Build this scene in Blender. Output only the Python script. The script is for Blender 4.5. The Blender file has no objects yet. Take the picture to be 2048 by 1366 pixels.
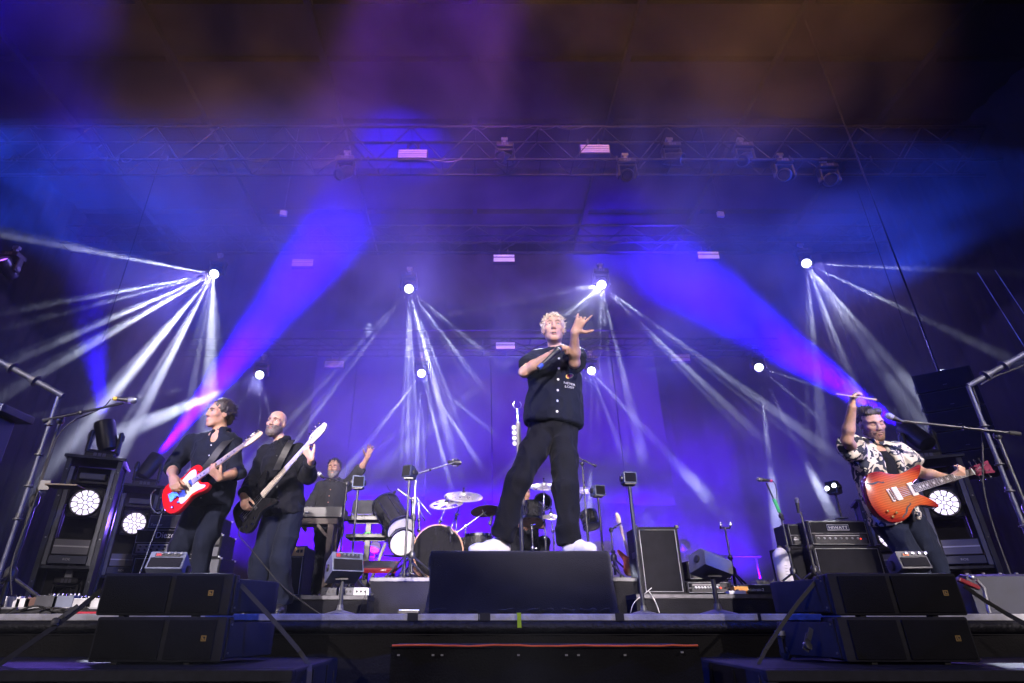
import bpy, bmesh, math, random
import numpy as np
from mathutils import Vector, Matrix, Quaternion
from mathutils.bvhtree import BVHTree
random.seed(7)
sc = bpy.context.scene
COL = sc.collection
V = Vector
R = math.radians
PI = math.pi
# ------------------------------------------------------------------ camera
FOC, PX0, TH, CZ = 1152.0, 950.0, R(25.8), -0.03
def at(px, py, D):
    """world point at depth D (metres upstage of the camera) seen at pixel px,py of the 2048 px photograph"""
    u = (px-PX0)/FOC; v = (683-py)/FOC
    fw = math.cos(TH)-v*math.sin(TH); up = math.sin(TH)+v*math.cos(TH)
    return V((u/fw*D, D, CZ+up/fw*D))
cam = bpy.data.cameras.new('camera'); cam_o = bpy.data.objects.new('camera', cam); COL.objects.link(cam_o)
cam.sensor_width = 36; cam.lens = 36*FOC/2048; cam.shift_x = (1024-PX0)/2048; cam.clip_start = .05; cam.clip_end = 500
cam_o.location = (0, 0, CZ); cam_o.rotation_euler = (PI/2+TH, 0, 0); sc.camera = cam_o
# ------------------------------------------------------------------ dusk sky
SUN_EL, SUN_ROT = R(3), R(200)
w = bpy.data.worlds.new('World'); sc.world = w; w.use_nodes = True
wn = w.node_tree; bg = wn.nodes['Background']
sky = wn.nodes.new('ShaderNodeTexSky'); sky.sky_type = 'NISHITA'; sky.sun_disc = False
sky.sun_elevation = SUN_EL; sky.sun_rotation = SUN_ROT
wn.links.new(sky.outputs[0], bg.inputs[0]); bg.inputs[1].default_value = SKY_STRENGTH = .004
sc.view_settings.view_transform = 'Standard'; sc.view_settings.look = 'None'; sc.view_settings.exposure = -.6; sc.view_settings.gamma = 1
sc.view_settings.use_curve_mapping = False
cy = sc.cycles
cy.use_denoising = True; cy.volume_bounces = 0; cy.max_bounces = 4; cy.diffuse_bounces = 2; cy.glossy_bounces = 2; cy.transparent_max_bounces = 8
cy.use_light_tree = True; cy.sample_clamp_indirect = 4; cy.caustics_reflective = False; cy.caustics_refractive = False
cy.adaptive_threshold = .012; cy.volume_step_rate = 1.6; cy.volume_max_steps = 96

# ------------------------------------------------------------------ tagging
def tag(o, label=None, cat=None, group=None, kind=None):
    if label: o['label'] = label
    if cat: o['category'] = cat
    if group: o['group'] = group
    if kind: o['kind'] = kind
    return o
def thing(name, label, cat, loc=(0, 0, 0), rz=0, group=None, mat=None):
    o = bpy.data.objects.new(name, None); COL.objects.link(o); o.empty_display_size = .1
    if mat is not None: o.matrix_world = mat
    else: o.location = loc; o.rotation_euler = (0, 0, rz)
    return tag(o, label, cat, group)
def copy_tree(o, parent=None):
    c = o.copy(); COL.objects.link(c)
    if parent: c.parent = parent
    for ch in list(o.children): copy_tree(ch, c)
    return c
def frame(o, x, z):
    """matrix at o with local x along x and local z near z"""
    x = V(x).normalized(); z = V(z); y = z.cross(x).normalized(); z = x.cross(y)
    m = Matrix((x, y, z)).transposed().to_4x4(); m.translation = V(o); return m
# ------------------------------------------------------------------ mesh builder
class MB:
    def __init__(s): s.v = []; s.f = []; s.m = Matrix.Identity(4)
    def _a(s, vs, fs):
        n = len(s.v); s.v += [tuple(s.m @ V(p)) for p in vs]; s.f += [tuple(i+n for i in f) for f in fs]; return s
    def bx(s, x0, x1, y0, y1, z0, z1):
        vs = [(x, y, z) for x in (x0, x1) for y in (y0, y1) for z in (z0, z1)]
        return s._a(vs, [(0, 1, 3, 2), (4, 6, 7, 5), (0, 4, 5, 1), (2, 3, 7, 6), (0, 2, 6, 4), (1, 5, 7, 3)])
    def bar(s, a, b, wd, dp=None, up=(0, 0, 1)):
        a, b = V(a), V(b); dp = dp or wd; L = (b-a).length
        u = V(up)
        if abs((b-a).normalized().dot(u)) > .98: u = V((0, 1, 0))
        fm = frame(a, b-a, u); old = s.m; s.m = old @ fm; s.bx(0, L, -wd/2, wd/2, -dp/2, dp/2); s.m = old; return s
    def tube(s, pts, r, seg=8, cap=True, closed=False):
        pts = [V(p) for p in pts]; n = len(pts); rs = r if isinstance(r, (list, tuple)) else [r]*n
        vs = []; nrm = None
        for i, p in enumerate(pts):
            if closed: t = pts[(i+1) % n]-pts[i-1]
            else: t = pts[min(i+1, n-1)]-pts[max(i-1, 0)]
            t.normalize()
            if nrm is None:
                nrm = t.orthogonal().normalized()
            else:
                nrm = (nrm-t*nrm.dot(t)); nrm = nrm.normalized() if nrm.length > 1e-6 else t.orthogonal().normalized()
            b = t.cross(nrm)
            for k in range(seg):
                a = 2*PI*k/seg; vs.append(p+(nrm*math.cos(a)+b*math.sin(a))*rs[i])
        fs = []
        for i in range(n if closed else n-1):
            j = (i+1) % n
            for k in range(seg):
                k2 = (k+1) % seg; fs.append((i*seg+k, i*seg+k2, j*seg+k2, j*seg+k))
        if cap and not closed: fs += [tuple(range(seg))[::-1], tuple(range((n-1)*seg, n*seg))]
        return s._a(vs, fs)
    def lathe(s, prof, o=(0, 0, 0), ax=(0, 0, 1), seg=24, ring=False):
        """prof: (r, h) pairs along axis ax from o"""
        ax = V(ax).normalized(); u = ax.orthogonal().normalized(); b = ax.cross(u); o = V(o); vs = []; fs = []
        for r, h in prof:
            for k in range(seg):
                a = 2*PI*k/seg; vs.append(o+ax*h+(u*math.cos(a)+b*math.sin(a))*max(r, 1e-4))
        for i in range(len(prof)-1):
            for k in range(seg):
                k2 = (k+1) % seg; fs.append((i*seg+k, i*seg+k2, (i+1)*seg+k2, (i+1)*seg+k))
        if ring: n_ = (len(prof)-1)*seg; fs += [(n_+k, n_+(k+1) % seg, (k+1) % seg, k) for k in range(seg)]
        else: fs += [tuple(range(seg))[::-1], tuple(range((len(prof)-1)*seg, len(prof)*seg))]
        return s._a(vs, fs)
    def cyl(s, o, ax, r, h, seg=20): return s.lathe([(r, 0), (r, h)], o, ax, seg)
    def sph(s, c, r, seg=12):
        r = r if isinstance(r, (tuple, list)) else (r, r, r); c = V(c); vs = []; fs = []; m = seg//2
        for i in range(m+1):
            a = PI*i/m
            for k in range(seg):
                b = 2*PI*k/seg; vs.append(c+V((math.sin(a)*math.cos(b)*r[0], math.sin(a)*math.sin(b)*r[1], -math.cos(a)*r[2])))
        for i in range(m):
            for k in range(seg):
                k2 = (k+1) % seg; fs.append((i*seg+k, i*seg+k2, (i+1)*seg+k2, (i+1)*seg+k))
        return s._a(vs, fs)
    def prism(s, poly, z0, z1, inset=0, bev=0):
        """2-D outline (ccw) in xy from z0 to z1, with a rounded edge of size bev"""
        n = len(poly); P = [V((p[0], p[1])) for p in poly]
        def off(d):
            out = []
            for i in range(n):
                a, b, c = P[i-1], P[i], P[(i+1) % n]
                e1 = (b-a).normalized(); e2 = (c-b).normalized()
                nn = V((-(e1.y+e2.y), e1.x+e2.x))
                nn = nn.normalized() if nn.length > 1e-6 else V((-e1.y, e1.x))
                out.append(b+nn*d)
            return out
        lev = [(0, z0), (0, z1)] if not bev else [(bev, z0), (bev*.3, z0+bev*.3), (0, z0+bev), (0, z1-bev), (bev*.3, z1-bev*.3), (bev, z1)]
        vs = []
        for d, z in lev: vs += [(q.x, q.y, z) for q in (off(d) if d else P)]
        fs = [tuple(range(n))[::-1], tuple(range((len(lev)-1)*n, len(lev)*n))]
        for l in range(len(lev)-1):
            for i in range(n): j = (i+1) % n; fs.append((l*n+i, l*n+j, (l+1)*n+j, (l+1)*n+i))
        return s._a(vs, fs)
    def build(s, name, mat, parent=None, smooth=None, bevel=0, label=None):
        me = bpy.data.meshes.new(name); me.from_pydata(s.v, [], s.f); me.materials.append(mat)
        bm = bmesh.new(); bm.from_mesh(me); bmesh.ops.recalc_face_normals(bm, faces=bm.faces); bm.to_mesh(me); bm.free()
        if smooth is not None:
            me.polygons.foreach_set('use_smooth', [True]*len(me.polygons))
            me.set_sharp_from_angle(angle=R(smooth))
        o = bpy.data.objects.new(name, me); COL.objects.link(o)
        if parent: o.parent = parent
        if bevel:
            b = o.modifiers.new('edge', 'BEVEL'); b.width = bevel; b.segments = 2; b.limit_method = 'ANGLE'; b.angle_limit = R(40)
        if label: o['label'] = label
        if name in TINY: o['kind'] = 'stuff'
        return o
TINY = {'knobs', 'clamps', 'bolts', 'lugs', 'tuners', 'frets', 'strings', 'inlays', 'lacing', 'laces', 'locks', 'sockets', 'bracket', 'scale_marks', 'display_panel', 'foot', 'clip_mic'}
def chaikin(P, n=2, closed=True):
    P = [V(p) for p in P]
    for _ in range(n):
        Q = []
        m = len(P)
        for i in range(m if closed else m-1):
            a, b = P[i], P[(i+1) % m]; Q += [a*.75+b*.25, a*.25+b*.75]
        if not closed: Q = [P[0]]+Q+[P[-1]]
        P = Q
    return P
def arc(a, b, sag, n=10, side=(0, 0, -1)):
    a, b = V(a), V(b); return [a.lerp(b, i/n)+V(side)*sag*4*(i/n)*(1-i/n) for i in range(n+1)]
# ------------------------------------------------------------------ materials
MATS = {}
def mat(name, col, rough=.6, metal=0, spec=.5, bump=None, vary=None, emit=None, coat=0, sheen=0, noise_scale=None):
    if name in MATS: return MATS[name]
    m = bpy.data.materials.new(name); m.use_nodes = True; nt = m.node_tree; b = nt.nodes['Principled BSDF']
    b.inputs['Base Color'].default_value = (*col, 1); b.inputs['Roughness'].default_value = rough; b.inputs['Metallic'].default_value = metal
    b.inputs['Specular IOR Level'].default_value = spec; b.inputs['Coat Weight'].default_value = coat; b.inputs['Sheen Weight'].default_value = sheen
    b.inputs['Sheen Roughness'].default_value = .4
    tc = nt.nodes.new('ShaderNodeTexCoord')
    if vary:
        sc_, amt = vary; n = nt.nodes.new('ShaderNodeTexNoise'); n.inputs['Scale'].default_value = sc_; n.inputs['Detail'].default_value = 5
        nt.links.new(tc.outputs['Object'], n.inputs['Vector'])
        r = nt.nodes.new('ShaderNodeValToRGB'); r.color_ramp.elements[0].position = .3; r.color_ramp.elements[1].position = .7
        r.color_ramp.elements[0].color = (*[c*(1-amt) for c in col], 1); r.color_ramp.elements[1].color = (*[min(1, c*(1+amt)) for c in col], 1)
        nt.links.new(n.outputs['Fac'], r.inputs[0]); nt.links.new(r.outputs[0], b.inputs['Base Color'])
        mr = nt.nodes.new('ShaderNodeMapRange'); mr.inputs[3].default_value = max(.05, rough-.12); mr.inputs[4].default_value = min(1, rough+.12)
        nt.links.new(n.outputs['Fac'], mr.inputs[0]); nt.links.new(mr.outputs[0], b.inputs['Roughness'])
    if bump:
        sc_, st = bump; n = nt.nodes.new('ShaderNodeTexNoise'); n.inputs['Scale'].default_value = sc_; n.inputs['Detail'].default_value = 3
        nt.links.new(tc.outputs['Object'], n.inputs['Vector'])
        bp = nt.nodes.new('ShaderNodeBump'); bp.inputs['Strength'].default_value = st; bp.inputs['Distance'].default_value = .02
        nt.links.new(n.outputs['Fac'], bp.inputs['Height']); nt.links.new(bp.outputs[0], b.inputs['Normal'])
    if emit:
        b.inputs['Emission Color'].default_value = (*emit[0], 1); b.inputs['Emission Strength'].default_value = emit[1]
    MATS[name] = m; return m
BLACK = mat('black paint', (.018, .018, .02), .5, vary=(9, .35))
BLACKM = mat('black metal', (.022, .022, .025), .38, spec=.6, vary=(14, .3))
DKGREY = mat('dark grey casing', (.045, .047, .055), .45, vary=(12, .25))
GREY = mat('grey casing', (.11, .115, .13), .5, vary=(12, .2))
STEEL = mat('galvanised steel', (.42, .43, .46), .34, metal=.9, vary=(16, .25))
CHROME = mat('chrome', (.75, .76, .8), .12, metal=1)
ALU = mat('aluminium', (.55, .56, .58), .42, metal=.85, vary=(10, .2))
RUBBER = mat('rubber', (.02, .02, .02), .75)
DRAPE = mat('black stage cloth', (.011, .011, .013), .9, spec=.2, sheen=.03, bump=(120, .25), vary=(5, .4))
TOLEX = mat('black tolex', (.012, .012, .014), .6, spec=.3, bump=(260, .5), vary=(20, .3))
GRILLE = mat('black grille cloth', (.011, .011, .014), .8, spec=.2, bump=(300, .4), vary=(8, .3))
PAINTSP = mat('speaker paint', (.022, .022, .030), .6, spec=.35, bump=(500, .3), vary=(30, .3))
WHITE = mat('white paint', (.75, .75, .75), .5, vary=(8, .1))
REDLED = mat('red pilot light', (.8, .05, .03), .4, emit=((1, .06, .03), 3))
WARMWOOD = mat('maple', (.62, .42, .22), .4, vary=(20, .2))
GOLD = mat('gold', (.8, .55, .2), .25, metal=1)
# ------------------------------------------------------------------ sun (last of the dusk light) and house lights
def lamp_spot(name, loc, tgt, col, W, ang, blend=.3, size=.05, rays=None, base=.1, falloff=None, soft=0, parent=None, breakup=None):
    """a real spot lamp; rays = beams of the gobo wheel [(target, radius, strength)]"""
    l = bpy.data.lights.new(name, 'SPOT'); l.energy = W; l.color = col; l.spot_size = R(ang); l.spot_blend = blend; l.shadow_soft_size = size
    o = bpy.data.objects.new(name, l); COL.objects.link(o); loc = V(loc); tgt = V(tgt)
    q = (tgt-loc).to_track_quat('-Z', 'Y'); o.rotation_mode = 'QUATERNION'; o.rotation_quaternion = q; o.location = loc
    if rays or falloff or breakup:
        l.use_nodes = True; nt = l.node_tree; N = nt.nodes; L = nt.links; em = N['Emission']
        last = None
        tc = N.new('ShaderNodeTexCoord'); nz = N.new('ShaderNodeVectorMath'); nz.operation = 'NORMALIZE'; L.new(tc.outputs['Normal'], nz.inputs[0])
        for (p, r, s_) in rays or []:
            d = (q.inverted() @ (V(p)-loc)).normalized()
            ds = N.new('ShaderNodeVectorMath'); ds.operation = 'DISTANCE'; L.new(nz.outputs[0], ds.inputs[0]); ds.inputs[1].default_value = d
            mr = N.new('ShaderNodeMapRange'); mr.interpolation_type = 'SMOOTHSTEP'; L.new(ds.outputs['Value'], mr.inputs[0])
            mr.inputs[1].default_value = r*.35; mr.inputs[2].default_value = r; mr.inputs[3].default_value = s_; mr.inputs[4].default_value = 0
            ad = N.new('ShaderNodeMath'); ad.operation = 'ADD'; L.new(mr.outputs[0], ad.inputs[0])
            if last: L.new(last, ad.inputs[1])
            else: ad.inputs[1].default_value = base
            last = ad.outputs[0]
        if breakup:
            nz2 = N.new('ShaderNodeTexNoise'); nz2.inputs['Scale'].default_value = breakup[0]; nz2.inputs['Detail'].default_value = 3
            L.new(nz.outputs[0], nz2.inputs['Vector'])
            mr = N.new('ShaderNodeMapRange'); L.new(nz2.outputs['Fac'], mr.inputs[0]); mr.inputs[1].default_value = .35; mr.inputs[2].default_value = .65
            mr.inputs[3].default_value = breakup[1]; mr.inputs[4].default_value = 1
            last2 = mr.outputs[0]
            if last:
                mu = N.new('ShaderNodeMath'); mu.operation = 'MULTIPLY'; L.new(last, mu.inputs[0]); L.new(last2, mu.inputs[1]); last2 = mu.outputs[0]
            last = last2
        if falloff:
            lf = N.new('ShaderNodeLightFalloff'); lf.inputs['Strength'].default_value = 1; lf.inputs['Smooth'].default_value = soft
            if last:
                mu = N.new('ShaderNodeMath'); mu.operation = 'MULTIPLY'; L.new(last, mu.inputs[0]); L.new(lf.outputs[falloff], mu.inputs[1]); last = mu.outputs[0]
            else: last = lf.outputs[falloff]
        L.new(last, em.inputs['Strength'])
    if parent:
        o.parent = parent; o.matrix_parent_inverse = parent.matrix_world.inverted()
    return o
sun = bpy.data.lights.new('sun', 'SUN'); sun.energy = SUN_E = .02; sun.angle = R(25); sun.color = (1, .9, .8)
sun_o = bpy.data.objects.new('sun', sun); COL.objects.link(sun_o); sun_o.rotation_euler = (R(62), 0, R(-18)); sun_o.location = (0, -20, 30)

# ------------------------------------------------------------------ setting
def slab(name, a, b, m, kind='structure', parent=None, bevel=0):
    o = MB().bx(a[0], b[0], a[1], b[1], a[2], b[2]).build(name, m, parent, bevel=bevel)
    if kind and not parent: o['kind'] = kind
    return o
GROUND = mat('trodden gravel', (.09, .085, .08), .9, bump=(30, .5), vary=(6, .3))
g = MB(); g._a([(-200, -200, -1.36), (200, -200, -1.36), (200, 200, -1.36), (-200, 200, -1.36)], [(0, 1, 2, 3)]); g.build('ground', GROUND)['kind'] = 'structure'
HW = 11.0   # half width of the stage house
DECK = mat('stage deck', (.03, .03, .033), .55, vary=(4, .35))
slab('stage_floor', (-HW, 3.36, -.1), (HW, 15, 0), DECK)
ROOFM = mat('dark roof sheet', (.0045, .004, .0045), .7, vary=(2, .3))
WALLM = mat('black side drape', (.010, .010, .012), .9, vary=(2, .3))
# pleated drapes left, right; rear wall
def drape(name, x0, y0, x1, y1, z0, z1, m, amp=.06, wl=.42, seed=0, thick=.03):
    rnd = random.Random(seed); L = math.hypot(x1-x0, y1-y0); n = int(L/.07); d = V((x1-x0, y1-y0, 0))/L; nn = V((-d.y, d.x, 0))
    ph = 0; off = []
    for i in range(n+1):
        ph += 2*PI*(.07/wl)*rnd.uniform(.6, 1.4); off.append(math.sin(ph)*amp*rnd.uniform(.6, 1.1))
    vs = []; fs = []
    for sgn in (0, thick):
        for z, k in ((z0, 1.), ((z0+z1)/2, .85), (z1, .6)):
            for i in range(n+1):
                p = V((x0, y0, z))+d*(L*i/n)+nn*(off[i]*k+sgn); vs.append(p)
    N = n+1
    for l in range(2):
        for i in range(n):
            fs.append((l*N+i, l*N+i+1, (l+1)*N+i+1, (l+1)*N+i)); a = 3*N
            fs.append((a+l*N+i, a+(l+1)*N+i, a+(l+1)*N+i+1, a+l*N+i+1))
    b = MB(); b._a(vs, fs); return b.build(name, m, smooth=60)
drape('wall_drape', -HW, 4.6, -HW+.6, 14.6, .0, 9.8, WALLM, seed=1)['kind'] = 'structure'
drape('wall_drape', HW-.6, 14.6, HW, 4.6, .0, 9.8, WALLM, seed=2)['kind'] = 'structure'
# roof with purlins
slab('stage_roof', (-HW-.5, 3.0, 10.2), (HW+.5, 15.4, 10.3), ROOFM)
rf = bpy.data.objects['stage_roof']
for i, y in enumerate((4.4, 5.6, 6.8, 8.0, 9.6, 11.2, 12.8)):
    MB().bx(-HW, HW, y-.05, y+.05, 10.04, 10.197).build('purlin', ROOFM, rf)
for i, x in enumerate((-9, -6, -3, 0, 3, 6, 9)):
    MB().bx(x-.06, x+.06, 3.2, 15.2, 9.88, 10.037).build('rafter', ROOFM, rf)
# rear wall and hanging backdrop panels
REARM = mat('rear cloth', (.09, .085, .105), .85, vary=(1.5, .12), bump=(60, .1))
drape('rear_wall', -HW+.6, 14.5, HW-.6, 14.5, 0, 9.9, mat('rear black cloth', (.045, .045, .055), .9, vary=(1.2, .25)), amp=.05, wl=.9, seed=5)['kind'] = 'structure'
bd = thing('backdrop', 'wide pale backdrop of hung cloth panels behind the drum kit', 'backdrop', (0, 13.9, 0))
xs = [at(px, 980, 13.9).x for px in (600, 690, 850, 985, 1130, 1252, 1348)]
zb = [2.9, 2.62, 2.52, 2.45, 2.45, 2.40]
for i in range(6):
    MB().bx(xs[i]+.012, xs[i+1]-.012, -.02+.015*(i % 2), .015*(i % 2)+.005, zb[i], 6.4+(.5 if i % 2 else 0)).build('cloth_panel', REARM, bd)
MB().tube([(xs[0]-.3, .03, 7.05), (xs[-1]+.3, .03, 7.05)], .03).build('hanging_pipe', BLACKM, bd)
# low rear rail with round blinder lamps seen through the smoke
rail = thing('rear_rail', 'low horizontal pipe rail along the rear wall behind the drums', 'rail', (0, 13.3, 0))
MB().tube([(-4.6, 0, 1.22), (6.2, 0, 1.22)], .025).build('top_pipe', BLACKM, rail)
for x in (-4.5, -2.7, -.9, .9, 2.7, 4.5, 6.1):
    MB().tube([(x, 0, 0), (x, 0, 1.22)], .022).build('upright', BLACKM, rail)
LENSG = mat('lamp glass', (.55, .5, .62), .35)
def blinder(px, py):
    p = at(px, py, 13.2); t = thing('round_floor_lamp', BL[len(BLN)], 'stage light', (p.x, p.y, 0), 0, 'unlit round lamps along the rear rail'); BLN.append(t)
    z = p.z; MB().cyl((0, .12, z), (0, -1, 0), .13, .12).build('housing', GREY, t, 30)
    MB().lathe([(.115, 0), (.09, .02), (0.02, .03)], (0, 0, z), (0, -1, 0)).build('lens', LENSG, t, 40)
    MB().tube([(0, .06, 0), (0, .06, z-.1)], .018).bx(-.15, .15, -.06, .18, 0, .02).build('stand', GREY, t)
BLN = []
BL = ['round pale lamp on the rear rail just behind the keyboard legs', 'round pale lamp on the rear rail right of the keyboard stand', 'round pale lamp on the rear rail beneath the tilted drums',
      'left lamp of the close pair on the rear rail right of the singer', 'right one of the close pair of round lamps on the rear rail beyond the singer', 'round pale lamp on the rear rail half hidden by the tall black cabinet', 'round pale lamp on the rear rail right of the tall black cabinet']
for q in ((672, 1094), (750, 1094), (811, 1094), (1198, 1093), (1215, 1093), (1355, 1092), (1369, 1091)): blinder(*q)

# stage front: deck edge, fascia, skirt
ED = thing('stage_edge', 'white metal edge strip and black fascia along the stage front', 'stage edge', (0, 3.35, 0))
EDGEM = mat('worn white edge', (.78, .78, .79), .5, vary=(7, .35), bump=(40, .3))
x = -9.0; k = 0
while x < 9:
    L = (1.62, 1.98, 1.75, 2.05)[k % 4]
    MB().bx(x+.003, x+L-.003, -.012, .02, -.033, -.001).build('edge_strip', EDGEM, ED, bevel=.003); x += L; k += 1
FASC = mat('scuffed black fascia', (.02, .02, .022), .5, vary=(35, .6), bump=(60, .4))
MB().tube([(-9, -.001, -.062), (9, -.001, -.062)], .029, 10).build('fascia', FASC, ED, 50)
SKIRT = mat('skirt cloth', (.013, .012, .012), .85, vary=(3, .3), bump=(90, .2))
sk = drape('stage_skirt', -9, 3.37, 9, 3.37, -1.35, -.092, SKIRT, amp=.012, wl=.35, seed=9, thick=.012); sk['kind'] = 'structure'
TAPE = mat('black gaffer tape', (.03, .03, .032), .45); NEON = mat('neon yellow tape', (.6, .9, .03), .6)
def tape(px, wd, h, m, lab, sp=False):
    p = at(px, 1236, 3.33); b = MB()
    b.bx(-wd/2, wd/2, -.0045, -.0015, -h, .004).bx(-wd/2+.002, wd/2-.002, -.0015, .09, .001, .004)
    o = b.build('tape_strip', m); o.location = (p.x, 3.338-(.016 if h > .04 else 0), 0); tag(o, lab, 'tape', 'tape strips on the stage edge')
tape(825, .055, .034, TAPE, 'small black tape patch on the stage edge by the blue glow left of the podium')
tape(970, .055, .034, TAPE, 'black tape patch on the stage edge under the left part of the podium')
tape(1240, .045, .034, TAPE, 'black tape patch on the stage edge at the right corner of the podium')
tape(1520, .016, .034, TAPE, 'narrow black tape mark on the stage edge near the right monitor stand')
tape(1038, .021, .066, NEON, 'bright neon yellow tape strip hanging over the stage edge')
# ------------------------------------------------------------------ haze and smoke
def volume_mat(name, dens, col, g, noise=None):
    m = bpy.data.materials.new(name); m.use_nodes = True; nt = m.node_tree; nt.nodes.remove(nt.nodes['Principled BSDF'])
    pv = nt.nodes.new('ShaderNodeVolumePrincipled'); pv.inputs['Density'].default_value = dens; pv.inputs['Anisotropy'].default_value = g; pv.inputs['Color'].default_value = (*col, 1)
    nt.links.new(pv.outputs[0], nt.nodes['Material Output'].inputs['Volume'])
    if noise:
        sc_, lo, hi, dist = noise
        tc = nt.nodes.new('ShaderNodeTexCoord'); n = nt.nodes.new('ShaderNodeTexNoise'); n.inputs['Scale'].default_value = sc_; n.inputs['Detail'].default_value = 3.5
        n.inputs['Roughness'].default_value = .55; n.inputs['Distortion'].default_value = dist
        nt.links.new(tc.outputs['Object'], n.inputs['Vector'])
        mr = nt.nodes.new('ShaderNodeMapRange'); mr.interpolation_type = 'SMOOTHSTEP'; nt.links.new(n.outputs['Fac'], mr.inputs[0])
        mr.inputs[1].default_value = lo; mr.inputs[2].default_value = hi; mr.inputs[3].default_value = 0; mr.inputs[4].default_value = dens
        # fades out towards the faces of its box (Generated runs 0..1)
        sx = nt.nodes.new('ShaderNodeSeparateXYZ'); nt.links.new(tc.outputs['Generated'], sx.inputs[0])
        acc = mr.outputs[0]
        for ax in range(3):
            a = nt.nodes.new('ShaderNodeMath'); a.operation = 'PINGPONG'; nt.links.new(sx.outputs[ax], a.inputs[0]); a.inputs[1].default_value = .5
            s2 = nt.nodes.new('ShaderNodeMapRange'); s2.interpolation_type = 'SMOOTHSTEP'; nt.links.new(a.outputs[0], s2.inputs[0]); s2.inputs[1].default_value = 0; s2.inputs[2].default_value = .22
            mu = nt.nodes.new('ShaderNodeMath'); mu.operation = 'MULTIPLY'; nt.links.new(acc, mu.inputs[0]); nt.links.new(s2.outputs[0], mu.inputs[1]); acc = mu.outputs[0]
        nt.links.new(acc, pv.inputs['Density'])
    return m
HZ = slab('haze', (-14, -1.5, -2.4), (14, 16.5, 11), volume_mat('haze air', .0013, (.96, .96, .98), .2)); HZ['kind'] = 'stuff'
def smoke(c, s, dens, noise, lab):
    o = slab('smoke', (-s[0], -s[1], -s[2]), s, volume_mat('smoke', dens, (.97, .97, .98), .15, noise)); o.location = c; o['kind'] = 'stuff'; o['label'] = lab
    return o
# trees beyond the audience (they mirror in the bass drum head)
def tree(x, y, h, seed):
    rnd = random.Random(seed); t = thing('tree', 'dark leafy tree standing far behind the audience', 'tree', (x, y, -1.36), 0, 'trees behind the audience')
    b = MB(); b.tube([(0, 0, 0), (.1, 0, h*.3), (0, .2, h*.8)], [.3, .22, .08], 8); b.build('trunk', BARK, t)
    vs = []; fs = []
    for k in range(900):
        a = rnd.uniform(0, 2*PI); z = rnd.uniform(.2, 1); rr = h*.34*math.sqrt(max(0, 1-((z-.5)/.55)**2))*rnd.uniform(.3, 1.1)
        c = V((math.cos(a)*rr, math.sin(a)*rr, z*h)); u = V((rnd.uniform(-1, 1), rnd.uniform(-1, 1), rnd.uniform(-1, 1))).normalized()*.45; w_ = u.orthogonal().normalized()*.35; n = len(vs); vs += [c-u-w_, c+u-w_, c+u+w_, c-u+w_]; fs.append((n, n+1, n+2, n+3))
    c = MB(); c._a(vs, fs); c.build('crown', LEAFM, t)
BARK = mat('bark', (.08, .06, .045), .9); LEAFM = mat('leaves', (.05, .08, .03), .7, vary=(2, .4))
for i, (x, y, h) in enumerate(((-17, -38, 13), (-9, -42, 10), (-3.5, -40, 12), (6, -44, 9), (12, -38, 14), (20, -42, 11))): tree(x, y, h, i)
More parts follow.
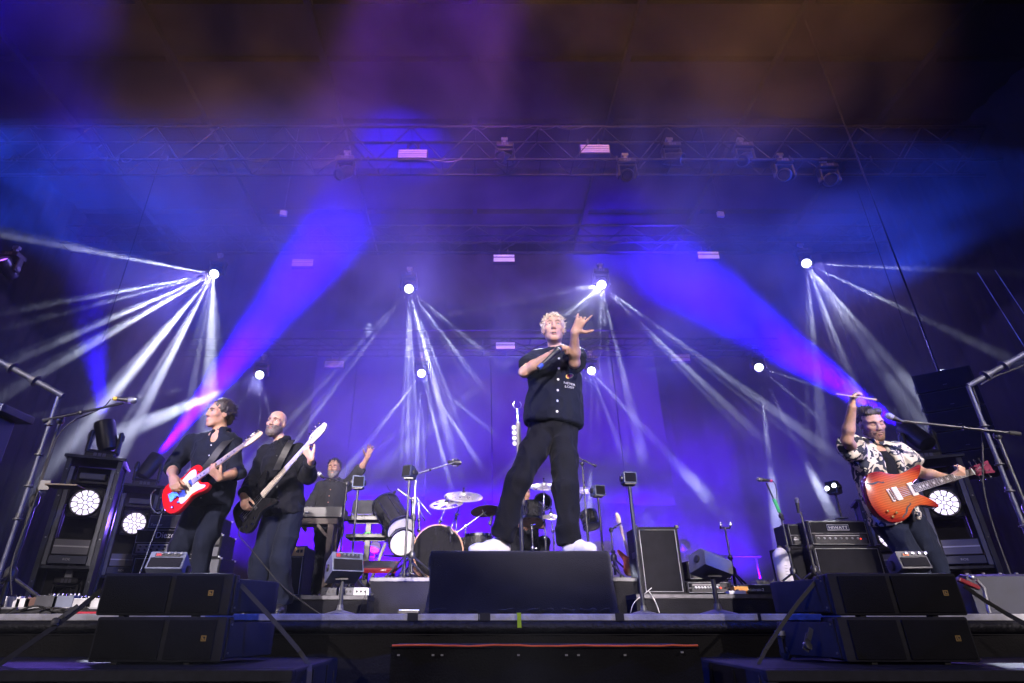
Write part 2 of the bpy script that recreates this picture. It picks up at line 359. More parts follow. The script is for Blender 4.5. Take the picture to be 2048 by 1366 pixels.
# ------------------------------------------------------------------ stage lights
CW = (.72, .76, 1.0); VIO = (.020, .0, 1.0); BLUE = (.02, .07, 1.0); WARM = (1.0, .42, .16)
def glow(name, col, e):
    m = mat(name, (.8, .8, .8), .4, emit=(col, e)); m.cycles.emission_sampling = 'NONE'; return m
WA, WB, WC, WD = 330000, 200000, 140000, 150000
VP, VB, FW = 380000, 900, 20500
LENSW = glow('lit white lens', (.9, .95, 1), 14); LENSV = glow('lit violet lens', (.35, .1, 1), 5); LENSO = mat('dark lens', (.03, .03, .05), .08, spec=.8)
def moving_head(loc, tgt, label, lit=None, hang=True, group='moving head lights', size=1.0, base_rz=0, spot=None):
    """loc = pivot of the head; hang: base above, else below"""
    loc = V(loc); t = thing('moving_head_light', label, 'stage light', loc, 0, group); bpy.context.view_layer.update()
    s = 1 if hang else -1; k = size
    rot = Matrix.Rotation(base_rz, 4, 'Z')
    b = MB(); b.m = rot; b.bx(-.17*k, .17*k, -.13*k, .13*k, s*.27*k-.05*k, s*.27*k+.05*k); b.build('base', BLACKM, t, bevel=.02)
    pn = MB(); pn.m = rot
    for i in range(3): pn.bx((-.05+.05*i-.018)*k, (-.05+.05*i+.018)*k, -.134*k, -.128*k, s*.27*k-.03*k, s*.27*k+.03*k)
    pn.build('display_panel', mat('fixture panel', (.12, .12, .16), .3), t)
    if hang: c = MB(); c.m = rot; c.bx(-.03, .03, -.03, .03, .31*k, .31*k+.16).bx(-.06, .06, -.04, .04, .31*k+.14, .31*k+.2); c.build('clamp', STEEL, t)
    y = MB(); y.m = rot
    for sx in (-1, 1):
        y.prism([(sx*.19*k, 0), (sx*.15*k, 0), (sx*.15*k, .02), (sx*.19*k, .02)][::(1 if sx < 0 else -1)] , 0, .001)
        y.v = y.v[:-8]; y.f = y.f[:-6]
        y.bar((sx*.165*k, 0, -s*.07*k), (sx*.165*k, 0, s*.225*k), .13*k, .05*k, up=(1, 0, 0))
    y.bar((-.17*k, 0, s*.2*k), (.17*k, 0, s*.2*k), .12*k, .04*k); y.build('yoke', BLACKM, t, bevel=.02)
    d = (V(tgt)-loc).normalized()
    h = MB(); h.lathe([(.06*k, -.19*k), (.105*k, -.17*k), (.12*k, -.08*k), (.12*k, .1*k), (.125*k, .15*k), (.12*k, .21*k), (.105*k, .215*k), (.1*k, .17*k)], (0, 0, 0), d, 22); h.build('head', BLACKM, t, 35)
    for sx in (-1, 1):
        c = rot @ V((sx*.19*k, 0, 0)); MB().cyl(c, rot @ V((sx, 0, 0)), .045*k, .012*k).build('pivot_cap', GREY, t, 30)
    MB().lathe([(.095*k, 0), (.06*k, .012*k), (.0, .016*k)], d*.172*k, d, 20).build('lens', lit or LENSO, t, 40)
    if spot:
        spot = dict(spot); lamp_spot('beam_lamp', loc+d*.235*k, tgt, parent=t, size=.04, **spot)
    return t
def ray(px, py, D, r=.03, s=1): return (at(px, py, 8.2 if D < 7.6 else (10.4 if D < 8.9 else 12.3)), r*.44, s)
MHW = 'white moving head light of the %s rear row, %s'
def white_head(px, py, D, tgt, W, fan, rays, lab, base=.0095):
    p = at(px, py, D)
    # lens centre is what the photograph shows: pivot sits behind it along the aim
    t = at(*tgt); d = (t-p).normalized(); piv = p-d*.2
    h = moving_head(piv, t, lab, LENSW, True, 'lit white beam lights hanging in the rear truss', 1.0)
    src = p+d*.06
    for (q, r, s_) in rays:
        lamp_spot('beam_lamp', src, q, CW, W*s_, math.degrees(2*r), .85, .015, parent=h)
        if D < 12:   # each ray of the prism has a finer companion
            sd = (V(q)-src).cross(V((0, -1, 0))).normalized()*(V(q)-src).length*r*1.9; lamp_spot('beam_lamp', src, V(q)+sd, CW, W*s_*.55, math.degrees(r), .85, .015, parent=h)
    lamp_spot('beam_lamp', src, at(*fan[:3]), (.26, .20, 1), W*base*.36, fan[3], .12, .02, parent=h)
    return h
white_head(428, 548, 11.0, (170, 700, 6.5), WA, (215, 690, 10.6, 96), [ray(0, 628, 6.5, .035, 1.1), ray(0, 660, 6.5, .03, .6), ray(0, 735, 6.5, .045, 1.2), ray(60, 760, 6, .05, .9), ray(330, 735, 6, .035, 1), ray(250, 760, 6, .03, .9), ray(60, 480, 7.5, .05, .5), ray(160, 870, 6, .06, .5), ray(420, 740, 7, .06, .25), (V((-2.3, 4.78, 1.62)), .022, .12)], 'brightest white beam light high on the left of the rear truss')
white_head(818, 578, 11.0, (880, 900, 6.0), WB, (935, 800, 9.0, 112), [ray(815, 930, 6.5, .022, 1.1), ray(838, 940, 6.5, .018, .8), ray(905, 900, 6, .04, 1.1), ray(935, 890, 6, .022, .8), ray(1000, 820, 6.5, .04, .5), ray(1060, 780, 6.5, .04, .35), ray(735, 690, 8, .03, .8), ray(690, 720, 8, .05, .3), ray(1010, 500, 9, .05, .5), ray(960, 570, 9, .03, .5)], 'lit white beam light high in the rear truss left of the singer')
white_head(1203, 570, 11.0, (1190, 900, 6.0), WB*.9, (1100, 800, 9.0, 112), [ray(1000, 740, 7, .035, 1.0), ray(1040, 760, 7, .02, .7), ray(1195, 900, 6.5, .03, .8), ray(1235, 900, 6.5, .03, .6), ray(1290, 930, 6, .05, .5), ray(1400, 760, 7, .03, .5), ray(1560, 830, 7, .04, .45), ray(1020, 490, 9, .05, .5), ray(1000, 610, 9, .03, .5), (V((.62, 3.95, 1.9)), .045, 1.0)], 'lit white beam light high in the rear truss right of the singer')
white_head(1613, 527, 11.0, (1760, 720, 6.5), WC, (1800, 700, 10.2, 92), [ray(1900, 660, 6.5, .035, .9), ray(1830, 780, 6.5, .05, .8), ray(1720, 800, 6.5, .035, .7), ray(1640, 820, 7, .04, .3), ray(1900, 540, 7.5, .04, .5), ray(1860, 380, 9, .08, .35), ray(1780, 760, 6.5, .03, .6), (V((3.42, 4.4, 1.4)), .022, .12)], 'lit white beam light high on the right of the rear truss')
white_head(519, 750, 13.0, (330, 900, 8), WD, (400, 880, 11.8, 92), [ray(330, 830, 7.5, .05, 1.1), ray(300, 790, 8, .025, .7), ray(440, 860, 8, .03, .9), ray(490, 880, 8, .02, .7), ray(520, 880, 8, .025, .8), ray(250, 745, 9, .02, .6), ray(560, 900, 9, .05, .4), ray(380, 960, 8, .06, .4)], 'lit white beam light low in the rear above the bassist')
white_head(843, 747, 13.0, (890, 980, 8), WD*.8, (890, 930, 11.0, 100), [ray(830, 980, 8, .03, .8), ray(850, 985, 8, .02, .7), ray(905, 985, 8, .035, 1), ray(980, 960, 8, .04, .7), ray(740, 880, 8, .04, .7), ray(1030, 900, 8, .04, .3), ray(1000, 745, 10, .03, .3)], 'lit white beam light low in the rear left of the singer above the drums')
white_head(1183, 742, 13.0, (1180, 980, 8), WD*.6, (1180, 930, 11.0, 96), [ray(1180, 980, 8, .03, .6), ray(1130, 900, 8, .04, .6), ray(1260, 950, 8, .05, .4), ray(1090, 850, 9, .04, .5), ray(1310, 880, 8, .06, .3)], 'lit white beam light low in the rear just right of the singer')
white_head(1518, 735, 13.0, (1580, 900, 8), WD*.7, (1620, 850, 11.6, 92), [ray(1540, 930, 8, .04, .6), ray(1600, 900, 8, .04, .6), ray(1680, 870, 8, .05, .6), ray(1760, 740, 9, .03, .5), ray(1720, 800, 8, .05, .5)], 'lit white beam light low in the rear behind the empty guitar riser')

# ------------------------------------------------------------------ roof trusses with LED strobes
def truss(name, y, z0, z1, label, x0=-9.6, x1=9.6, dp=.4):
    t = thing(name, label, 'truss', (0, y, z0), 0, 'lighting trusses under the stage roof'); h = z1-z0
    for a, b in ((-dp/2, 0), (dp/2, 0), (-dp/2, h), (dp/2, h)): MB().tube([(x0, a, b), (x1, a, b)], .026, 8).build('chord', TRUSSM, t, 60)
    d = MB(); n = int((x1-x0)/.6)
    for i in range(n):
        xa = x0+i*.6
        for a in (-dp/2, dp/2):
            d.tube([(xa, a, 0 if i % 2 else h), (xa+.6, a, h if i % 2 else 0)], .012, 5)
        d.tube([(xa, -dp/2, 0), (xa, dp/2, 0)], .01, 5).tube([(xa, -dp/2, h), (xa, dp/2, h)], .01, 5)
    o = d.build('lacing', TRUSSM, t); o['kind'] = 'stuff'
    c = MB()
    for i in range(26):
        xx = x0+(x1-x0)*random.random(); zz = random.choice((0, h)); sgn = random.choice((-1, 1))
        c.tube(arc((xx, -dp/2-.03, zz), (xx+sgn*random.uniform(.2, .7), -dp/2-.03, zz), random.uniform(.03, .12), 6), .008, 5)
    for i in range(14):
        xx = x0+(x1-x0)*random.random(); c.bx(xx-.012, xx+.012, -dp/2-.04, -dp/2-.02, -.05, .06)
    o = c.build('cable_loops', BLACKM, t); o['kind'] = 'stuff'
    return t
TRUSSM = mat('dark truss tube', (.018, .018, .02), .6, metal=.1, vary=(10, .3))
zz = lambda py, D: at(PX0, py, D).z
truss('roof_truss', 8.2, zz(335, 8.2), zz(270, 8.2), 'front lighting truss high across the stage roof, nearest to the crowd')
truss('roof_truss', 11.2, zz(495, 11.2), zz(462, 11.2), 'middle lighting truss across the stage just above the upper row of white lights')
truss('roof_truss', 13.2, zz(706, 13.2), zz(684, 13.2), 'lowest rear lighting truss behind the singer', -7.6, 7.6)
STRIPE = mat('strobe reflector', (.55, .52, .6), .35)
STRIPEL = glow('dim strobe', (1, .62, .75), .45)
def strobe(px, py, D, lab, lit=False, w_=.52, h_=.19):
    p = at(px, py, D); t = thing('strobe_light', lab, 'stage light', p, 0, 'LED strobe bars on the trusses')
    MB().bx(-w_/2-.02, w_/2+.02, .012, .12, -h_/2-.02, h_/2+.02).build('housing', BLACKM, t, bevel=.008)
    n = 4
    for i in range(n):
        z = -h_/2+h_*(i+.5)/n
        if i == 2: MB().bx(-w_/2, w_/2, -.004, .008, z-h_*.06, z+h_*.06).build('tube', mat('strobe tube', (.8, .75, .7), .2), t)
        else: MB().bx(-w_/2, w_/2, -.002, .01, z-h_/n*.44, z+h_/n*.44).build('led_row', STRIPEL if lit else STRIPE, t)
    MB().bar((-.1, .07, h_/2), (-.1, .07, h_/2+.2), .03).bar((.1, .07, h_/2), (.1, .07, h_/2+.2), .03).build('bracket', BLACKM, t)
strobe(825, 307, 8.0, 'pale strobe bar on the front truss, left of the pair')
strobe(1190, 297, 8.0, 'pale strobe bar on the front truss, right of the pair')
strobe(605, 525, 10.9, 'pale strobe bar under the middle truss inside the violet beam', False, .47, .18)
strobe(1008, 516, 10.9, 'pinkish glowing strobe bar under the middle truss above the singer', True, .47, .18)
strobe(1417, 510, 10.9, 'pinkish glowing strobe bar under the middle truss at the right', True, .47, .18)
strobe(668, 728, 12.9, 'dull strobe bar on the lowest truss at the left', False, .46, .17)
strobe(1011, 691, 12.9, 'pinkish strobe bar on the lowest truss beside the singer', True, .46, .17)
strobe(1361, 715, 12.9, 'dull strobe bar on the lowest truss at the right', False, .46, .17)
# dark unlit heads hanging from the front truss
for px, py, lab in ((1010, 318, 'unlit moving head on the front truss above the singer'), (1255, 350, 'unlit moving head on the front truss right of the singer'), (1345, 318, 'unlit moving head on the front truss tilted to the left'),
                    (1490, 318, 'unlit moving head on the front truss near its right end, tilted'), (1570, 350, 'unlit moving head on the front truss near its right end, hanging straight'), (1660, 360, 'unlit moving head on the front truss furthest to the right'), (690, 345, 'unlit moving head on the front truss furthest to the left')):
    p = at(px, py, 8.1); moving_head(p, p+V((random.uniform(-.8, .8), -.5, -random.uniform(.3, .9))), lab, None, True, 'unlit moving heads on the front truss', .95)
for px, py, lab in ((567, 427, 'small pale box on a truss cable at upper left of the stage'), (1441, 429, 'small pale box on a truss cable at upper right of the stage')):
    p = at(px, py, 9.6); t = thing('junction_box', lab, 'box', p, .2, 'junction boxes hanging below the roof')
    MB().bx(-.07, .07, -.03, .03, -.06, .06).build('casing', STRIPE, t, bevel=.006); MB().tube([(0, 0, .06), (0, 0, 10.0-p.z)], .006).build('cable', BLACKM, t)
# ------------------------------------------------------------------ violet and blue washes (real fixtures)
def wash(loc, tgt, col, W, ang, lab, size=.1, blend=.6, falloff='Linear', breakup=None, lit=LENSV, hang=True, soft=0):
    return moving_head(loc, tgt, lab, lit, hang, 'coloured wash lights', 1.05, spot=dict(col=col, W=W, ang=ang, blend=blend, falloff=falloff, breakup=breakup, soft=soft))
# violet beams from the heads on the light towers are built with the towers (see tower)
wash((-10.3, 6.4, 6.6), (-4.0, 8.2, 6.0), BLUE, 22000, 44, 'blue wash light on the left end of the front truss', breakup=(5, .25), falloff=None)
wash((10.3, 6.4, 6.0), (4.0, 8.4, 5.9), BLUE, 22000, 44, 'blue wash light on the right end of the front truss', breakup=(5, .25), falloff=None)
wash((-9.2, 9.6, 6.2), (-9.4, 5.5, 8.5), VIO, 4000, 50, 'violet wash light at the far left of the stage roof')
wash((-.6, 3.4, 8.6), (-.6, 6.3, 7.5), (.22, .02, 1.0), 3200, 84, 'violet wash light in the roof left of the centre', breakup=(4, .2), falloff=None)
# rear floor row
for i, x in enumerate((-4.4, -2.4, -.4, 1.8, 4.0, 6.0)):
    wash((x, 13.0, .5), (x, 14.2, 2.2), (.08, .0, 1.0), 7000, 110, ['violet floor wash light behind the amps at the left', 'violet floor wash light behind the keyboards', 'violet floor wash light behind the drum kit', 'violet floor wash light behind the singer', 'violet floor wash light behind the right riser', 'violet floor wash light behind the right amps'][i], hang=False, falloff=None)
# side and back light on the band
wash((6.8, 2.0, 3.4), (-1.5, 4.9, 1.0), (.03, .08, 1), 2600, 44, 'blue side light on the right wing pole', falloff=None)
wash((-6.8, 2.0, 3.4), (2.6, 4.6, 1.0), (.03, .08, 1), 2600, 44, 'blue side light on the left wing pole', falloff=None)
def profile(loc, tgt, W, ang, col, lab, blend=.4):
    loc = V(loc); t = thing('profile_spot', lab, 'stage light', loc, 0, 'front spotlights'); bpy.context.view_layer.update(); d = (V(tgt)-loc).normalized()
    MB().lathe([(.07, -.45), (.11, -.42), (.11, -.1), (.08, -.06), (.085, .1), (.095, .12), (.095, .2), (.085, .2)], (0, 0, 0), d, 20).build('barrel', BLACKM, t, 35)
    MB().tube([(-.14, 0, -.02), (-.14, 0, .26), (.14, 0, .26), (.14, 0, -.02)], .015).build('yoke', STEEL, t)
    MB().lathe([(.08, 0), (.01, .006)], d*.195, d, 18).build('lens', LENSW, t)
    lamp_spot('spot_lamp', loc+d*.26, tgt, col, W, ang, blend, .06, parent=t)
FRONT = (1.0, .87, .88)
profile((1.6, -9.5, 6.2), (.62, 3.95, 1.5), FW, 12, FRONT, 'follow spot on the audience tower aimed at the singer')
profile((-4.0, -9.5, 6.2), (-2.1, 4.9, 1.2), FW*1.15, 14, FRONT, 'front spotlight on the audience tower aimed at the left guitarists')
profile((5.5, -9.5, 6.2), (3.3, 4.5, .9), FW*1.2, 12, FRONT, 'front spotlight on the audience tower aimed at the right guitarist')
profile((0, -9.5, 6.4), (-1.2, 7.6, 1.2), FW*.6, 13, FRONT, 'front spotlight on the audience tower aimed at the keyboards')
profile((-3.4, -9.5, 6.6), (.1, 7.6, 1.2), FW*1.1, 11, FRONT, 'added unseen spotlight behind the camera brightening the drum kit')  # added spot out of view, there to brighten the drummer
# amber lamps on the front truss above the opening
for i, x in enumerate((-5, -3, -1, 1, 3, 5)):
    profile((x, 3.0, 8.9), (x*1.2, 8.2, 7.4), 1000, 66, WARM, ['amber lamp on the front roof edge, far left', 'amber lamp on the front roof edge, second from left', 'amber lamp on the front roof edge, just left of centre', 'amber lamp on the front roof edge, just right of centre', 'amber lamp on the front roof edge, second from right', 'amber lamp on the front roof edge, far right'][i], .8)

for sx, lab in ((-1, 'wide front wash lamp on the audience tower, left side'), (1, 'wide front wash lamp on the audience tower, right side')): profile((sx*7, -9.5, 5.0), (sx*1.5, 3.6, .2), FW*.095, 46, FRONT, lab, .9)
# ------------------------------------------------------------------ smooth solid modelling (for bodies, clothes, hair, shoes)
class SDF:
    def __init__(s, h=.006): s.h = h; s.p = []
    def rc(s, a, b, r1, r2, k=.02, op='u', fl=None, cap=''):
        """round cone a->b; fl = (axis, factor) flattens it along axis"""
        s.p.append(('rc', V(a), V(b), r1, r2, k, op, fl, cap)); return s
    def ell(s, c, r, rot=None, k=.02, op='u'):
        s.p.append(('ell', V(c), V(r), rot or Matrix.Identity(3), k, op)); return s
    def plane(s, p, n, k=.004, lim=None): s.p.append(('pl', V(p), V(n).normalized(), k, lim)); return s
    def mesh(s, pad=.03):
        lo = np.full(3, 1e9); hi = -lo
        def bb(q):
            if q[0] == 'rc':
                r = max(q[3], q[4]); a, b = np.array(q[1]), np.array(q[2]); return np.minimum(a, b)-r, np.maximum(a, b)+r
            c = np.array(q[1]); r = np.full(3, max(q[2])); return c-r, c+r
        for q in s.p:
            if q[0] != 'pl' and q[6 if q[0] == 'rc' else 5] == 'u':
                a, b = bb(q); lo = np.minimum(lo, a); hi = np.maximum(hi, b)
        lo -= pad; hi += pad; h = s.h
        n = np.ceil((hi-lo)/h).astype(int)+1
        D = np.full(n, .2, np.float32)
        ax = [(lo[i]+h*np.arange(n[i])).astype(np.float32) for i in range(3)]
        for q in s.p:
            if q[0] == 'pl':
                _, p, nn, k, lim = q
                sl = [slice(0, n[i]) for i in range(3)]
                if lim:
                    c, r = lim; sl = [slice(max(0, int((c[i]-r-lo[i])/h)), max(0, min(n[i], int((c[i]+r-lo[i])/h)+1))) for i in range(3)]
                X, Y, Z = ax[0][sl[0], None, None]-p[0], ax[1][None, sl[1], None]-p[1], ax[2][None, None, sl[2]]-p[2]
                d = X*nn[0]+Y*nn[1]+Z*nn[2]
                D[tuple(sl)] = np.maximum(D[tuple(sl)], d); continue
            k = q[5] if q[0] == 'rc' else q[4]; op = q[6] if q[0] == 'rc' else q[5]
            a, b = bb(q); m = k+2*h+.01
            sl = tuple(slice(max(0, int((a[i]-m-lo[i])/h)), max(0, min(n[i], int((b[i]+m-lo[i])/h)+2))) for i in range(3))
            if any(t.stop <= t.start for t in sl): continue
            if q[0] == 'rc':
                _, A, B, r1, r2, k, op, fl, cap = q
                X, Y, Z = ax[0][sl[0], None, None]-A[0], ax[1][None, sl[1], None]-A[1], ax[2][None, None, sl[2]]-A[2]
                ba = B-A; L2 = max(ba.length_squared, 1e-9)
                t0 = (X*ba[0]+Y*ba[1]+Z*ba[2])/L2; t = np.clip(t0, 0, 1)
                dx, dy, dz = X-t*ba[0], Y-t*ba[1], Z-t*ba[2]
                if fl:
                    fn, ff = fl; e = (dx*fn[0]+dy*fn[1]+dz*fn[2])*(ff-1); dx = dx+e*fn[0]; dy = dy+e*fn[1]; dz = dz+e*fn[2]
                d = np.sqrt(dx*dx+dy*dy+dz*dz)-(r1+(r2-r1)*t)
                if 'b' in cap: d = np.maximum(d, (t0-1)*math.sqrt(L2))
                if 'a' in cap: d = np.maximum(d, -t0*math.sqrt(L2))
            else:
                _, c, r, rot, k, op = q
                X, Y, Z = ax[0][sl[0], None, None]-c[0], ax[1][None, sl[1], None]-c[1], ax[2][None, None, sl[2]]-c[2]
                rt = rot.transposed(); e = []
                for i in range(3): e.append((X*rt[i][0]+Y*rt[i][1]+Z*rt[i][2]))
                k0 = np.sqrt(sum((e[i]/r[i])**2 for i in range(3))); k1 = np.sqrt(sum((e[i]/(r[i]*r[i]))**2 for i in range(3)))
                d = k0*(k0-1)/np.maximum(k1, 1e-6)
            E = D[sl]
            if op == 'u':
                hh = np.maximum(k-np.abs(E-d), 0)/k; D[sl] = np.minimum(E, d)-hh*hh*k*.25
            else:
                d = -d; hh = np.maximum(k-np.abs(E-d), 0)/k; D[sl] = np.maximum(E, d)+hh*hh*k*.25
        return surface_net(D, lo, h)
def surface_net(D, lo, h):
    S = D < 0; n = S.shape; c = np.zeros((n[0]-1, n[1]-1, n[2]-1), np.int8)
    offs = [(i, j, k) for i in (0, 1) for j in (0, 1) for k in (0, 1)]
    for i, j, k in offs: c += S[i:n[0]-1+i, j:n[1]-1+j, k:n[2]-1+k]
    I = np.argwhere((c > 0) & (c < 8)); vid = np.full(c.shape, -1, np.int32); vid[tuple(I.T)] = np.arange(len(I))
    vals = np.stack([D[I[:, 0]+i, I[:, 1]+j, I[:, 2]+k] for i, j, k in offs], 1)
    acc = np.zeros((len(I), 3)); cnt = np.zeros(len(I))
    for a in range(8):
        for b in range(a+1, 8):
            oa, ob = np.array(offs[a]), np.array(offs[b])
            if np.abs(oa-ob).sum() != 1: continue
            va, vb = vals[:, a], vals[:, b]; m = (va < 0) != (vb < 0); t = np.where(m, va/np.where(m, va-vb, 1), 0)
            acc += np.where(m[:, None], oa+(ob-oa)*t[:, None], 0); cnt += m
    P = (I+acc/cnt[:, None])*h+lo
    F = []
    for axx in range(3):
        u, v = (axx+1) % 3, (axx+2) % 3
        sl0 = [slice(1, -1)]*3; sl0[axx] = slice(0, -1); sl1 = list(sl0); sl1[axx] = slice(1, None)
        A, B = S[tuple(sl0)], S[tuple(sl1)]
        E = np.argwhere(A != B); 
        if not len(E): continue
        ins = A[tuple(E.T)]; E = E+1; E[:, axx] -= 1
        q = []
        for du, dv in ((-1, -1), (0, -1), (0, 0), (-1, 0)):
            G = E.copy(); G[:, u] += du; G[:, v] += dv; q.append(vid[tuple(G.T)])
        q = np.stack(q, 1); q[~ins] = q[~ins][:, ::-1]; F.append(q)
    F = np.concatenate(F); return P, F[(F >= 0).all(1)]
def vnoise(P, f=1, seed=0):
    """value noise on points (n,3) -> about -1..1"""
    Q = np.asarray(P, float)*f+seed*17.3; i = np.floor(Q).astype(np.int64); t = Q-i; t = t*t*(3-2*t)
    def hsh(a): 
        x = (a[:, 0]*73856093) ^ (a[:, 1]*19349663) ^ (a[:, 2]*83492791); x = (x ^ (x >> 13))*1274126177 & 0x7fffffff; return ((x ^ (x >> 16)) & 0xffff)/32767.5-1
    r = 0
    for dx in (0, 1):
        for dy in (0, 1):
            for dz in (0, 1):
                w_ = (t[:, 0] if dx else 1-t[:, 0])*(t[:, 1] if dy else 1-t[:, 1])*(t[:, 2] if dz else 1-t[:, 2])
                r = r+w_*hsh(i+np.array([dx, dy, dz]))
    return r
def world(o):
    m = o.matrix_basis.copy()
    if o.parent: m = world(o.parent) @ o.matrix_parent_inverse @ m
    return m
def wparent(o, p):
    o.parent = p; o.matrix_parent_inverse = world(p).inverted(); return o
def sdf_obj(name, sdf, m, parent=None, folds=None, label=None, relax=1, inv=None):
    P, F = sdf.mesh()
    me = bpy.data.meshes.new(name)
    me.vertices.add(len(P)); me.vertices.foreach_set('co', P.astype(np.float32).ravel())
    me.loops.add(len(F)*4); me.loops.foreach_set('vertex_index', F.astype(np.int32).ravel())
    me.polygons.add(len(F)); me.polygons.foreach_set('loop_start', np.arange(0, len(F)*4, 4, dtype=np.int32))
    me.update(calc_edges=True)
    def relax_(n):
        ed = np.empty(len(me.edges)*2, np.int32); me.edges.foreach_get('vertices', ed); ed = ed.reshape(-1, 2)
        co = np.empty(len(P)*3, np.float32); me.vertices.foreach_get('co', co); co = co.reshape(-1, 3)
        for _ in range(n):
            s = np.zeros_like(co); c = np.zeros(len(co)); np.add.at(s, ed[:, 0], co[ed[:, 1]]); np.add.at(s, ed[:, 1], co[ed[:, 0]]); np.add.at(c, ed.ravel(), 1)
            co = co*.5+.5*s/np.maximum(c, 1)[:, None]
        me.vertices.foreach_set('co', co.astype(np.float32).ravel()); me.update(); return co
    co = relax_(relax)
    if folds:
        N = np.empty(len(P)*3, np.float32); me.vertices.foreach_get('normal', N); N = N.reshape(-1, 3)
        d = np.zeros(len(P))
        for f in folds:
            sc3, amp, seed = f[:3]; Q = co*np.array(sc3)
            wv = np.stack([vnoise(co, 5, seed+1), vnoise(co, 5, seed+2), vnoise(co, 5, seed+3)], 1)*.5
            nz = vnoise(Q+wv, 1, seed); d += amp*(1-2*np.abs(nz))
        co = co+N*d[:, None]; me.vertices.foreach_set('co', co.astype(np.float32).ravel())
    me.polygons.foreach_set('use_smooth', [True]*len(F)); me.materials.append(m); me.update()
    o = bpy.data.objects.new(name, me); COL.objects.link(o)
    if parent:
        wparent(o, parent)
    if label: o['label'] = label
    return o
# ------------------------------------------------------------------ people
def skin_mat(n, c): 
    m = mat(n, c, .5, spec=.4, vary=(30, .12), bump=(180, .12)); b = m.node_tree.nodes['Principled BSDF']
    b.inputs['Subsurface Weight'].default_value = .15; b.inputs['Subsurface Radius'].default_value = (.012, .005, .003); b.inputs['Subsurface Scale'].default_value = 1; return m
SKIN = skin_mat('skin', (.52, .31, .23)); SKIN2 = skin_mat('tanned skin', (.46, .26, .18))
LIPS = mat('lips', (.42, .16, .14), .4); MOUTH = mat('mouth inside', (.05, .015, .015), .6)
EYEW = mat('eye white', (.72, .7, .68), .2); IRIS = mat('iris', (.03, .025, .025), .15)
def cloth(n, c, rough=.85, sheen=.04, sc_=160): return mat(n, c, rough, sheen=sheen, spec=.2, bump=(sc_, .25), vary=(6, .2))
NAVY = cloth('dark navy cotton', (.0075, .0095, .022)); NAVY2 = cloth('navy trouser cloth', (.008, .011, .026)); BLK = cloth('black cotton', (.007, .0075, .012)); CHAR = cloth('charcoal cotton', (.028, .028, .032))
def hand(s, wr, fd, pn, side, curl=(.5, .6, .4), curls=None, spread=.0, thumb=(.8, .5, .35), sc_=1.0, tip=None):
    fd = V(fd).normalized(); pn = V(pn); pn = (pn-fd*pn.dot(fd)).normalized(); ac = fd.cross(pn)*side   # side +1 right hand, -1 left; ac points to the thumb
    wr = V(wr)
    for i, (o, L, adv) in enumerate(((.029, .074, .088), (.0098, .083, .092), (-.0098, .077, .088), (-.028, .06, .08))):
        b = wr+(fd*adv+ac*o)*sc_; s.rc(wr+ac*o*.5*sc_, b, .0145*sc_, .0115*sc_, .014)
        c = (curls[i] if curls else curl); a = 0; p = b; d0 = (fd+ac*(spread*(1.5-i)/1.5)).normalized()
        for j, fr in enumerate((.46, .30, .24)):
            a += c[j]; d = d0*math.cos(a)+pn*math.sin(a); q = p+d*L*fr*sc_; s.rc(p, q, (.0100-.0008*j)*sc_, (.0092-.0008*j)*sc_, .004); p = q
    b = wr+(fd*.022+ac*.022+pn*.006)*sc_; d = (ac*thumb[0]+fd*thumb[1]+pn*thumb[2]).normalized(); q = b+d*.05*sc_
    s.rc(b, q, .0165*sc_, .0115*sc_, .015); d2 = (d+fd*.45+pn*.1).normalized(); q2 = q+d2*.028*sc_; s.rc(q, q2, .0110*sc_, .0105*sc_, .005); s.rc(q2, q2+(d2+fd*.2).normalized()*.022*sc_, .0102*sc_, .008*sc_, .004)
def head_sdf(s, H, jaw=1.0, ears=True):
    M3 = H.to_3x3(); P = lambda x, y, z: H @ V((x, y, z)); E = lambda c, r, k=.02, op='u': s.ell(P(*c), r, M3, k, op)
    E((0, -.014, .045), (.077, .098, .084)); E((0, .022, -.02), (.060*jaw, .072, .085), .03); E((0, .03, -.065), (.043*jaw, .055, .048), .03)
    E((0, .074, -.097), (.021, .017, .017), .03)
    for sx in (-1, 1):
        s.rc(P(sx*.047*jaw, 0, -.052), P(sx*.018, .07, -.098), .017, .014, .028)
        E((sx*.045, .062, -.012), (.022, .02, .018), .025)
        s.rc(P(sx*.012, .083, .034), P(sx*.05, .066, .034), .013, .011, .015)
        E((sx*.033, .098, .012), (.021, .017, .012), .014, 's')
        E((sx*.0125, .1, -.026), (.009, .011, .009), .008)
        E((sx*.033, .0745, .012), (.0155, .0125, .0125), .004)
        if ears:
            E((sx*.076, -.006, -.002), (.009, .019, .031), .008); E((sx*.083, 0, 0), (.006, .009, .018), .006, 's')
    s.rc(P(0, .088, .026), P(0, .109, -.02), .0085, .012, .012)
    E((0, .092, -.058), (.026, .012, .007), .01); E((0, .09, -.07), (.02, .012, .008), .01)
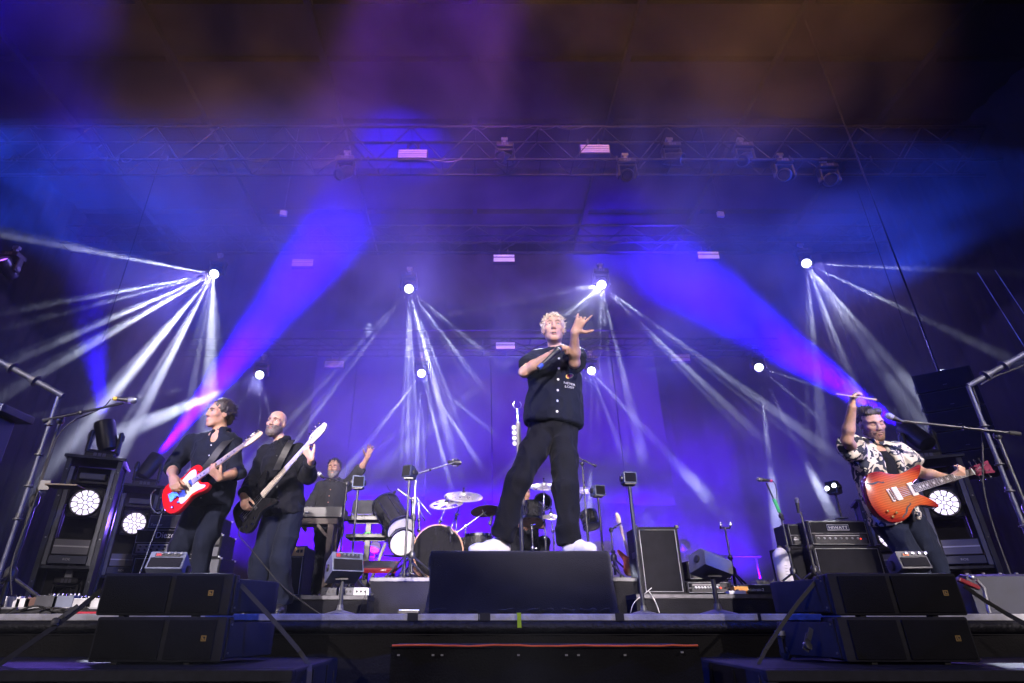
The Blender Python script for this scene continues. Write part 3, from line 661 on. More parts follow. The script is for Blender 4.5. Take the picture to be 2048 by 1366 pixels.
def face(H, body, gaze='open', mouth='closed', brow=(.06, .04, .03), browup=0):
    P = lambda x, y, z: H @ V((x, y, z)); M3 = H.to_3x3()
    bm_ = mat('brow hair %.3f %.3f' % (brow[0], brow[2]), brow, .8)
    for sx in (-1, 1):
        b = MB(); b.tube([P(sx*.014, .0985, .029+browup), P(sx*.03, .0955, .036+browup), P(sx*.05, .0775, .031+browup)], [.0035, .0042, .002], 6); wparent(b.build('eyebrow', bm_, smooth=60), body)
        if gaze == 'closed':
            wparent(MB().tube([P(sx*.02, .0885, .006), P(sx*.033, .0885, .0025), P(sx*.046, .08, .006)], .0018, 5).build('eyelash', bm_), body)
        else:
            e = MB(); e.m = H; e.sph((sx*.033, .0775, .0115), (.0118, .0118, .0085), 12); eo = wparent(e.build('eye', EYEW, smooth=180), body)
            e = MB(); e.m = H; e.sph((sx*.033-.002*(gaze == 'left')+.002*(gaze == 'right'), .0868, .0125+.001*(gaze == 'up')), (.0052, .0035, .0058), 10); wparent(e.build('iris', IRIS, smooth=180), eo)
            wparent(MB().tube([P(sx*.0185, .0865, .0135), P(sx*.032, .0905, .0205), P(sx*.0475, .079, .014)], .0022, 5).build('eyelid', bm_), body)
    op = {'closed': 0, 'open': .006, 'wide': .011}[mouth]
    l = MB(); l.tube([P(-.025, .088, -.0615), P(-.01, .1005, -.0565), P(0, .1015, -.0585), P(.01, .1005, -.0565), P(.025, .088, -.0615)], [.0015, .0033, .003, .0033, .0015], 6)
    l.tube([P(-.024, .088, -.0625-op*.5), P(-.01, .1, -.068-op), P(.01, .1, -.068-op), P(.024, .088, -.0625-op*.5)], [.0015, .0042, .0042, .0015], 6); wparent(l.build('lips', LIPS, smooth=80), body)
    if op:
        d = MB(); d.m = H; d.sph((0, .0965, -.062-op*.5), (.019, .0075, .0025+op*.75), 10); wparent(d.build('mouth', MOUTH, smooth=180), body)
def strands(o, t, H, n, z0, rad, L, r, m, lean=(0, 0, 0), seed=1, spread=.5, curl=.3):
    """loose locks over the cap, joined into one sub-part of the hair"""
    rnd = random.Random(seed); k = 0; b = MB(); lean = V(lean); tries = 0
    while k < n and tries < n*30:
        tries += 1
        a = rnd.uniform(0, 2*PI); z = rnd.uniform(-1, 1); q = V((math.sqrt(1-z*z)*math.cos(a), math.sqrt(1-z*z)*math.sin(a), z))
        c = V((q.x*rad[0], -.018+q.y*rad[1], .046+q.z*rad[2]))
        if c.z < z0(c): continue
        jit = V((rnd.uniform(-1, 1), rnd.uniform(-1, 1), rnd.uniform(-1, 1)))*spread
        d = (q+lean+jit).normalized(); LL = L*rnd.uniform(.5, 1.25); p = c-q*.008; pts = [H @ p]; cv = V((rnd.uniform(-1, 1), rnd.uniform(-1, 1), rnd.uniform(-1, 1)))*curl
        for i in range(4): d = (d+lean*.25+cv*.5).normalized(); p = p+d*LL/4; pts.append(H @ p)
        b.tube(pts, [r, r, r*.85, r*.6, r*.15], 5); k += 1
    w_ = b.build('locks', m, smooth=80); wparent(w_, o)
def hairline(c): return .066+(c.y-.06)*.5 if c.y > .0 else (-.03 if abs(c.x) > .06 and c.y > -.05 else -.055)
def hair_cap(s, H, grow=.006, back=1.0):
    M3 = H.to_3x3(); P = lambda x, y, z: H @ V((x, y, z))
    s.ell(P(0, -.031, .05), (.076+grow, .094+grow, .084+grow), M3)
    s.ell(P(0, .108, -.002), (.073, .064, .090), M3, .010, 's')
    s.ell(P(0, .07, -.09), (.12, .085, .085), M3, .012, 's'); s.ell(P(0, -.05, -.13), (.12, .12, .075), M3, .012, 's')
def beard(s, H, grow=.006, full=True, jaw=1.0):
    M3 = H.to_3x3(); P = lambda x, y, z: H @ V((x, y, z))
    s.ell(P(0, .026, -.05), (.0605*jaw+grow, .072+grow*.6, .06+grow), M3); s.ell(P(0, .072, -.095), (.026+grow, .022+grow, .022+grow), M3, .03)
    for sx in (-1, 1): s.rc(P(sx*.049*jaw, .0, -.05), P(sx*.018, .07, -.1), .018+grow*.6, .015+grow, .03)
    s.rc(P(-.024, .092, -.05), P(.024, .092, -.05), .009, .009, .012)
    s.ell(P(0, .1, -.0635), (.021, .02, .009), M3, .006, 's'); s.ell(P(0, .09, .005), (.052, .07, .047), M3, .012, 's'); s.ell(P(0, -.06, -.02), (.11, .08, .12), M3, .012, 's')
    s.plane(P(0, 0, -.02), M3 @ V((0, -.35, 1)))
LIMBS = []
def person(label, base, J, skin=SKIN, jaw=1.0, hair=None, beard_=None, face_=None, shirt=None, trousers=None, shoes=None, slim=1.0, group='band members playing on the stage', legs=True, folds_seed=1, tee=None):
    t = thing('person', label, 'person', base, 0, group)
    c, f, u = J['head']; H = frame(c, V(f).normalized().cross(V(u)), u)
    sh, el, wr, hip, kn, an = (J[k] for k in ('sh', 'el', 'wr', 'hip', 'kn', 'an')); neck, pel = V(J['neck']), V(J['pel'])
    up = (neck-pel).normalized(); rt = (V(sh[0])-V(sh[1])); rt = (rt-up*rt.dot(up)).normalized(); fw = up.cross(rt)
    T3 = Matrix((rt, fw, up)).transposed()
    L = lambda a, b: round((V(a)-V(b)).length, 2)
    LIMBS.append((label[:28], 'uarm', [L(sh[i], el[i]) for i in (0, 1)], 'farm', [L(el[i], wr[i]) for i in (0, 1)], 'thigh', [L(hip[i], kn[i]) for i in (0, 1)], 'calf', [L(kn[i], an[i]) for i in (0, 1)], 'torso', L(neck, pel), 'shw', L(sh[0], sh[1]), 'hn', L(c, neck)))
    # body: one continuous figure
    s = SDF(.0058); head_sdf(s, H, jaw)
    s.rc(H @ V((0, -.02, -.05)), neck-up*.02, .049*slim, .058*slim, .025)
    s.rc(neck-up*.03, V(sh[0])-up*.015, .05, .045, .05).rc(neck-up*.03, V(sh[1])-up*.015, .05, .045, .05)
    s.ell(pel.lerp(neck, .7), (.15*slim, .095*slim, .18), T3, .06).ell(pel.lerp(neck, .3), (.13*slim, .09*slim, .18), T3, .06).ell(pel, (.15*slim, .1*slim, .11), T3, .06)
    for i in (0, 1):
        a, b, c_ = V(sh[i]), V(el[i]), V(wr[i])
        s.rc(a, b, .048*slim, .038*slim, .03).rc(b, b.lerp(c_, .35), .037*slim, .040*slim, .02).rc(b.lerp(c_, .35), c_, .040*slim, .0275, .02, fl=None)
        if legs: s.rc(hip[i], kn[i], .075*slim, .05*slim, .04).rc(kn[i], an[i], .05*slim, .036, .03)
        hd = J['hand'][i]; hand(s, c_, hd[0], hd[1], 1 if i == 0 else -1, **(hd[2] if len(hd) > 2 else {}))
    body = sdf_obj('body', s, skin, t)
    if face_ is not None: face(H, body, **face_)
    if hair: hair(t, H)
    if beard_: beard_(t, H)
    # trousers
    if trousers:
        m, rs, loose = trousers['mat'], trousers.get('r', (.1, .078, .07)), 0
        s = SDF(.0072); s.ell(pel+up*.01, (.168*slim, .122*slim, .12), T3, .05); s.rc(pel+up*.02, pel+up*.13, .158*slim, .15*slim, .03, fl=(fw, 1.42), cap='b')
        for i in (0, 1):
            a, b, c_ = V(hip[i]), V(kn[i]), V(an[i]); d = (c_-b).normalized()
            s.rc(a, b, rs[0], rs[1], .022).rc(b, c_-d*trousers.get('short', .0), rs[1], rs[2], .015, cap='b')
            s.rc(c_-d*.07, c_-d*trousers.get('short', .0), rs[2]*1.04, rs[2]*1.07, .02, cap='b')
        sdf_obj('trousers', s, m, t, folds=[((8, 8, 5), .015, folds_seed+3), ((20, 20, 12), .005, folds_seed+5)])
    if shirt:
        m = shirt['mat']; s = SDF(.0068); w_ = shirt.get('w', 1.0); hem = pel-up*shirt.get('hem', .08); ch = pel.lerp(neck, .66)
        s.rc(ch, hem, .175*w_, .178*w_*shirt.get('flare', 1.0), .03, fl=(fw, 1.4/shirt.get('deep', 1)), cap='b')
        s.ell(ch+up*.02, (.178*w_, .128*w_, .17), T3, .05)
        s.rc(neck-up*.045, V(sh[0])+up*.0, .06, .062, .05).rc(neck-up*.045, V(sh[1]), .06, .062, .05)
        for i in (0, 1):
            a, b, c_ = V(sh[i]), V(el[i]), V(wr[i]); fr = shirt['sleeve'][i]; r0, r1 = shirt.get('sr', (.07, .066))
            if fr <= 1: s.rc(a, a.lerp(b, fr), r0, r1, .03, cap='b').rc(a.lerp(b, fr-.12), a.lerp(b, fr), r1*1.03, r1*1.06, .01, cap='b')
            else:
                s.rc(a, b, r0, r1*.95, .03).rc(b, b.lerp(c_, fr-1), r1*.95, shirt.get('cuff', .045), .02, cap='b')
                q = b.lerp(c_, fr-1); s.rc(q-(c_-b).normalized()*.045, q, shirt.get('cuff', .045)*1.1, shirt.get('cuff', .045)*1.12, .006, cap='ab')
        # collar
        ca = (H @ V((0, -.018, -.06))-neck).normalized(); cc = neck+ca*.012; cr = (rt-ca*rt.dot(ca)).normalized(); cf = ca.cross(cr)
        n = 12; ring = []
        for i in range(n+1):
            a = R(shirt.get('gap', 22))+(2*PI-2*R(shirt.get('gap', 22)))*i/n; ring.append(cc+cr*(math.sin(a)*.07)+cf*(math.cos(a)*.072+.004)+ca*(.012-.016*math.cos(a)))
        for i in range(n): s.rc(ring[i], ring[i+1], .0125, .0125, .006)
        if shirt.get('vee'):
            vz = shirt['vee']; s.ell(neck+cf*.085-up*(vz*.55), (.034, .06, vz*.75), T3, .01, 's')
        for sx, rp in ((1, ring[0]), (-1, ring[-1])):
            e = rp+cf*.016-up*.062+cr*sx*(.03 if not shirt.get('open') else .055); s.rc(rp, e, .016, .009, .008, fl=(cf, 1.5))
        if shirt.get('open'):   # worn open over a tee
            s.rc(neck+cf*.12-up*.05, hem+fw*.15, .055, .075, .01, 's', fl=(fw, .5))
        o = sdf_obj('shirt', s, m, t, folds=[((7, 7, 4.5), .016, folds_seed), ((18, 18, 12), .006, folds_seed+2)])
        t['_shirt'] = 0; del t['_shirt']
        bv = BVHTree.FromPolygons([v.co for v in o.data.vertices], [p.vertices[:] for p in o.data.polygons])
        if shirt.get('buttons'):
            n, bm_, r0 = shirt['buttons']
            for i in range(n):
                p = neck.lerp(hem, .2+.72*(i/(n-1)))+rt*shirt.get('bx', 0); h_ = bv.ray_cast(p+fw*.6, -fw)
                if h_[0]: wparent(MB().lathe([(r0, -.002), (r0, .003), (r0*.5, .0035)], h_[0], h_[1], 12).build('button', bm_, smooth=40), o)
        if shirt.get('post'): shirt['post'](o, bv, neck, hem, rt, fw, up)
    if tee:
        s = SDF(.0075); ch = pel.lerp(neck, .66); s.rc(ch, pel-up*.06, .162, .158, .03, fl=(fw, 1.42), cap='b').ell(ch, (.165, .118, .17), T3, .05).rc(neck-up*.06, V(sh[0])-rt*.03, .05, .05, .05).rc(neck-up*.06, V(sh[1])+rt*.03, .05, .05, .05)
        s.ell(neck+fw*.06+up*.02, (.06, .07, .05), T3, .01, 's'); sdf_obj('tee_shirt', s, tee, t, folds=[((8, 8, 4), .008, 31)])
    for i, sp in enumerate(shoes or []):
        if not sp: continue
        heel, toe, m, solem = V(sp[0]), V(sp[1]), sp[2], sp[3]; d = toe-heel; d.z = 0; Ls = d.length; d.normalize(); zf = min(heel.z, toe.z); sd = V((-d.y, d.x, 0)); h0 = V((heel.x, heel.y, zf)); Z = V((0, 0, 1)); M3 = Matrix((d, sd, Z)).transposed()
        s = SDF(.0045); k = Ls/.29
        s.rc(h0+d*.045*k+Z*.045, h0+d*.225*k+Z*.03, .042, .036, .03).ell(h0+d*.06*k+Z*.06, (.058, .038, .055), M3, .03).ell(h0+d*.215*k+Z*.036, (.075*k, .047, .033), M3, .03).rc(h0+d*.07*k+Z*.08, h0+d*.15*k+Z*.062, .038, .034, .03)
        s.plane(h0+Z*.016, -Z); so = sdf_obj('shoe', s, m, t)
        q = MB(); out = []
        for j in range(28):
            a = 2*PI*j/28; wx = .150*k*math.cos(a); wy = (.043+.006*math.cos(a))*math.sin(a); out.append((wx*1.0, wy))
        q.m = Matrix.Translation(h0+d*.142*k) @ M3.to_4x4(); q.prism(out, 0, .027, bev=.004); wparent(q.build('sole', solem, smooth=40), so)
        lc = MB()
        for j in range(5):
            b_ = h0+d*(.10+.024*j)*k+Z*(.115-.0095*j-(.002*j)); lc.tube([b_-sd*.026-Z*.012, b_+Z*.002, b_+sd*.026-Z*.012], .0035, 5)
        lc.tube([h0+d*.11*k+Z*.115, h0+d*.13*k+sd*.03+Z*.11, h0+d*.15*k+sd*.04+Z*.085], .003, 5); wparent(lc.build('laces', m), so)
    return t, H, fw, rt, up
# ------------------------------------------------------------------ singer on his podium
PD = thing('podium', 'low podium draped in black cloth under the singer', 'podium', (0, 0, 0))
xa, xb, yf, yb, zt = at(862, 1114, 3.66).x, at(1218, 1114, 3.66).x, 3.66, 4.42, .345
cx_ = (xa+xb)/2; PD.location = (cx_, (yf+yb)/2, 0)
MB().bx(xa+.02-cx_, xb-.02-cx_, -(yb-yf)/2+.02, (yb-yf)/2-.02, 0, zt-.012).build('platform', BLACK, PD)
def podium_cloth():
    b = MB(); W2 = (xb-xa)/2; D2 = (yb-yf)/2; nseg = 150; lv = [(zt, -.05), (zt, -.012), (zt-.004, -.002), (zt-.014, .004)]+[(zt*(1-.06*i), .006+.0016*i) for i in range(1, 16)]+[(.02, .034), (.004, .042)]
    vs = []; rnd = random.Random(4)
    per = []
    for i in range(nseg):
        t = i/nseg*(4*W2+4*D2)
        if t < 2*W2: per.append((-W2+t, -D2, 0, -1, t))
        elif t < 2*W2+2*D2: per.append((W2, -D2+(t-2*W2), 1, 0, t))
        elif t < 4*W2+2*D2: per.append((W2-(t-2*W2-2*D2), D2, 0, 1, t))
        else: per.append((-W2, D2-(t-4*W2-2*D2), -1, 0, t))
    P3 = np.array([(q[4]*1.0, 0, 0) for q in per]); n1 = vnoise(P3, 2.2, 3); n2 = vnoise(P3, 6, 5)
    for li, (z, off) in enumerate(lv):
        for i, (x, y, nx, ny, t) in enumerate(per):
            k = max(0, 1-z/zt); d = off+k*(.03*n1[i]+.010*n2[i])+.014*min(1, k*5)*float(max(0, vnoise(np.array([[t*2.2+z*5, z*9-t*1.1, 0]]), 1, 8)[0]))+.008*min(1, k*6)*float(vnoise(np.array([[t*7, z*14, 1]]), 1, 9)[0])
            vs.append((x+nx*d, y+ny*d, z))
    fs = []
    for l in range(len(lv)-1):
        for i in range(nseg): j = (i+1) % nseg; fs.append((l*nseg+i, l*nseg+j, (l+1)*nseg+j, (l+1)*nseg+i))
    fs.append(tuple(range(nseg))); b._a(vs, fs)
    return b.build('cloth', mat('black felt', (.009, .009, .012), .95, sheen=.25, bump=(240, .5), vary=(7, .3)), PD, 70)
podium_cloth()
b = MB(); 
for x0, x1, yy in ((-.52, .1, -.40), (.12, .5, -.405)):
    n = 16; b.tube([(x0+(x1-x0)*i/n, yy-.02*math.sin(i*1.3), .012+.010*math.sin(i*.9)**2) for i in range(n+1)], .012, 6)
b.build('bunched_hem', MATS['black felt'], PD, 60)
D = 3.97
J = dict(head=(at(1107, 661, 3.93), (-.10, -1, .10), (.02, -.0, 1)), neck=at(1112, 705, 3.97), pel=at(1106, 848, 3.99),
    sh=[at(1073, 722, 3.97), at(1150, 716, 3.98)],
    el=[at(1048, 744, 3.80), at(1149, 726, 3.74)],
    wr=[at(1104, 708, 3.66), at(1149, 665, 3.56)],
    hip=[at(1083, 868, 3.99), at(1128, 866, 4.0)], kn=[at(1038, 958, 3.88), at(1130, 972, 3.90)], an=[at(1003, 1073, 4.0), at(1139, 1085, 3.98)],
    hand=[((.85, -.25, .55), (-.15, .6, -.8), dict(curl=(.9, 1.1, .6), thumb=(.5, .8, .5))),
          ((.45, -.45, .76), (.3, .8, .4), dict(curls=[(.05, .15, .1), (.7, .7, .4), (.85, .8, .5), (.35, .4, .2)], spread=.3, thumb=(1., .35, .1)))])
SHOEW = mat('white leather', (.78, .78, .80), .4, vary=(25, .05)); SOLEW = mat('white rubber', (.72, .72, .73), .55)
HAIRB = mat('blond hair', (.60, .49, .34), .45, bump=(90, .3), vary=(40, .3))
def hair_singer(t, H):
    s = SDF(.0045); hair_cap(s, H, .009); o = sdf_obj('hair', s, HAIRB, t, folds=[((40, 40, 40), .008, 4)])
    strands(o, t, H, 420, hairline, (.082, .104, .092), .036, .0036, HAIRB, (0, .15, .2), 3, spread=.7, curl=.9)
PATCH = mat('red patch', (.5, .03, .05), .7); PATCHY = mat('yellow embroidery', (.75, .5, .1), .6)
def text_mesh(txt, size, width=None):
    c = bpy.data.curves.new('t', 'FONT'); c.body = txt; c.size = size; c.align_x = 'CENTER'; c.resolution_u = 3
    o = bpy.data.objects.new('t', c); COL.objects.link(o); dg = bpy.context.evaluated_depsgraph_get(); me = bpy.data.meshes.new_from_object(o.evaluated_get(dg)); bpy.data.objects.remove(o); return me
def singer_marks(o, bv, neck, hem, rt, fw, up):
    def proj(p2, c, off): 
        p = c+rt*(-p2[0])+up*p2[1]; h = bv.ray_cast(p+fw*.5, -fw); return (h[0]+fw*off) if h[0] else p+fw*.15
    def put(name, verts, faces, c, off, m):
        me = bpy.data.meshes.new(name); me.from_pydata([proj(v, c, off) for v in verts], [], faces); me.materials.append(m); oo = bpy.data.objects.new(name, me); COL.objects.link(oo); wparent(oo, o); return oo
    c = neck-up*.30-rt*.085
    for i, (word, dz) in enumerate((('NEVER', 0), ('LOST', -.027))):
        me = text_mesh(word, .024); 
        bm = bmesh.new(); bm.from_mesh(me); bmesh.ops.scale(bm, vec=(1.25, 1, 1), verts=bm.verts); bm.to_mesh(me); bm.free()
        put('lettering', [(-v.co.x*-1, v.co.y) for v in me.vertices], [p.vertices[:] for p in me.polygons], c+up*dz, .0035, mat('white embroidery', (.7, .7, .72), .6))
    c2 = neck-up*.232-rt*.085
    for nm, a, b_, off, m in (('patch_border', .033, .018, .003, PATCHY), ('patch', .0265, .0128, .0048, PATCH)):
        vs = [(0, 0)]; n = 22
        for i in range(n):
            q = 2*PI*i/n; x, y = a*math.cos(q), b_*math.sin(q)*(1-.18*math.cos(q)); vs.append((x*.86-y*.5, x*.5+y*.86))
        put(nm, vs, [(0, i+1, (i+1) % n+1) for i in range(n)], c2, off, m)
    for i, (x, y) in enumerate(((-.014, -.004), (0, .005), (.013, .009))): put('patch_stitch', [(x-.004, y-.003), (x+.004, y-.003), (x+.005, y+.004), (x-.003, y+.005)], [(0, 1, 2, 3)], c2, .0065, mat('dark red', (.12, .01, .03), .7))
BTN = mat('pearl button', (.75, .73, .7), .3)
zp = .345+.003
person('singer in a dark short sleeved shirt, white sneakers, reaching out on the podium', (J['pel'].x, J['pel'].y, zt), J, hair=hair_singer,
    face_=dict(gaze='up', mouth='wide', brow=(.3, .2, .1), browup=.004), folds_seed=2,
    shirt=dict(mat=NAVY, w=1.02, hem=.0, flare=1.12, sleeve=(.62, .62), sr=(.068, .074), buttons=(6, BTN, .0085), gap=24, vee=.03, post=singer_marks, deep=1.1),
    trousers=dict(mat=BLK, r=(.098, .076, .064), short=.0),
    shoes=[(V((at(1020, 1100, 4.02).x, 4.05, zt+.001)), V((at(1020, 1100, 4.02).x-.27, 3.90, zt+.001)), SHOEW, SOLEW), (V((at(1130, 1100, 4.0).x, 4.03, zt+.001)), V((at(1130, 1100, 4.0).x+.17, 3.84, zt+.001)), SHOEW, SOLEW)])
def microphone(name, label, head, tail, body_m=BLACKM, ball_m=None, cat='microphone', ring=None, r=.0):
    head, tail = V(head), V(tail); L = (tail-head).length; t = thing(name, label, cat, head.lerp(tail, .5), 0); d = (tail-head).normalized(); o = head-t.location
    MB().lathe([(.019, .052), (.021, .058), (.0165, .09), (.0135, L*.85), (.0125, L)], o, d, 16).build('handle', body_m, t, 40)
    MB().lathe([(.004, 0), (.018, .006), (.0255, .022), (.0255, .036), (.0215, .05), (.0215, .056)], o, d, 16).build('grille_ball', ball_m or mat('mic grille', (.4, .4, .42), .35, metal=.8, bump=(400, .6)), t, 50)
    MB().lathe([(.0262, .028), (.0268, .031), (.0262, .034)], o, d, 16).build('band', STEEL, t, 40)
    if ring: MB().lathe([(.0145, L*.82), (.0155, L*.84), (.0155, L*.95), (.0145, L*.97)], o, d, 14).build('colour_ring', ring, t, 40)
    return t
microphone('microphone', 'black wireless microphone in the singer\'s hand', at(1122, 694, 3.60), at(1076, 737, 3.565), ring=mat('blue ring', (.03, .08, .5), .4), ball_m=BLACKM)
# straight stand with pick holder behind the podium edge
def stand_round(name, label, top, z0, r=.0115, base_r=.13, cat='microphone stand', group=None):
    t = thing(name, label, cat, (top[0], top[1], z0), 0, group); h = top[2]-z0
    MB().lathe([(base_r, 0), (base_r, .012), (base_r*.6, .02), (.02, .03)], (0, 0, 0), (0, 0, 1), 28).build('base', BLACKM, t, 40)
    MB().tube([(0, 0, .02), (0, 0, h*.55)], r*1.25, 10).build('lower_tube', BLACKM, t, 60)
    MB().tube([(0, 0, h*.5), (0, 0, h)], r, 10).build('upper_tube', CHROME, t, 60)
    MB().lathe([(r*1.9, h*.52), (r*2.1, h*.54), (r*2.1, h*.58), (r*1.6, h*.6)], (0, 0, 0), (0, 0, 1), 14).build('clutch', BLACKM, t, 40)
    return t
p = at(1035, 830, 4.25); st = stand_round('microphone_stand', 'straight black stand with white picks clipped on it behind the singer', p, zt)
h = p.z-zt
MB().bx(-.014, .02, -.014, .014, h-.3, h-.06).build('pick_holder', GREY, st)
for i in range(4): MB().lathe([(.017, -.002), (.017, .002)], (-.03, -.002, h-.1-.042*i), (0, -1, .0), 12).build('pick', WHITE, st)
b = MB(); b.tube([(0, 0, h), (0, 0, h+.05)], .012, 8)
for sx in (-1, 1): b.tube([(0, 0, h+.045), (sx*.026, 0, h+.06), (sx*.032, 0, h+.085), (sx*.02, 0, h+.108)], .005, 6)
b.build('mic_clip', STEEL, st, 60)
# ------------------------------------------------------------------ guitars
def guitar(name, label, bridge, nut, normal, scale_len, cat, body, th, body_m, neck_m, board_m, head, guard=None, guard_m=None, pickups=(), knobs=(), knob_m=CHROME, bridge_sz=(.035, .075), nstr=6, fholes=(), frets=21, back_m=None, inlay=None, tun=None, bev=.005, body_dx=0, group=None, nw=(.054, .042), head_m=None):
    bridge, nut = V(bridge), V(nut); k = (nut-bridge).length/scale_len; M = frame(bridge, nut-bridge, normal) @ Matrix.Scale(k, 4)
    t = thing(name, label, cat, group=group, mat=M); S = scale_len
    bo = [(p[0]+body_dx, p[1]) for p in chaikin([(*q, 0) for q in body], 2)] if False else [(p.x+body_dx, p.y) for p in chaikin([V((*q, 0)) for q in body], 2)]
    MB().prism(bo, -th, 0, bev=bev).build('body', body_m, t, smooth=35)
    z0 = .012
    if guard:
        g_ = [(p.x+body_dx, p.y) for p in chaikin([V((*q, 0)) for q in guard], 2)]; MB().prism(g_, .001, .0035, bev=.001).build('pickguard', guard_m, t)
    xe = S-(S)*(2**(-frets/12.)) ; x_heel = S*(2**(-frets/12.))-.012
    n = MB(); nn = 8
    # neck as a rounded bar
    prof = []
    for i in range(2):
        x_ = (x_heel-.02, S)[i]; w2 = nw[i]/2
        prof.append([(x_, w2*math.cos(a), z0-.006-.018*math.sin(a)) for a in [PI*j/nn for j in range(nn+1)]])
    vs = prof[0]+prof[1]; m_ = nn+1; n._a(vs, [(j, j+1, m_+j+1, m_+j) for j in range(nn)]+[(nn, 0, m_, m_+nn)]+[tuple(range(m_))[::-1], tuple(range(m_, 2*m_))]); n.build('neck', neck_m, t, 50)
    f = MB(); f._a([(x_heel, -nw[0]/2, z0-.006), (x_heel, nw[0]/2, z0-.006), (S, nw[1]/2, z0-.006), (S, -nw[1]/2, z0-.006), (x_heel, -nw[0]/2*.96, z0), (x_heel, nw[0]/2*.96, z0), (S, nw[1]/2*.96, z0), (S, -nw[1]/2*.96, z0)], [(3, 2, 1, 0), (4, 5, 6, 7), (0, 1, 5, 4), (1, 2, 6, 5), (2, 3, 7, 6), (3, 0, 4, 7)]); f.build('fingerboard', board_m, t)
    fr = MB()
    for i in range(1, frets+1):
        x_ = S*(2**(-i/12.)); w2 = (nw[1]+(nw[0]-nw[1])*(S-x_)/(S-x_heel))/2; fr.bx(x_-.0012, x_+.0012, -w2*.97, w2*.97, z0-.001, z0+.0016)
    fr.build('frets', STEEL, t)
    if inlay:
        il = MB()
        for i in (3, 5, 7, 9, 12, 15, 17, 19):
            if i > frets: continue
            xm = S*(2**(-(i-.5)/12.)); il.bx(xm-.005, xm+.005, -.008, .008, z0+.0002, z0+.0009)
        il.build('inlays', inlay, t)
    hp = [(S+p.x, p.y) for p in chaikin([V((*q, 0)) for q in head], 2)]; MB().prism(hp, -.012, .004, bev=.002).build('headstock', head_m or neck_m, t, 35)
    tp = tun or [(.03+.026*i, .026) for i in range(nstr)]
    b = MB()
    for (x_, y_) in tp:
        sg = 1 if y_ > 0 else -1; b.cyl((S+x_, y_*.55, .002), (0, 0, 1), .004, .014, 10).tube([(S+x_, y_*.7, -.006), (S+x_, y_*1.25+sg*.012, -.006)], .003, 6).sph((S+x_, y_*1.25+sg*.02, -.006), (.008, .011, .004), 8)
    b.build('tuners', CHROME, t, 50)
    MB().bx(S-.002, S+.003, -nw[1]/2, nw[1]/2, z0-.004, z0+.003).build('nut', WHITE, t)
    bw, bh = bridge_sz; MB().bx(-bw/2, bw/2, -bh/2, bh/2, .001, .008).bx(-bw*.2, bw*.35, -bh*.42, bh*.42, .008, .014).build('bridge', CHROME, t, bevel=.002)
    st_ = MB()
    for i in range(nstr):
        u = (i/(nstr-1)-.5); y0, y1 = u*bh*.72, u*nw[1]*.78; x_, y_ = tp[i] if i < len(tp) else tp[-1]
        st_.tube([(0, y0, .015), (S, y1, z0+.0035), (S+x_, y_*.55, .012)], .0008+.0006*(nstr-1-i)/(nstr-1)*(2 if nstr == 4 else 1), 5)
    st_.build('strings', STEEL, t)
    for x_, y_, lx, ly, m in pickups: MB().bx(x_-lx/2, x_+lx/2, y_-ly/2, y_+ly/2, .001, .011).build('pickup', m, t, bevel=.004)
    for x_, y_ in knobs: MB().lathe([(.010, 0), (.0095, .012), (.0075, .015), (0, .0155)], (x_, y_, .002), (0, 0, 1), 14).build('knob', knob_m, t, 40)
    for (x_, y_, L, rot) in fholes:
        q = MB(); pts = [(-.5, .16), (-.38, .14), (-.2, .02), (0, 0), (.2, -.02), (.38, -.14), (.5, -.16)]; pp = [V((x_, y_, .0012))+Matrix.Rotation(rot, 3, 'Z') @ V((a*L, c*L, 0)) for a, c in pts]
        q.tube(pp, [.006, .004, .005, .0075, .005, .004, .006], 6); q.v = [(a, c, min(d, .0013)) for a, c, d in q.v]; q.build('f_hole', BLACK, t)
    return t
TELE = [(-.105, 0), (-.10, -.085), (-.06, -.148), (0, -.163), (.07, -.138), (.12, -.116), (.17, -.124), (.22, -.148), (.265, -.145), (.288, -.115), (.268, -.085), (.235, -.062), (.222, -.03), (.226, .03), (.262, .05), (.28, .09), (.265, .135), (.21, .157), (.15, .13), (.10, .12), (.04, .146), (-.03, .163), (-.085, .11)]
TELEG = [(.03, -.128), (.08, -.122), (.13, -.100), (.19, -.108), (.24, -.128), (.258, -.112), (.235, -.088), (.212, -.062), (.212, .03), (.225, .06), (.23, .105), (.19, .122), (.13, .1), (.09, .09), (.075, .04), (.05, .035), (.045, -.04), (.02, -.08)]
TELEH = [(0, -.021), (.03, -.026), (.09, -.028), (.15, -.024), (.178, -.004), (.17, .022), (.15, .03), (.10, .034), (.04, .034), (.015, .028), (0, .021)]
RED = mat('gloss red lacquer', (.72, .012, .02), .16, coat=.6, vary=(3, .06)); MAPLE = mat('pale maple', (.68, .5, .31), .35, vary=(25, .12)); GUARD = mat('cream pickguard', (.74, .7, .6), .3, vary=(10, .04)); BLKG = mat('gloss black lacquer', (.01, .01, .012), .1, coat=.7); ROSE = mat('dark rosewood', (.05, .025, .016), .45, vary=(30, .3)); PEARL = mat('pearl', (.7, .68, .66), .25)
guitar('electric_guitar', 'bright red electric guitar with cream pickguard played by the man at left', at(348, 992, 4.50), at(488, 891, 4.46), (-.05, -1, .42), .648, 'guitar', TELE, .045, RED, MAPLE, MAPLE, TELEH, TELEG, GUARD, [(.155, 0, .025, .075, CHROME)], [(.02, -.095), (-.035, -.1)], bridge_sz=(.08, .085), tun=[(.03+.024*i, .032) for i in range(6)], inlay=BLACK)
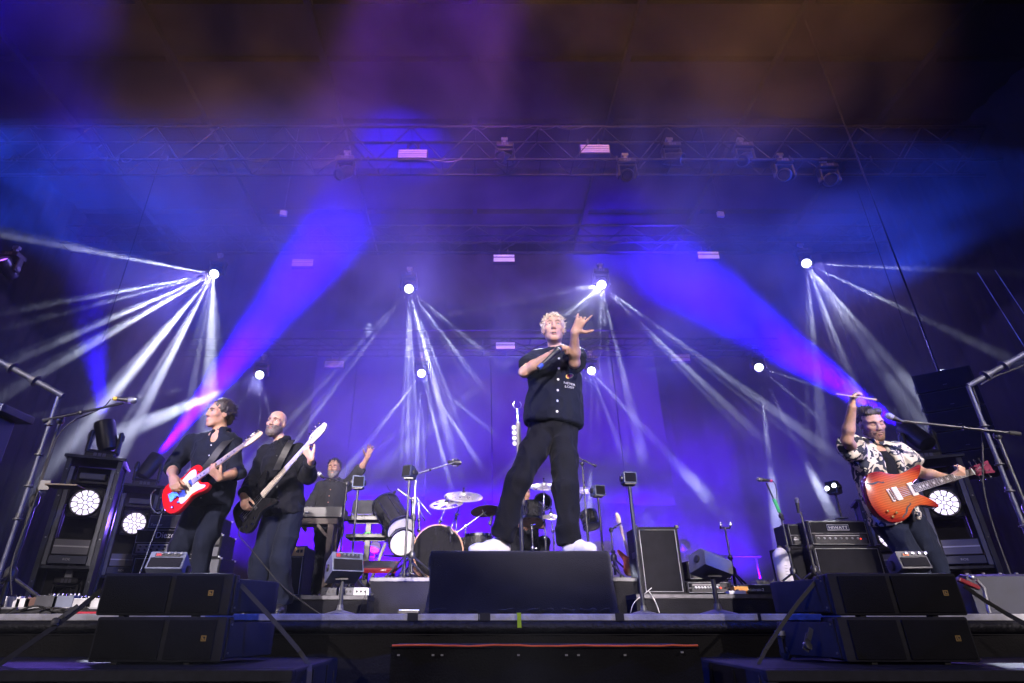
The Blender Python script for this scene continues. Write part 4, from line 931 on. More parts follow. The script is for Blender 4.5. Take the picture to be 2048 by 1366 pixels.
BASS = [(-.10, 0), (-.10, -.09), (-.05, -.155), (.02, -.16), (.09, -.125), (.15, -.105), (.22, -.125), (.285, -.165), (.325, -.16), (.322, -.125), (.28, -.075), (.25, -.03), (.25, .03), (.30, .07), (.37, .115), (.41, .15), (.40, .178), (.35, .175), (.26, .14), (.18, .118), (.10, .14), (.02, .165), (-.06, .14)]
BASSH = [(0, -.023), (.03, -.03), (.10, -.036), (.16, -.034), (.205, -.018), (.225, .012), (.205, .036), (.19, .03), (.15, .043), (.06, .05), (.03, .045), (.01, .03), (0, .023)]
WHITEW = mat('bleached maple', (.66, .58, .5), .35, vary=(20, .1))
guitar('bass_guitar', 'black bass guitar with a pale neck played by the bearded bald man', at(487, 1034, 5.02), at(620, 885, 4.83), (.05, -1, .4), .864, 'bass guitar', BASS, .042, BLKG, WHITEW, WHITEW, BASSH, None, None, [(.13, .015, .03, .05, BLACK), (.135, -.03, .03, .05, BLACK)], [(-.02, -.10), (.03, -.125), (-.055, -.065), (.075, -.10)], nstr=4, tun=[(.045+.042*i, .046) for i in range(4)], bridge_sz=(.05, .085), frets=20, nw=(.062, .042))
def sunburst():
    m = bpy.data.materials.new('amber sunburst maple'); m.use_nodes = True; nt = m.node_tree; b = nt.nodes['Principled BSDF']; tc = nt.nodes.new('ShaderNodeTexCoord')
    mp = nt.nodes.new('ShaderNodeMapping'); mp.inputs['Location'].default_value = (-.09/.27, 0, 0); mp.inputs['Scale'].default_value = (1/.25, 1/.175, 0); nt.links.new(tc.outputs['Object'], mp.inputs['Vector'])
    ln = nt.nodes.new('ShaderNodeVectorMath'); ln.operation = 'LENGTH'; nt.links.new(mp.outputs[0], ln.inputs[0])
    r = nt.nodes.new('ShaderNodeValToRGB'); e = r.color_ramp.elements; e[0].position = .3; e[0].color = (.42, .16, .06, 1); e[1].position = 1; e[1].color = (.20, .012, .01, 1); q = e.new(.72); q.color = (.5, .09, .025, 1)
    nt.links.new(ln.outputs['Value'], r.inputs[0]); wv = nt.nodes.new('ShaderNodeTexWave'); wv.inputs['Scale'].default_value = 22; wv.inputs['Distortion'].default_value = 3; wv.bands_direction = 'Y'; nt.links.new(tc.outputs['Object'], wv.inputs['Vector'])
    mx = nt.nodes.new('ShaderNodeMix'); mx.data_type = 'RGBA'; mx.blend_type = 'MULTIPLY'; mx.inputs[0].default_value = .3; nt.links.new(r.outputs[0], mx.inputs[6]); nt.links.new(wv.outputs['Color'], mx.inputs[7]); nt.links.new(mx.outputs[2], b.inputs['Base Color'])
    b.inputs['Roughness'].default_value = .18; b.inputs['Coat Weight'].default_value = .5; return m
PRS = [(-.16, 0), (-.155, -.08), (-.11, -.15), (-.03, -.172), (.05, -.15), (.10, -.112), (.15, -.102), (.205, -.118), (.262, -.15), (.285, -.14), (.262, -.095), (.215, -.055), (.185, -.035), (.18, -.028), (.18, .028), (.2, .036), (.245, .05), (.29, .085), (.325, .125), (.318, .14), (.275, .132), (.21, .118), (.15, .112), (.09, .125), (.02, .165), (-.06, .172), (-.125, .12)]
PRSH = [(0, -.021), (.02, -.034), (.06, -.036), (.11, -.035), (.165, -.048), (.15, -.02), (.158, .0), (.15, .02), (.165, .046), (.11, .035), (.06, .036), (.02, .034), (0, .021)]
CREAMP = mat('cream pickup cover', (.76, .66, .58), .4)
guitar('hollowbody_guitar', 'amber sunburst hollow body guitar with f holes played by the man at right', at(1781, 991, 4.12), at(1943, 944, 4.14), (-.12, -1, -.02), .635, 'guitar', PRS, .055, sunburst(), ROSE, ROSE, PRSH, None, None, [(.045, 0, .042, .088, CREAMP), (.165, 0, .042, .088, CREAMP), (0, 0, .022, .086, CREAMP)], [(-.085, -.085), (-.035, -.108), (-.072, -.125)], GOLD, (.018, .08), 6, [(-.055, .10, .12, .15), (.05, -.112, .12, .9)], 22, inlay=PEARL, tun=[(.035, .036), (.075, .036), (.115, .036), (.115, -.036), (.075, -.036), (.035, -.036)], head_m=mat('plum headstock', (.16, .03, .06), .2, vary=(20, .3)))
# ------------------------------------------------------------------ the band
def HB(n, c, r=.5): return mat(n, c, r, bump=(90, .3), vary=(40, .3))
HDARK = HB('dark brown hair', (.03, .022, .02)); HGREY = HB('grey hair', (.28, .26, .25)); HBRD = HB('greying beard', (.13, .10, .085)); HBRD2 = HB('dark stubble', (.21, .12, .085), .6)
def hair_swept(t, H):
    s = SDF(.005); hair_cap(s, H, .012); M3 = H.to_3x3(); s.ell(H @ V((0, -.09, -.02)), (.058, .032, .06), M3, .03); o = sdf_obj('hair', s, HDARK, t, folds=[((60, 18, 60), .006, 6)])
    strands(o, t, H, 480, hairline, (.084, .106, .094), .05, .003, HDARK, (0, -1.5, -.25), 8, spread=.15, curl=.25)
def hair_quiff(t, H):
    s = SDF(.005); hair_cap(s, H, .005)
    for i in range(9): x = -.05+.1*i/8; s.rc(H @ V((x, .055, .098)), H @ V((x*.9-.01, .05, .118)), .015, .010, .012)
    o = sdf_obj('hair', s, HDARK, t, folds=[((50, 50, 50), .004, 7)])
    strands(o, t, H, 260, lambda c: max(hairline(c), .06), (.079, .101, .09), .034, .0032, HDARK, (-.3, -.35, .6), 12, spread=.25, curl=.2)
def hair_short(m, seed, L=.022):
    def f(t, H):
        s = SDF(.005); hair_cap(s, H, .006); o = sdf_obj('hair', s, m, t, folds=[((60, 60, 60), .004, seed)])
        strands(o, t, H, 300, hairline, (.081, .101, .089), L, .0032, m, (.1, .1, .35), seed, spread=.5)
    return f
def brd(m, g, jaw=1.0):
    def f(t, H): s = SDF(.0045); beard(s, H, g, True, jaw); sdf_obj('beard', s, m, t, folds=[((90, 90, 60), .003, 5)])
    return f
def fl(px, py, D, z): q = at(px, py, D); return V((q.x, D, z))
FRET = dict(curls=[(.9, .9, .5), (.8, 1.0, .5), (.85, .9, .5), (.9, .9, .5)], thumb=(.5, .75, .7))
# left guitarist
J = dict(head=(at(439, 829, 4.72), (-.60, -.78, -.2), (.05, -.12, 1)), neck=at(441, 868, 4.74), pel=at(418, 1000, 4.80),
    sh=[at(383, 889, 4.76), at(466, 889, 4.76)], el=[at(345, 937, 4.70), at(474, 944, 4.68)], wr=[at(346, 956, 4.43), at(439, 957, 4.49)],
    hip=[at(398, 1014, 4.8), at(434, 1014, 4.8)], kn=[at(362, 1092, 4.74), at(408, 1092, 4.74)], an=[fl(338, 1190, 4.82, .1), fl(392, 1190, 4.82, .1)],
    hand=[((.35, -.35, -.45), (.2, .85, -.35), dict(curl=(.55, .75, .45), thumb=(.4, .9, .3))), ((-.55, -.35, .55), (.1, .75, .6), FRET)])
person('man in a dark shirt with rolled sleeves looking left, playing the red guitar', (J['pel'].x, J['pel'].y, 0), J, skin=SKIN2, jaw=1.06, hair=hair_swept, beard_=None, face_=dict(gaze='left', mouth='closed', brow=(.03, .02, .02)), folds_seed=12,
    shirt=dict(mat=NAVY, w=1.02, hem=.04, flare=1.0, sleeve=(1.12, 1.12), sr=(.068, .06), cuff=.056, buttons=(6, BTN, .0055), gap=35, vee=.085, deep=1.06), trousers=dict(mat=NAVY2, r=(.094, .072, .066)),
    shoes=[(J['an'][0]+V((0, .07, -.1)), J['an'][0]+V((-.05, -.2, -.1)), BLACKM, BLACKM), (J['an'][1]+V((0, .07, -.1)), J['an'][1]+V((.06, -.2, -.1)), BLACKM, BLACKM)])
def strap(name, label, pts, wd, m=BLACK):
    b = MB(); pts = [V(p) for p in pts]
    pts = chaikin(pts, 2, False); vs = []; fs = []
    for i, p in enumerate(pts):
        t_ = (pts[min(i+1, len(pts)-1)]-pts[max(i-1, 0)]).normalized(); sd = t_.cross(V((0, -1, .15))).normalized()*wd/2; nn = t_.cross(sd).normalized()*.0025
        vs += [p-sd-nn, p+sd-nn, p+sd+nn, p-sd+nn]
    for i in range(len(pts)-1):
        for k in range(4): k2 = (k+1) % 4; fs.append((4*i+k, 4*i+k2, 4*i+4+k2, 4*i+4+k))
    fs += [(0, 1, 2, 3), tuple(4*(len(pts)-1)+k for k in (3, 2, 1, 0))]; b._a(vs, fs); return tag(b.build(name, m), label, 'guitar strap')
strap('guitar_strap', 'black guitar strap across the chest of the man with the red guitar', [at(402, 945, 4.50), at(420, 925, 4.585), at(443, 893, 4.60), at(462, 875, 4.68)], .06)
# bassist
J = dict(head=(at(553, 849, 5.16), (-.14, -.99, .03), (.04, 0, 1)), neck=at(563, 889, 5.18), pel=at(566, 1016, 5.24),
    sh=[at(532, 908, 5.2), at(594, 902, 5.2)], el=[at(508, 962, 5.2), at(615, 951, 5.05)], wr=[at(486, 992, 4.97), at(623, 918, 4.84)],
    hip=[at(548, 1030, 5.24), at(582, 1030, 5.24)], kn=[at(522, 1120, 5.18), at(564, 1120, 5.18)], an=[fl(514, 1200, 5.24, .1), fl(560, 1200, 5.24, .1)],
    hand=[((.35, -.25, -.75), (.3, .85, -.1), dict(curl=(.6, .7, .5), thumb=(.5, .8, .3))), ((-.55, -.2, .75), (.25, .75, .35), FRET)])
person('bald man with a greying beard in a dark long sleeved shirt, playing the black bass', (J['pel'].x, J['pel'].y, 0), J, jaw=.97, hair=None, beard_=brd(HBRD, .009, .97), face_=dict(gaze='open', mouth='open', brow=(.06, .045, .035)), folds_seed=22,
    shirt=dict(mat=BLK, w=.94, hem=.06, flare=1.06, sleeve=(1.9, 1.8), sr=(.068, .064), cuff=.045, buttons=(6, BLACKM, .006), gap=14, deep=1.05), trousers=dict(mat=NAVY2, r=(.092, .08, .086)),
    shoes=[(J['an'][0]+V((0, .07, -.1)), J['an'][0]+V((-.03, -.2, -.1)), BLACKM, BLACKM), (J['an'][1]+V((0, .07, -.1)), J['an'][1]+V((.05, -.2, -.1)), BLACKM, BLACKM)])
strap('bass_strap', 'black strap over the shoulder of the bearded bassist', [at(553, 940, 4.98), at(562, 920, 5.05), at(577, 890, 5.06), at(584, 880, 5.14)], .06)
# right guitarist in the patterned shirt
def leaf_print():
    m = bpy.data.materials.new('navy and cream leaf print'); m.use_nodes = True; nt = m.node_tree; b = nt.nodes['Principled BSDF']; tc = nt.nodes.new('ShaderNodeTexCoord')
    nz = nt.nodes.new('ShaderNodeTexNoise'); nz.inputs['Scale'].default_value = 9; nt.links.new(tc.outputs['Object'], nz.inputs['Vector'])
    ad = nt.nodes.new('ShaderNodeMix'); ad.data_type = 'RGBA'; ad.blend_type = 'LINEAR_LIGHT'; ad.inputs[0].default_value = .14; nt.links.new(tc.outputs['Object'], ad.inputs[6]); nt.links.new(nz.outputs['Color'], ad.inputs[7])
    wv = nt.nodes.new('ShaderNodeTexNoise'); wv.inputs['Scale'].default_value = 11; wv.inputs['Detail'].default_value = 0; wv.inputs['Distortion'].default_value = 1.6; nt.links.new(ad.outputs[2], wv.inputs['Vector'])
    r = nt.nodes.new('ShaderNodeValToRGB'); r.color_ramp.interpolation = 'CONSTANT'; e = r.color_ramp.elements; e[0].color = (.018, .024, .05, 1); e[1].position = .51; e[1].color = (.66, .60, .52, 1)
    nt.links.new(wv.outputs['Fac'], r.inputs[0]); nt.links.new(r.outputs[0], b.inputs['Base Color']); b.inputs['Roughness'].default_value = .75; return m
J = dict(head=(at(1742, 849, 4.36), (-.08, -.9, -.46), (-.14, -.38, .91)), neck=at(1743, 893, 4.40), pel=at(1788, 1030, 4.46),
    sh=[at(1709, 903, 4.36), at(1793, 904, 4.42)], el=[at(1694, 880, 4.10), at(1843, 946, 4.34)], wr=[at(1704, 815, 3.96), at(1900, 958, 4.16)],
    hip=[at(1776, 1046, 4.46), at(1826, 1044, 4.46)], kn=[at(1818, 1104, 4.42), at(1854, 1098, 4.46)], an=[fl(1862, 1180, 4.52, .08), fl(1892, 1176, 4.56, .08)],
    hand=[((.22, -.1, .9), (.75, -.1, -.2), dict(curl=(.7, .9, .5), thumb=(.2, .9, .5))), ((.5, -.35, .30), (-.1, .75, .55), FRET)])
person('man in a navy and cream leaf print shirt with one arm raised, eyes closed', (J['pel'].x, J['pel'].y, 0), J, jaw=1.04, hair=hair_quiff, beard_=brd(HBRD2, .0015, 1.04), face_=dict(gaze='closed', mouth='wide', brow=(.025, .018, .015)), folds_seed=33,
    shirt=dict(mat=leaf_print(), w=1.02, hem=.05, flare=1.1, sleeve=(.5, .72), sr=(.07, .078), gap=40, open=True, vee=.05), tee=BLK, trousers=dict(mat=cloth('blue black denim', (.009, .013, .03)), r=(.094, .072, .066)),
    shoes=[(J['an'][0]+V((0, .07, -.1)), J['an'][0]+V((-.05, -.2, -.1)), BLACKM, BLACKM), (J['an'][1]+V((0, .07, -.1)), J['an'][1]+V((.08, -.2, -.1)), BLACKM, BLACKM)])
a_, b_ = at(1672, 788, 3.9), at(1752, 800, 3.9); tag(MB().tube([a_, a_.lerp(b_, .5), b_], [.006, .0075, .009], 8).build('stick', mat('pale wood stick', (.5, .38, .25), .5)), 'thin pale stick in the raised hand of the man in the leaf print shirt', 'stick')
# keyboard player
KZ = .18
J = dict(head=(at(668, 938, 7.56), (.0, -.98, -.12), (-.02, -.05, 1)), neck=at(669, 964, 7.6), pel=at(654, 1046, 7.66),
    sh=[at(642, 975, 7.62), at(694, 970, 7.62)], el=[at(622, 1010, 7.66), at(720, 941, 7.52)], wr=[at(612, 1036, 7.45), at(735, 915, 7.42)],
    hip=[at(645, 1056, 7.66), at(670, 1056, 7.66)], kn=[at(640, 1115, 7.6), at(656, 1115, 7.6)], an=[fl(634, 1170, 7.66, KZ+.1), fl(650, 1170, 7.66, KZ+.1)],
    hand=[((-.05, -.25, -.95), (.3, .6, 0), dict(curl=(.3, .4, .3))), ((.25, -.15, .95), (.5, -.8, .1), dict(curls=[(.05, .1, .1), (.1, .15, .1), (.2, .3, .2), (.35, .4, .3)], spread=.2, thumb=(.9, .5, .2)))])
person('keyboard player in a charcoal shirt with his left arm flung up, eyes closed', (J['pel'].x, J['pel'].y, KZ), J, skin=SKIN2, hair=hair_short(HDARK, 21, .03), beard_=brd(HB('salt and pepper beard', (.22, .19, .17)), .006), face_=dict(gaze='closed', mouth='closed', brow=(.03, .02, .02)), folds_seed=44,
    shirt=dict(mat=CHAR, w=.98, hem=.03, sleeve=(1.7, 1.15), sr=(.066, .06), cuff=.05, buttons=(6, mat('copper button', (.4, .16, .09), .4), .007), gap=14), trousers=dict(mat=BLK, r=(.1, .075, .062)),
    shoes=[(J['an'][0]+V((0, .07, -.1)), J['an'][0]+V((-.05, -.2, -.1)), BLACKM, BLACKM), (J['an'][1]+V((0, .07, -.1)), J['an'][1]+V((.05, -.2, -.1)), BLACKM, BLACKM)])
# drummer
DZ = .36
pe = V((at(1052, 1060, 8.25).x, 8.28, DZ+.52))
J = dict(head=(at(1049, 990, 8.18), (.08, -1, .0), (-.02, -.02, 1)), neck=at(1052, 1014, 8.2), pel=pe,
    sh=[at(1029, 1025, 8.2), at(1076, 1025, 8.2)], el=[at(1022, 1050, 8.1), at(1086, 1052, 8.08)], wr=[at(1040, 1050, 7.88), at(1072, 1050, 7.86)],
    hip=[pe+V((.1, 0, -.02))*1, pe+V((-.1, 0, -.02))], kn=[pe+V((-.2, -.42, .0)), pe+V((.2, -.42, .0))], an=[pe+V((-.18, -.36, -.42)), pe+V((.18, -.36, -.42))],
    hand=[((.6, -.6, -.1), (0, .1, -1), dict(curl=(.8, .9, .6))), ((-.6, -.6, -.1), (0, .1, -1), dict(curl=(.8, .9, .6)))])
J['hip'] = [pe+V((-.1, 0, -.02)), pe+V((.1, 0, -.02))]
person('drummer with short grey hair in black, seated behind the toms', (pe.x, pe.y, DZ), J, skin=SKIN2, hair=hair_short(HGREY, 27, .015), face_=dict(gaze='open', mouth='closed', brow=(.15, .13, .12)), folds_seed=55, group='band members playing on the stage',
    shirt=dict(mat=BLK, w=.98, hem=.02, sleeve=(.6, .6), gap=14), trousers=dict(mat=BLK, r=(.09, .07, .06)))
# ------------------------------------------------------------------ stage gear
def words(parent, txt, size, M, m, name='lettering', ext=.0008, sx=1.0):
    me = text_mesh(txt, size); bm = bmesh.new(); bm.from_mesh(me); bmesh.ops.scale(bm, vec=(sx, 1, 1), verts=bm.verts); r = bmesh.ops.extrude_face_region(bm, geom=bm.faces[:]); bmesh.ops.translate(bm, vec=(0, 0, ext), verts=[v for v in r['geom'] if isinstance(v, bmesh.types.BMVert)]); bmesh.ops.recalc_face_normals(bm, faces=bm.faces); bm.to_mesh(me); bm.free()
    me.materials.append(m); o = bpy.data.objects.new(name, me); COL.objects.link(o); o.parent = parent; o.matrix_basis = M; return o
FRONTM = lambda x, y, z: Matrix.Translation((x, y, z)) @ Matrix.Rotation(PI/2, 4, 'X')
LETW = mat('white lettering', (.7, .7, .7), .5)
PIPE = mat('pale piping', (.42, .42, .4), .6); CORNER = mat('black corner', (.03, .03, .032), .35); PANELG = mat('grey control panel', (.3, .3, .31), .4, metal=.4, vary=(10, .1))
def spanx(p0, p1, py, D): return at(p0, py, D).x, at(p1, py, D).x
def hgt(py, D): return at(PX0, py, D).z
def cabinet(label, p0, p1, ytop, D, z0, dep, name='speaker_cabinet', cat='speaker cabinet', piping=False, group=None, rz=0, h=None, w=None, cx=None):
    xa, xb = spanx(p0, p1, ytop, D); w = w or xb-xa; cx = cx if cx is not None else (xa+xb)/2; h = h or hgt(ytop, D)-z0
    t = thing(name, label, cat, (cx, D, z0), rz, group)
    b = MB(); f = .03; b.bx(-w/2, w/2, .02, dep, 0, h); b.bx(-w/2, -w/2+f, -.012, .02, 0, h).bx(w/2-f, w/2, -.012, .02, 0, h).bx(-w/2+f, w/2-f, -.012, .02, 0, f).bx(-w/2+f, w/2-f, -.012, .02, h-f, h); b.build('cabinet', TOLEX, t, bevel=.006)
    MB().bx(-w/2+f+.003, w/2-f-.003, -.002, .016, f+.003, h-f-.003).build('grille', GRILLE, t)
    if piping:
        a, c = -w/2+f, w/2-f; MB().tube([(a, -.012, f), (c, -.012, f), (c, -.012, h-f), (a, -.012, h-f)], .0045, 6, closed=True).build('piping', PIPE, t)
    for sx in (-1, 1):
        for zz_ in (0, h): MB().bx(sx*w/2-.018-.001, sx*w/2+.018+.001, -.016, .03, zz_-.016, zz_+.016).build('corner', CORNER, t, bevel=.006)
        MB().bx(sx*(w/2-.004)-.006, sx*(w/2-.004)+.006, dep*.35, dep*.65, h*.55, h*.55+.06).build('side_handle', CORNER, t)
    MB().bx(-w/2+.05, w/2-.05, .05, dep-.05, -.0001, .0003) if False else None
    return t, w, h
def amp_head(label, p0, p1, ytop, D, z0, dep=.26, h=None, rz=0, logo=None, logo_box=False, style='knobs', group='amplifier heads', cx=None, w=None, panel_low=True, lum=True):
    xa, xb = spanx(p0, p1, ytop, D); w = w or xb-xa; cx = cx if cx is not None else (xa+xb)/2; h = h or hgt(ytop, D)-z0
    t = thing('amplifier_head', label, 'amplifier', (cx, D, z0), rz, group)
    MB().bx(-w/2, w/2, 0, dep, .012, h).build('case', TOLEX, t, bevel=.012)
    pz0, pz1 = (h*.12, h*.44) if panel_low else (h*.2, h*.8)
    MB().bx(-w/2+.03, w/2-.03, -.006, .004, h*.5, h-.022).build('front_cloth', GRILLE, t)
    a, c = -w/2+.02, w/2-.02; MB().tube([(a, -.005, .022), (c, -.005, .022), (c, -.005, h-.014), (a, -.005, h-.014)], .003, 6, closed=True).tube([(a, -.0055, h*.5), (c, -.0055, h*.5)], .0025, 6).build('piping', PIPE, t)
    pm = PANELG if style == 'silver' else BLACKM; MB().bx(-w/2+.05, w/2-.05, -.008, .004, pz0, pz1).build('control_panel', pm, t, bevel=.002)
    n = 8; k = MB()
    for r_ in range(2 if style == 'silver' else 1):
        for i in range(n): k.lathe([(.0125, 0), (.011, .016), (0, .017)], (-w/2+.09+(w-.24)*i/(n-1)+.012*r_, -.0081, pz0+(pz1-pz0)*(.55 if style != 'silver' else (.32, .7)[r_])), (0, -1, 0), 10)
    k.build('knobs', CORNER if style == 'silver' else STEEL, t, 40)
    MB().bx(-w/2+.06, w/2-.12, -.0092, -.008, pz1-.012, pz1-.007).build('scale_print', LETW, t)
    if lum: MB().lathe([(.009, 0), (.007, .006), (0, .008)], (w/2-.115, -.0081, (pz0+pz1)/2), (0, -1, 0), 10).build('pilot_light', REDLED, t)
    for i in (0, 1): MB().bx(w/2-.088+.022*i, w/2-.076+.022*i, -.018, -.0081, (pz0+pz1)/2-.008, (pz0+pz1)/2+.008).build('switch', CHROME, t)
    MB().tube(arc((-.09, dep*.5, h), (.09, dep*.5, h), .02, 8, (0, 0, 1)), .008, 6).build('carry_handle', CORNER, t)
    for sx in (-1, 1): MB().bx(sx*(w/2-.05)-.015, sx*(w/2-.05)+.015, .03, .06, 0, .0118).bx(sx*(w/2-.05)-.015, sx*(w/2-.05)+.015, dep-.06, dep-.03, 0, .0118).build('foot', RUBBER, t)
    if logo:
        if logo_box:
            MB().bx(-.125, .125, -.011, -.0062, h*.62, h*.62+.058).build('logo_plate', mat('navy plate', (.015, .02, .06), .3), t); a2, c2, z2 = -.125, .125, h*.62
            MB().tube([(a2, -.0115, z2), (c2, -.0115, z2), (c2, -.0115, z2+.058), (a2, -.0115, z2+.058)], .0028, 5, closed=True).build('plate_rim', LETW, t)
        words(t, logo, .044 if logo_box else .10, FRONTM(0, -.0125, h*.62+.013), LETW, 'logo', sx=1.3 if logo_box else 1)
    return t
# risers
def riser(label, p0, p1, z1, y0, y1, skirt=True):
    xa, xb = at(p0, 1190, y0).x, at(p1, 1190, y0).x; t = thing('riser', label, 'stage riser', ((xa+xb)/2, (y0+y1)/2, 0)); w, d = (xb-xa)/2, (y1-y0)/2
    MB().bx(-w, w, -d, d, z1-.04, z1).build('deck', DECK, t); MB().bx(-w, w, -d-.006, -d-.001, z1-.036, z1-.006).build('edge_profile', mat('dark aluminium', (.10, .10, .11), .45, metal=.6, vary=(12, .3)), t)
    sk_ = drape('skirt', -w, -d+.012, w, -d+.012, .001, z1-.042, DRAPE, amp=.006, wl=.3, seed=int(p0), thick=.008); sk_.parent = t
    for sx in (-1, 1): MB().bx(sx*(w-.008)-.006, sx*(w-.008)+.006, -d+.03, d, .001, z1-.042).build('side_skirt', DRAPE, t)
    return t
RZL, RZR = .18, .19
riser('low black riser under the keyboards', 500, 735, RZL, 5.9, 8.3)
riser('black riser under the drum kit behind the podium', 738, 1278, DZ, 6.3, 9.2)
riser('long low black riser at the right with a tall cabinet and amps on it', 1272, 1612, RZR, 5.9, 8.4)
# left amps
cl, w_, h_ = cabinet('black guitar cabinet behind the man with the red guitar', 268, 398, 1112, 7.3, 0, .36, piping=True, group='guitar speaker cabinets')
zt_ = h_; amp_head('amplifier head with a white script logo behind the man with the red guitar', 274, 398, 1058, 7.32, zt_, logo='Diezel', style='silver')
def combo(label, p0, p1, ytop, D, z0, dep, top=False, gold=None, name='combo_amplifier', rz=0):
    xa, xb = spanx(p0, p1, ytop, D); w, cx, h = xb-xa, (xa+xb)/2, hgt(ytop, D)-z0
    t = thing(name, label, 'amplifier', (cx, D, z0), rz, 'combo amplifiers')
    MB().bx(-w/2, w/2, 0, dep, 0, h).build('case', TOLEX, t, bevel=.01); ph = h*(.2 if gold else .26)
    MB().bx(-w/2+.02, w/2-.02, -.005, .003, .02, h-ph-.012).build('grille', GRILLE if gold else mat('silver grille cloth', (.10, .10, .11), .7, bump=(260, .5), vary=(16, .2)), t)
    MB().bx(-w/2+.012, w/2-.012, -.008, .003, h-ph, h-.012).build('control_panel', gold or BLACKM, t, bevel=.002)
    k = MB(); n = 5
    for i in range(n): k.lathe([(.012, 0), (.010, .014), (0, .015)], (-w/2+.05+(w*.6)*i/(n-1), -.0081, h-ph*.5-.005), (0, -1, 0), 10)
    k.build('knobs', CORNER if gold else STEEL, t, 40)
    for i in (0, 1): MB().bx(w/2-.085+.035*i, w/2-.06+.035*i, -.012, -.0081, h-ph*.5-.018, h-ph*.5+.012).build('switch', BLACK, t)
    MB().tube([(-w/2+.018, -.006, .018), (w/2-.018, -.006, .018), (w/2-.018, -.006, h-ph-.01), (-w/2+.018, -.006, h-ph-.01)], .003, 5, closed=True).build('piping', PIPE, t)
    for sx in (-1, 1):
        for z_ in (.0, h): MB().bx(sx*w/2-.016, sx*w/2+.016, -.004, .03, z_-.012 if z_ else .0, z_+.004 if z_ else .024).build('corner', CORNER, t, bevel=.005)
    return t, h
zt2 = zt_+(hgt(1058, 7.32)-zt_); c_, _ = combo('small combo amplifier with a silver script logo on top of the left head', 302, 372, 1019, 7.34, zt2, .2)
words(c_, 'Fender', .05, FRONTM(-.1, -.0065, .035), LETW, 'logo')
def rack(label, p0, p1, y0_, y1_, D, z0, h, dep, grp='rack cases behind the guitarists', lines=2):
    xa, xb = spanx(p0, p1, y0_, D); t = thing('rack_case', label, 'equipment case', ((xa+xb)/2, D, z0), 0, grp); w = xb-xa
    MB().bx(-w/2, w/2, 0, dep, 0, h).build('case', TOLEX, t, bevel=.01)
    for i in range(lines):
        z = h*(i+.5)/lines; MB().bx(-w/2+.02, w/2-.02, -.006, .004, z-h*.4/lines, z+h*.4/lines).build('rack_unit', (GREY, BLACKM)[i % 2], t, bevel=.002)
    for sx in (-1, 1):
        for z_ in (.008, h-.008): MB().bx(sx*w/2-.012, sx*w/2+.012, -.006, .02, z_-.010, z_+.010).build('corner', STEEL, t, bevel=.004); MB().bx(sx*w/2-.012, sx*w/2+.012, dep-.02, dep+.004, z_-.010, z_+.010).build('corner', STEEL, t, bevel=.004)
    return t
z1_ = hgt(1115, 7.0); z2_ = hgt(1069, 7.0); z3_ = hgt(1036, 7.0)
rack('bottom case of the stack of three cases beside the red guitar player', 404, 443, 1115, 0, 7.0, 0, z1_, .42, lines=3)
rack('middle case of the stack of three cases beside the red guitar player', 408, 446, 1069, 0, 7.0, z1_+.001, z2_-z1_, .4)
rack('small top case of the stack of three cases beside the red guitar player', 424, 448, 1036, 0, 7.02, z2_+.001, z3_-z2_, .26)
# bass combo with gold panel
BRASS = mat('brass panel', (.62, .45, .18), .35, metal=.5, vary=(8, .15))
combo('black bass amplifier with a brass coloured control panel on the keyboard riser', 548, 612, 1092, 6.35, RZL, .42, gold=BRASS)
# keyboards
def keyboard(label, p0, p1, py, D, dep, th, name='keyboard', group='keyboards of the keyboard player', tilt=0, body=BLACKM, panel=True):
    xa, xb = spanx(p0, p1, py, D); w = xb-xa; p = at((p0+p1)/2, py, D); t = thing(name, label, 'keyboard', p, 0, group); t.rotation_euler = (tilt, 0, 0)
    MB().bx(-w/2, w/2, 0, dep, 0, th).build('body', body, t, bevel=.006)
    for i, (u, c) in enumerate(((-.42, (.6, .05, .05)), (-.2, (.05, .4, .1)), (-.17, (.5, .45, .1)), (-.14, (.1, .1, .6)), (-.02, (.6, .6, .6)), (.0, (.6, .6, .6)))): MB().cyl((u*w, 0, th*.45), (0, -1, 0), .007, .02, 8).build('jack', mat('jack %d' % i, c, .4), t) if panel else None
    k = MB(); b = MB(); n = int(w/.0235)
    for i in range(n):
        x = -w/2+.02+(w-.04)*i/n; k.bx(x+.001, x+(w-.04)/n-.001, dep-.15, dep-.004, th, th+.008)
        if i % 7 not in (2, 6): b.bx(x+(w-.04)/n-.006, x+(w-.04)/n+.006, dep-.145, dep-.06, th+.0085, th+.018)
    o = k.build('white_keys', WHITE, t); o['kind'] = 'stuff'; o = b.build('black_keys', BLACK, t); o['kind'] = 'stuff'
    s = MB()
    for i in range(8): s.lathe([(.009, 0), (.008, .014), (0, .015)], (-w/2+.06+.05*i, .05, th), (0, 0, 1), 8)
    s.build('knobs', GREY, t); return t, w
kt, kw = keyboard('large black keyboard with coloured jacks in front of the keyboard player', 545, 683, 1034, 6.75, .34, .115)
kz = kt.location.z
ks = thing('keyboard_stand', 'dark wooden trestle stand under the large keyboard', 'keyboard stand', (kt.location.x, 6.75, RZL), 0, 'keyboard stands'); WOODD = mat('dark stained wood', (.07, .05, .035), .6, vary=(12, .35))
hh = kz-RZL-.001
MB().bx(-kw/2+.02, kw/2-.05, .03, .1, hh-.07, hh).bx(-kw/2+.02, kw/2-.05, .24, .31, hh-.07, hh).build('rail', WOODD, ks, bevel=.004)
for sx in (-1, 1):
    for yy in (.035, .245): MB().bx(sx*(kw/2-.12)-.035, sx*(kw/2-.12)+.035, yy, yy+.06, 0, hh-.071).build('leg', WOODD, ks, bevel=.004)
    MB().bar((sx*(kw/2-.155), .065, hh-.2), (sx*(kw/2-.155)-sx*.12, .065, hh-.075), .05, .03).build('brace', WOODD, ks)
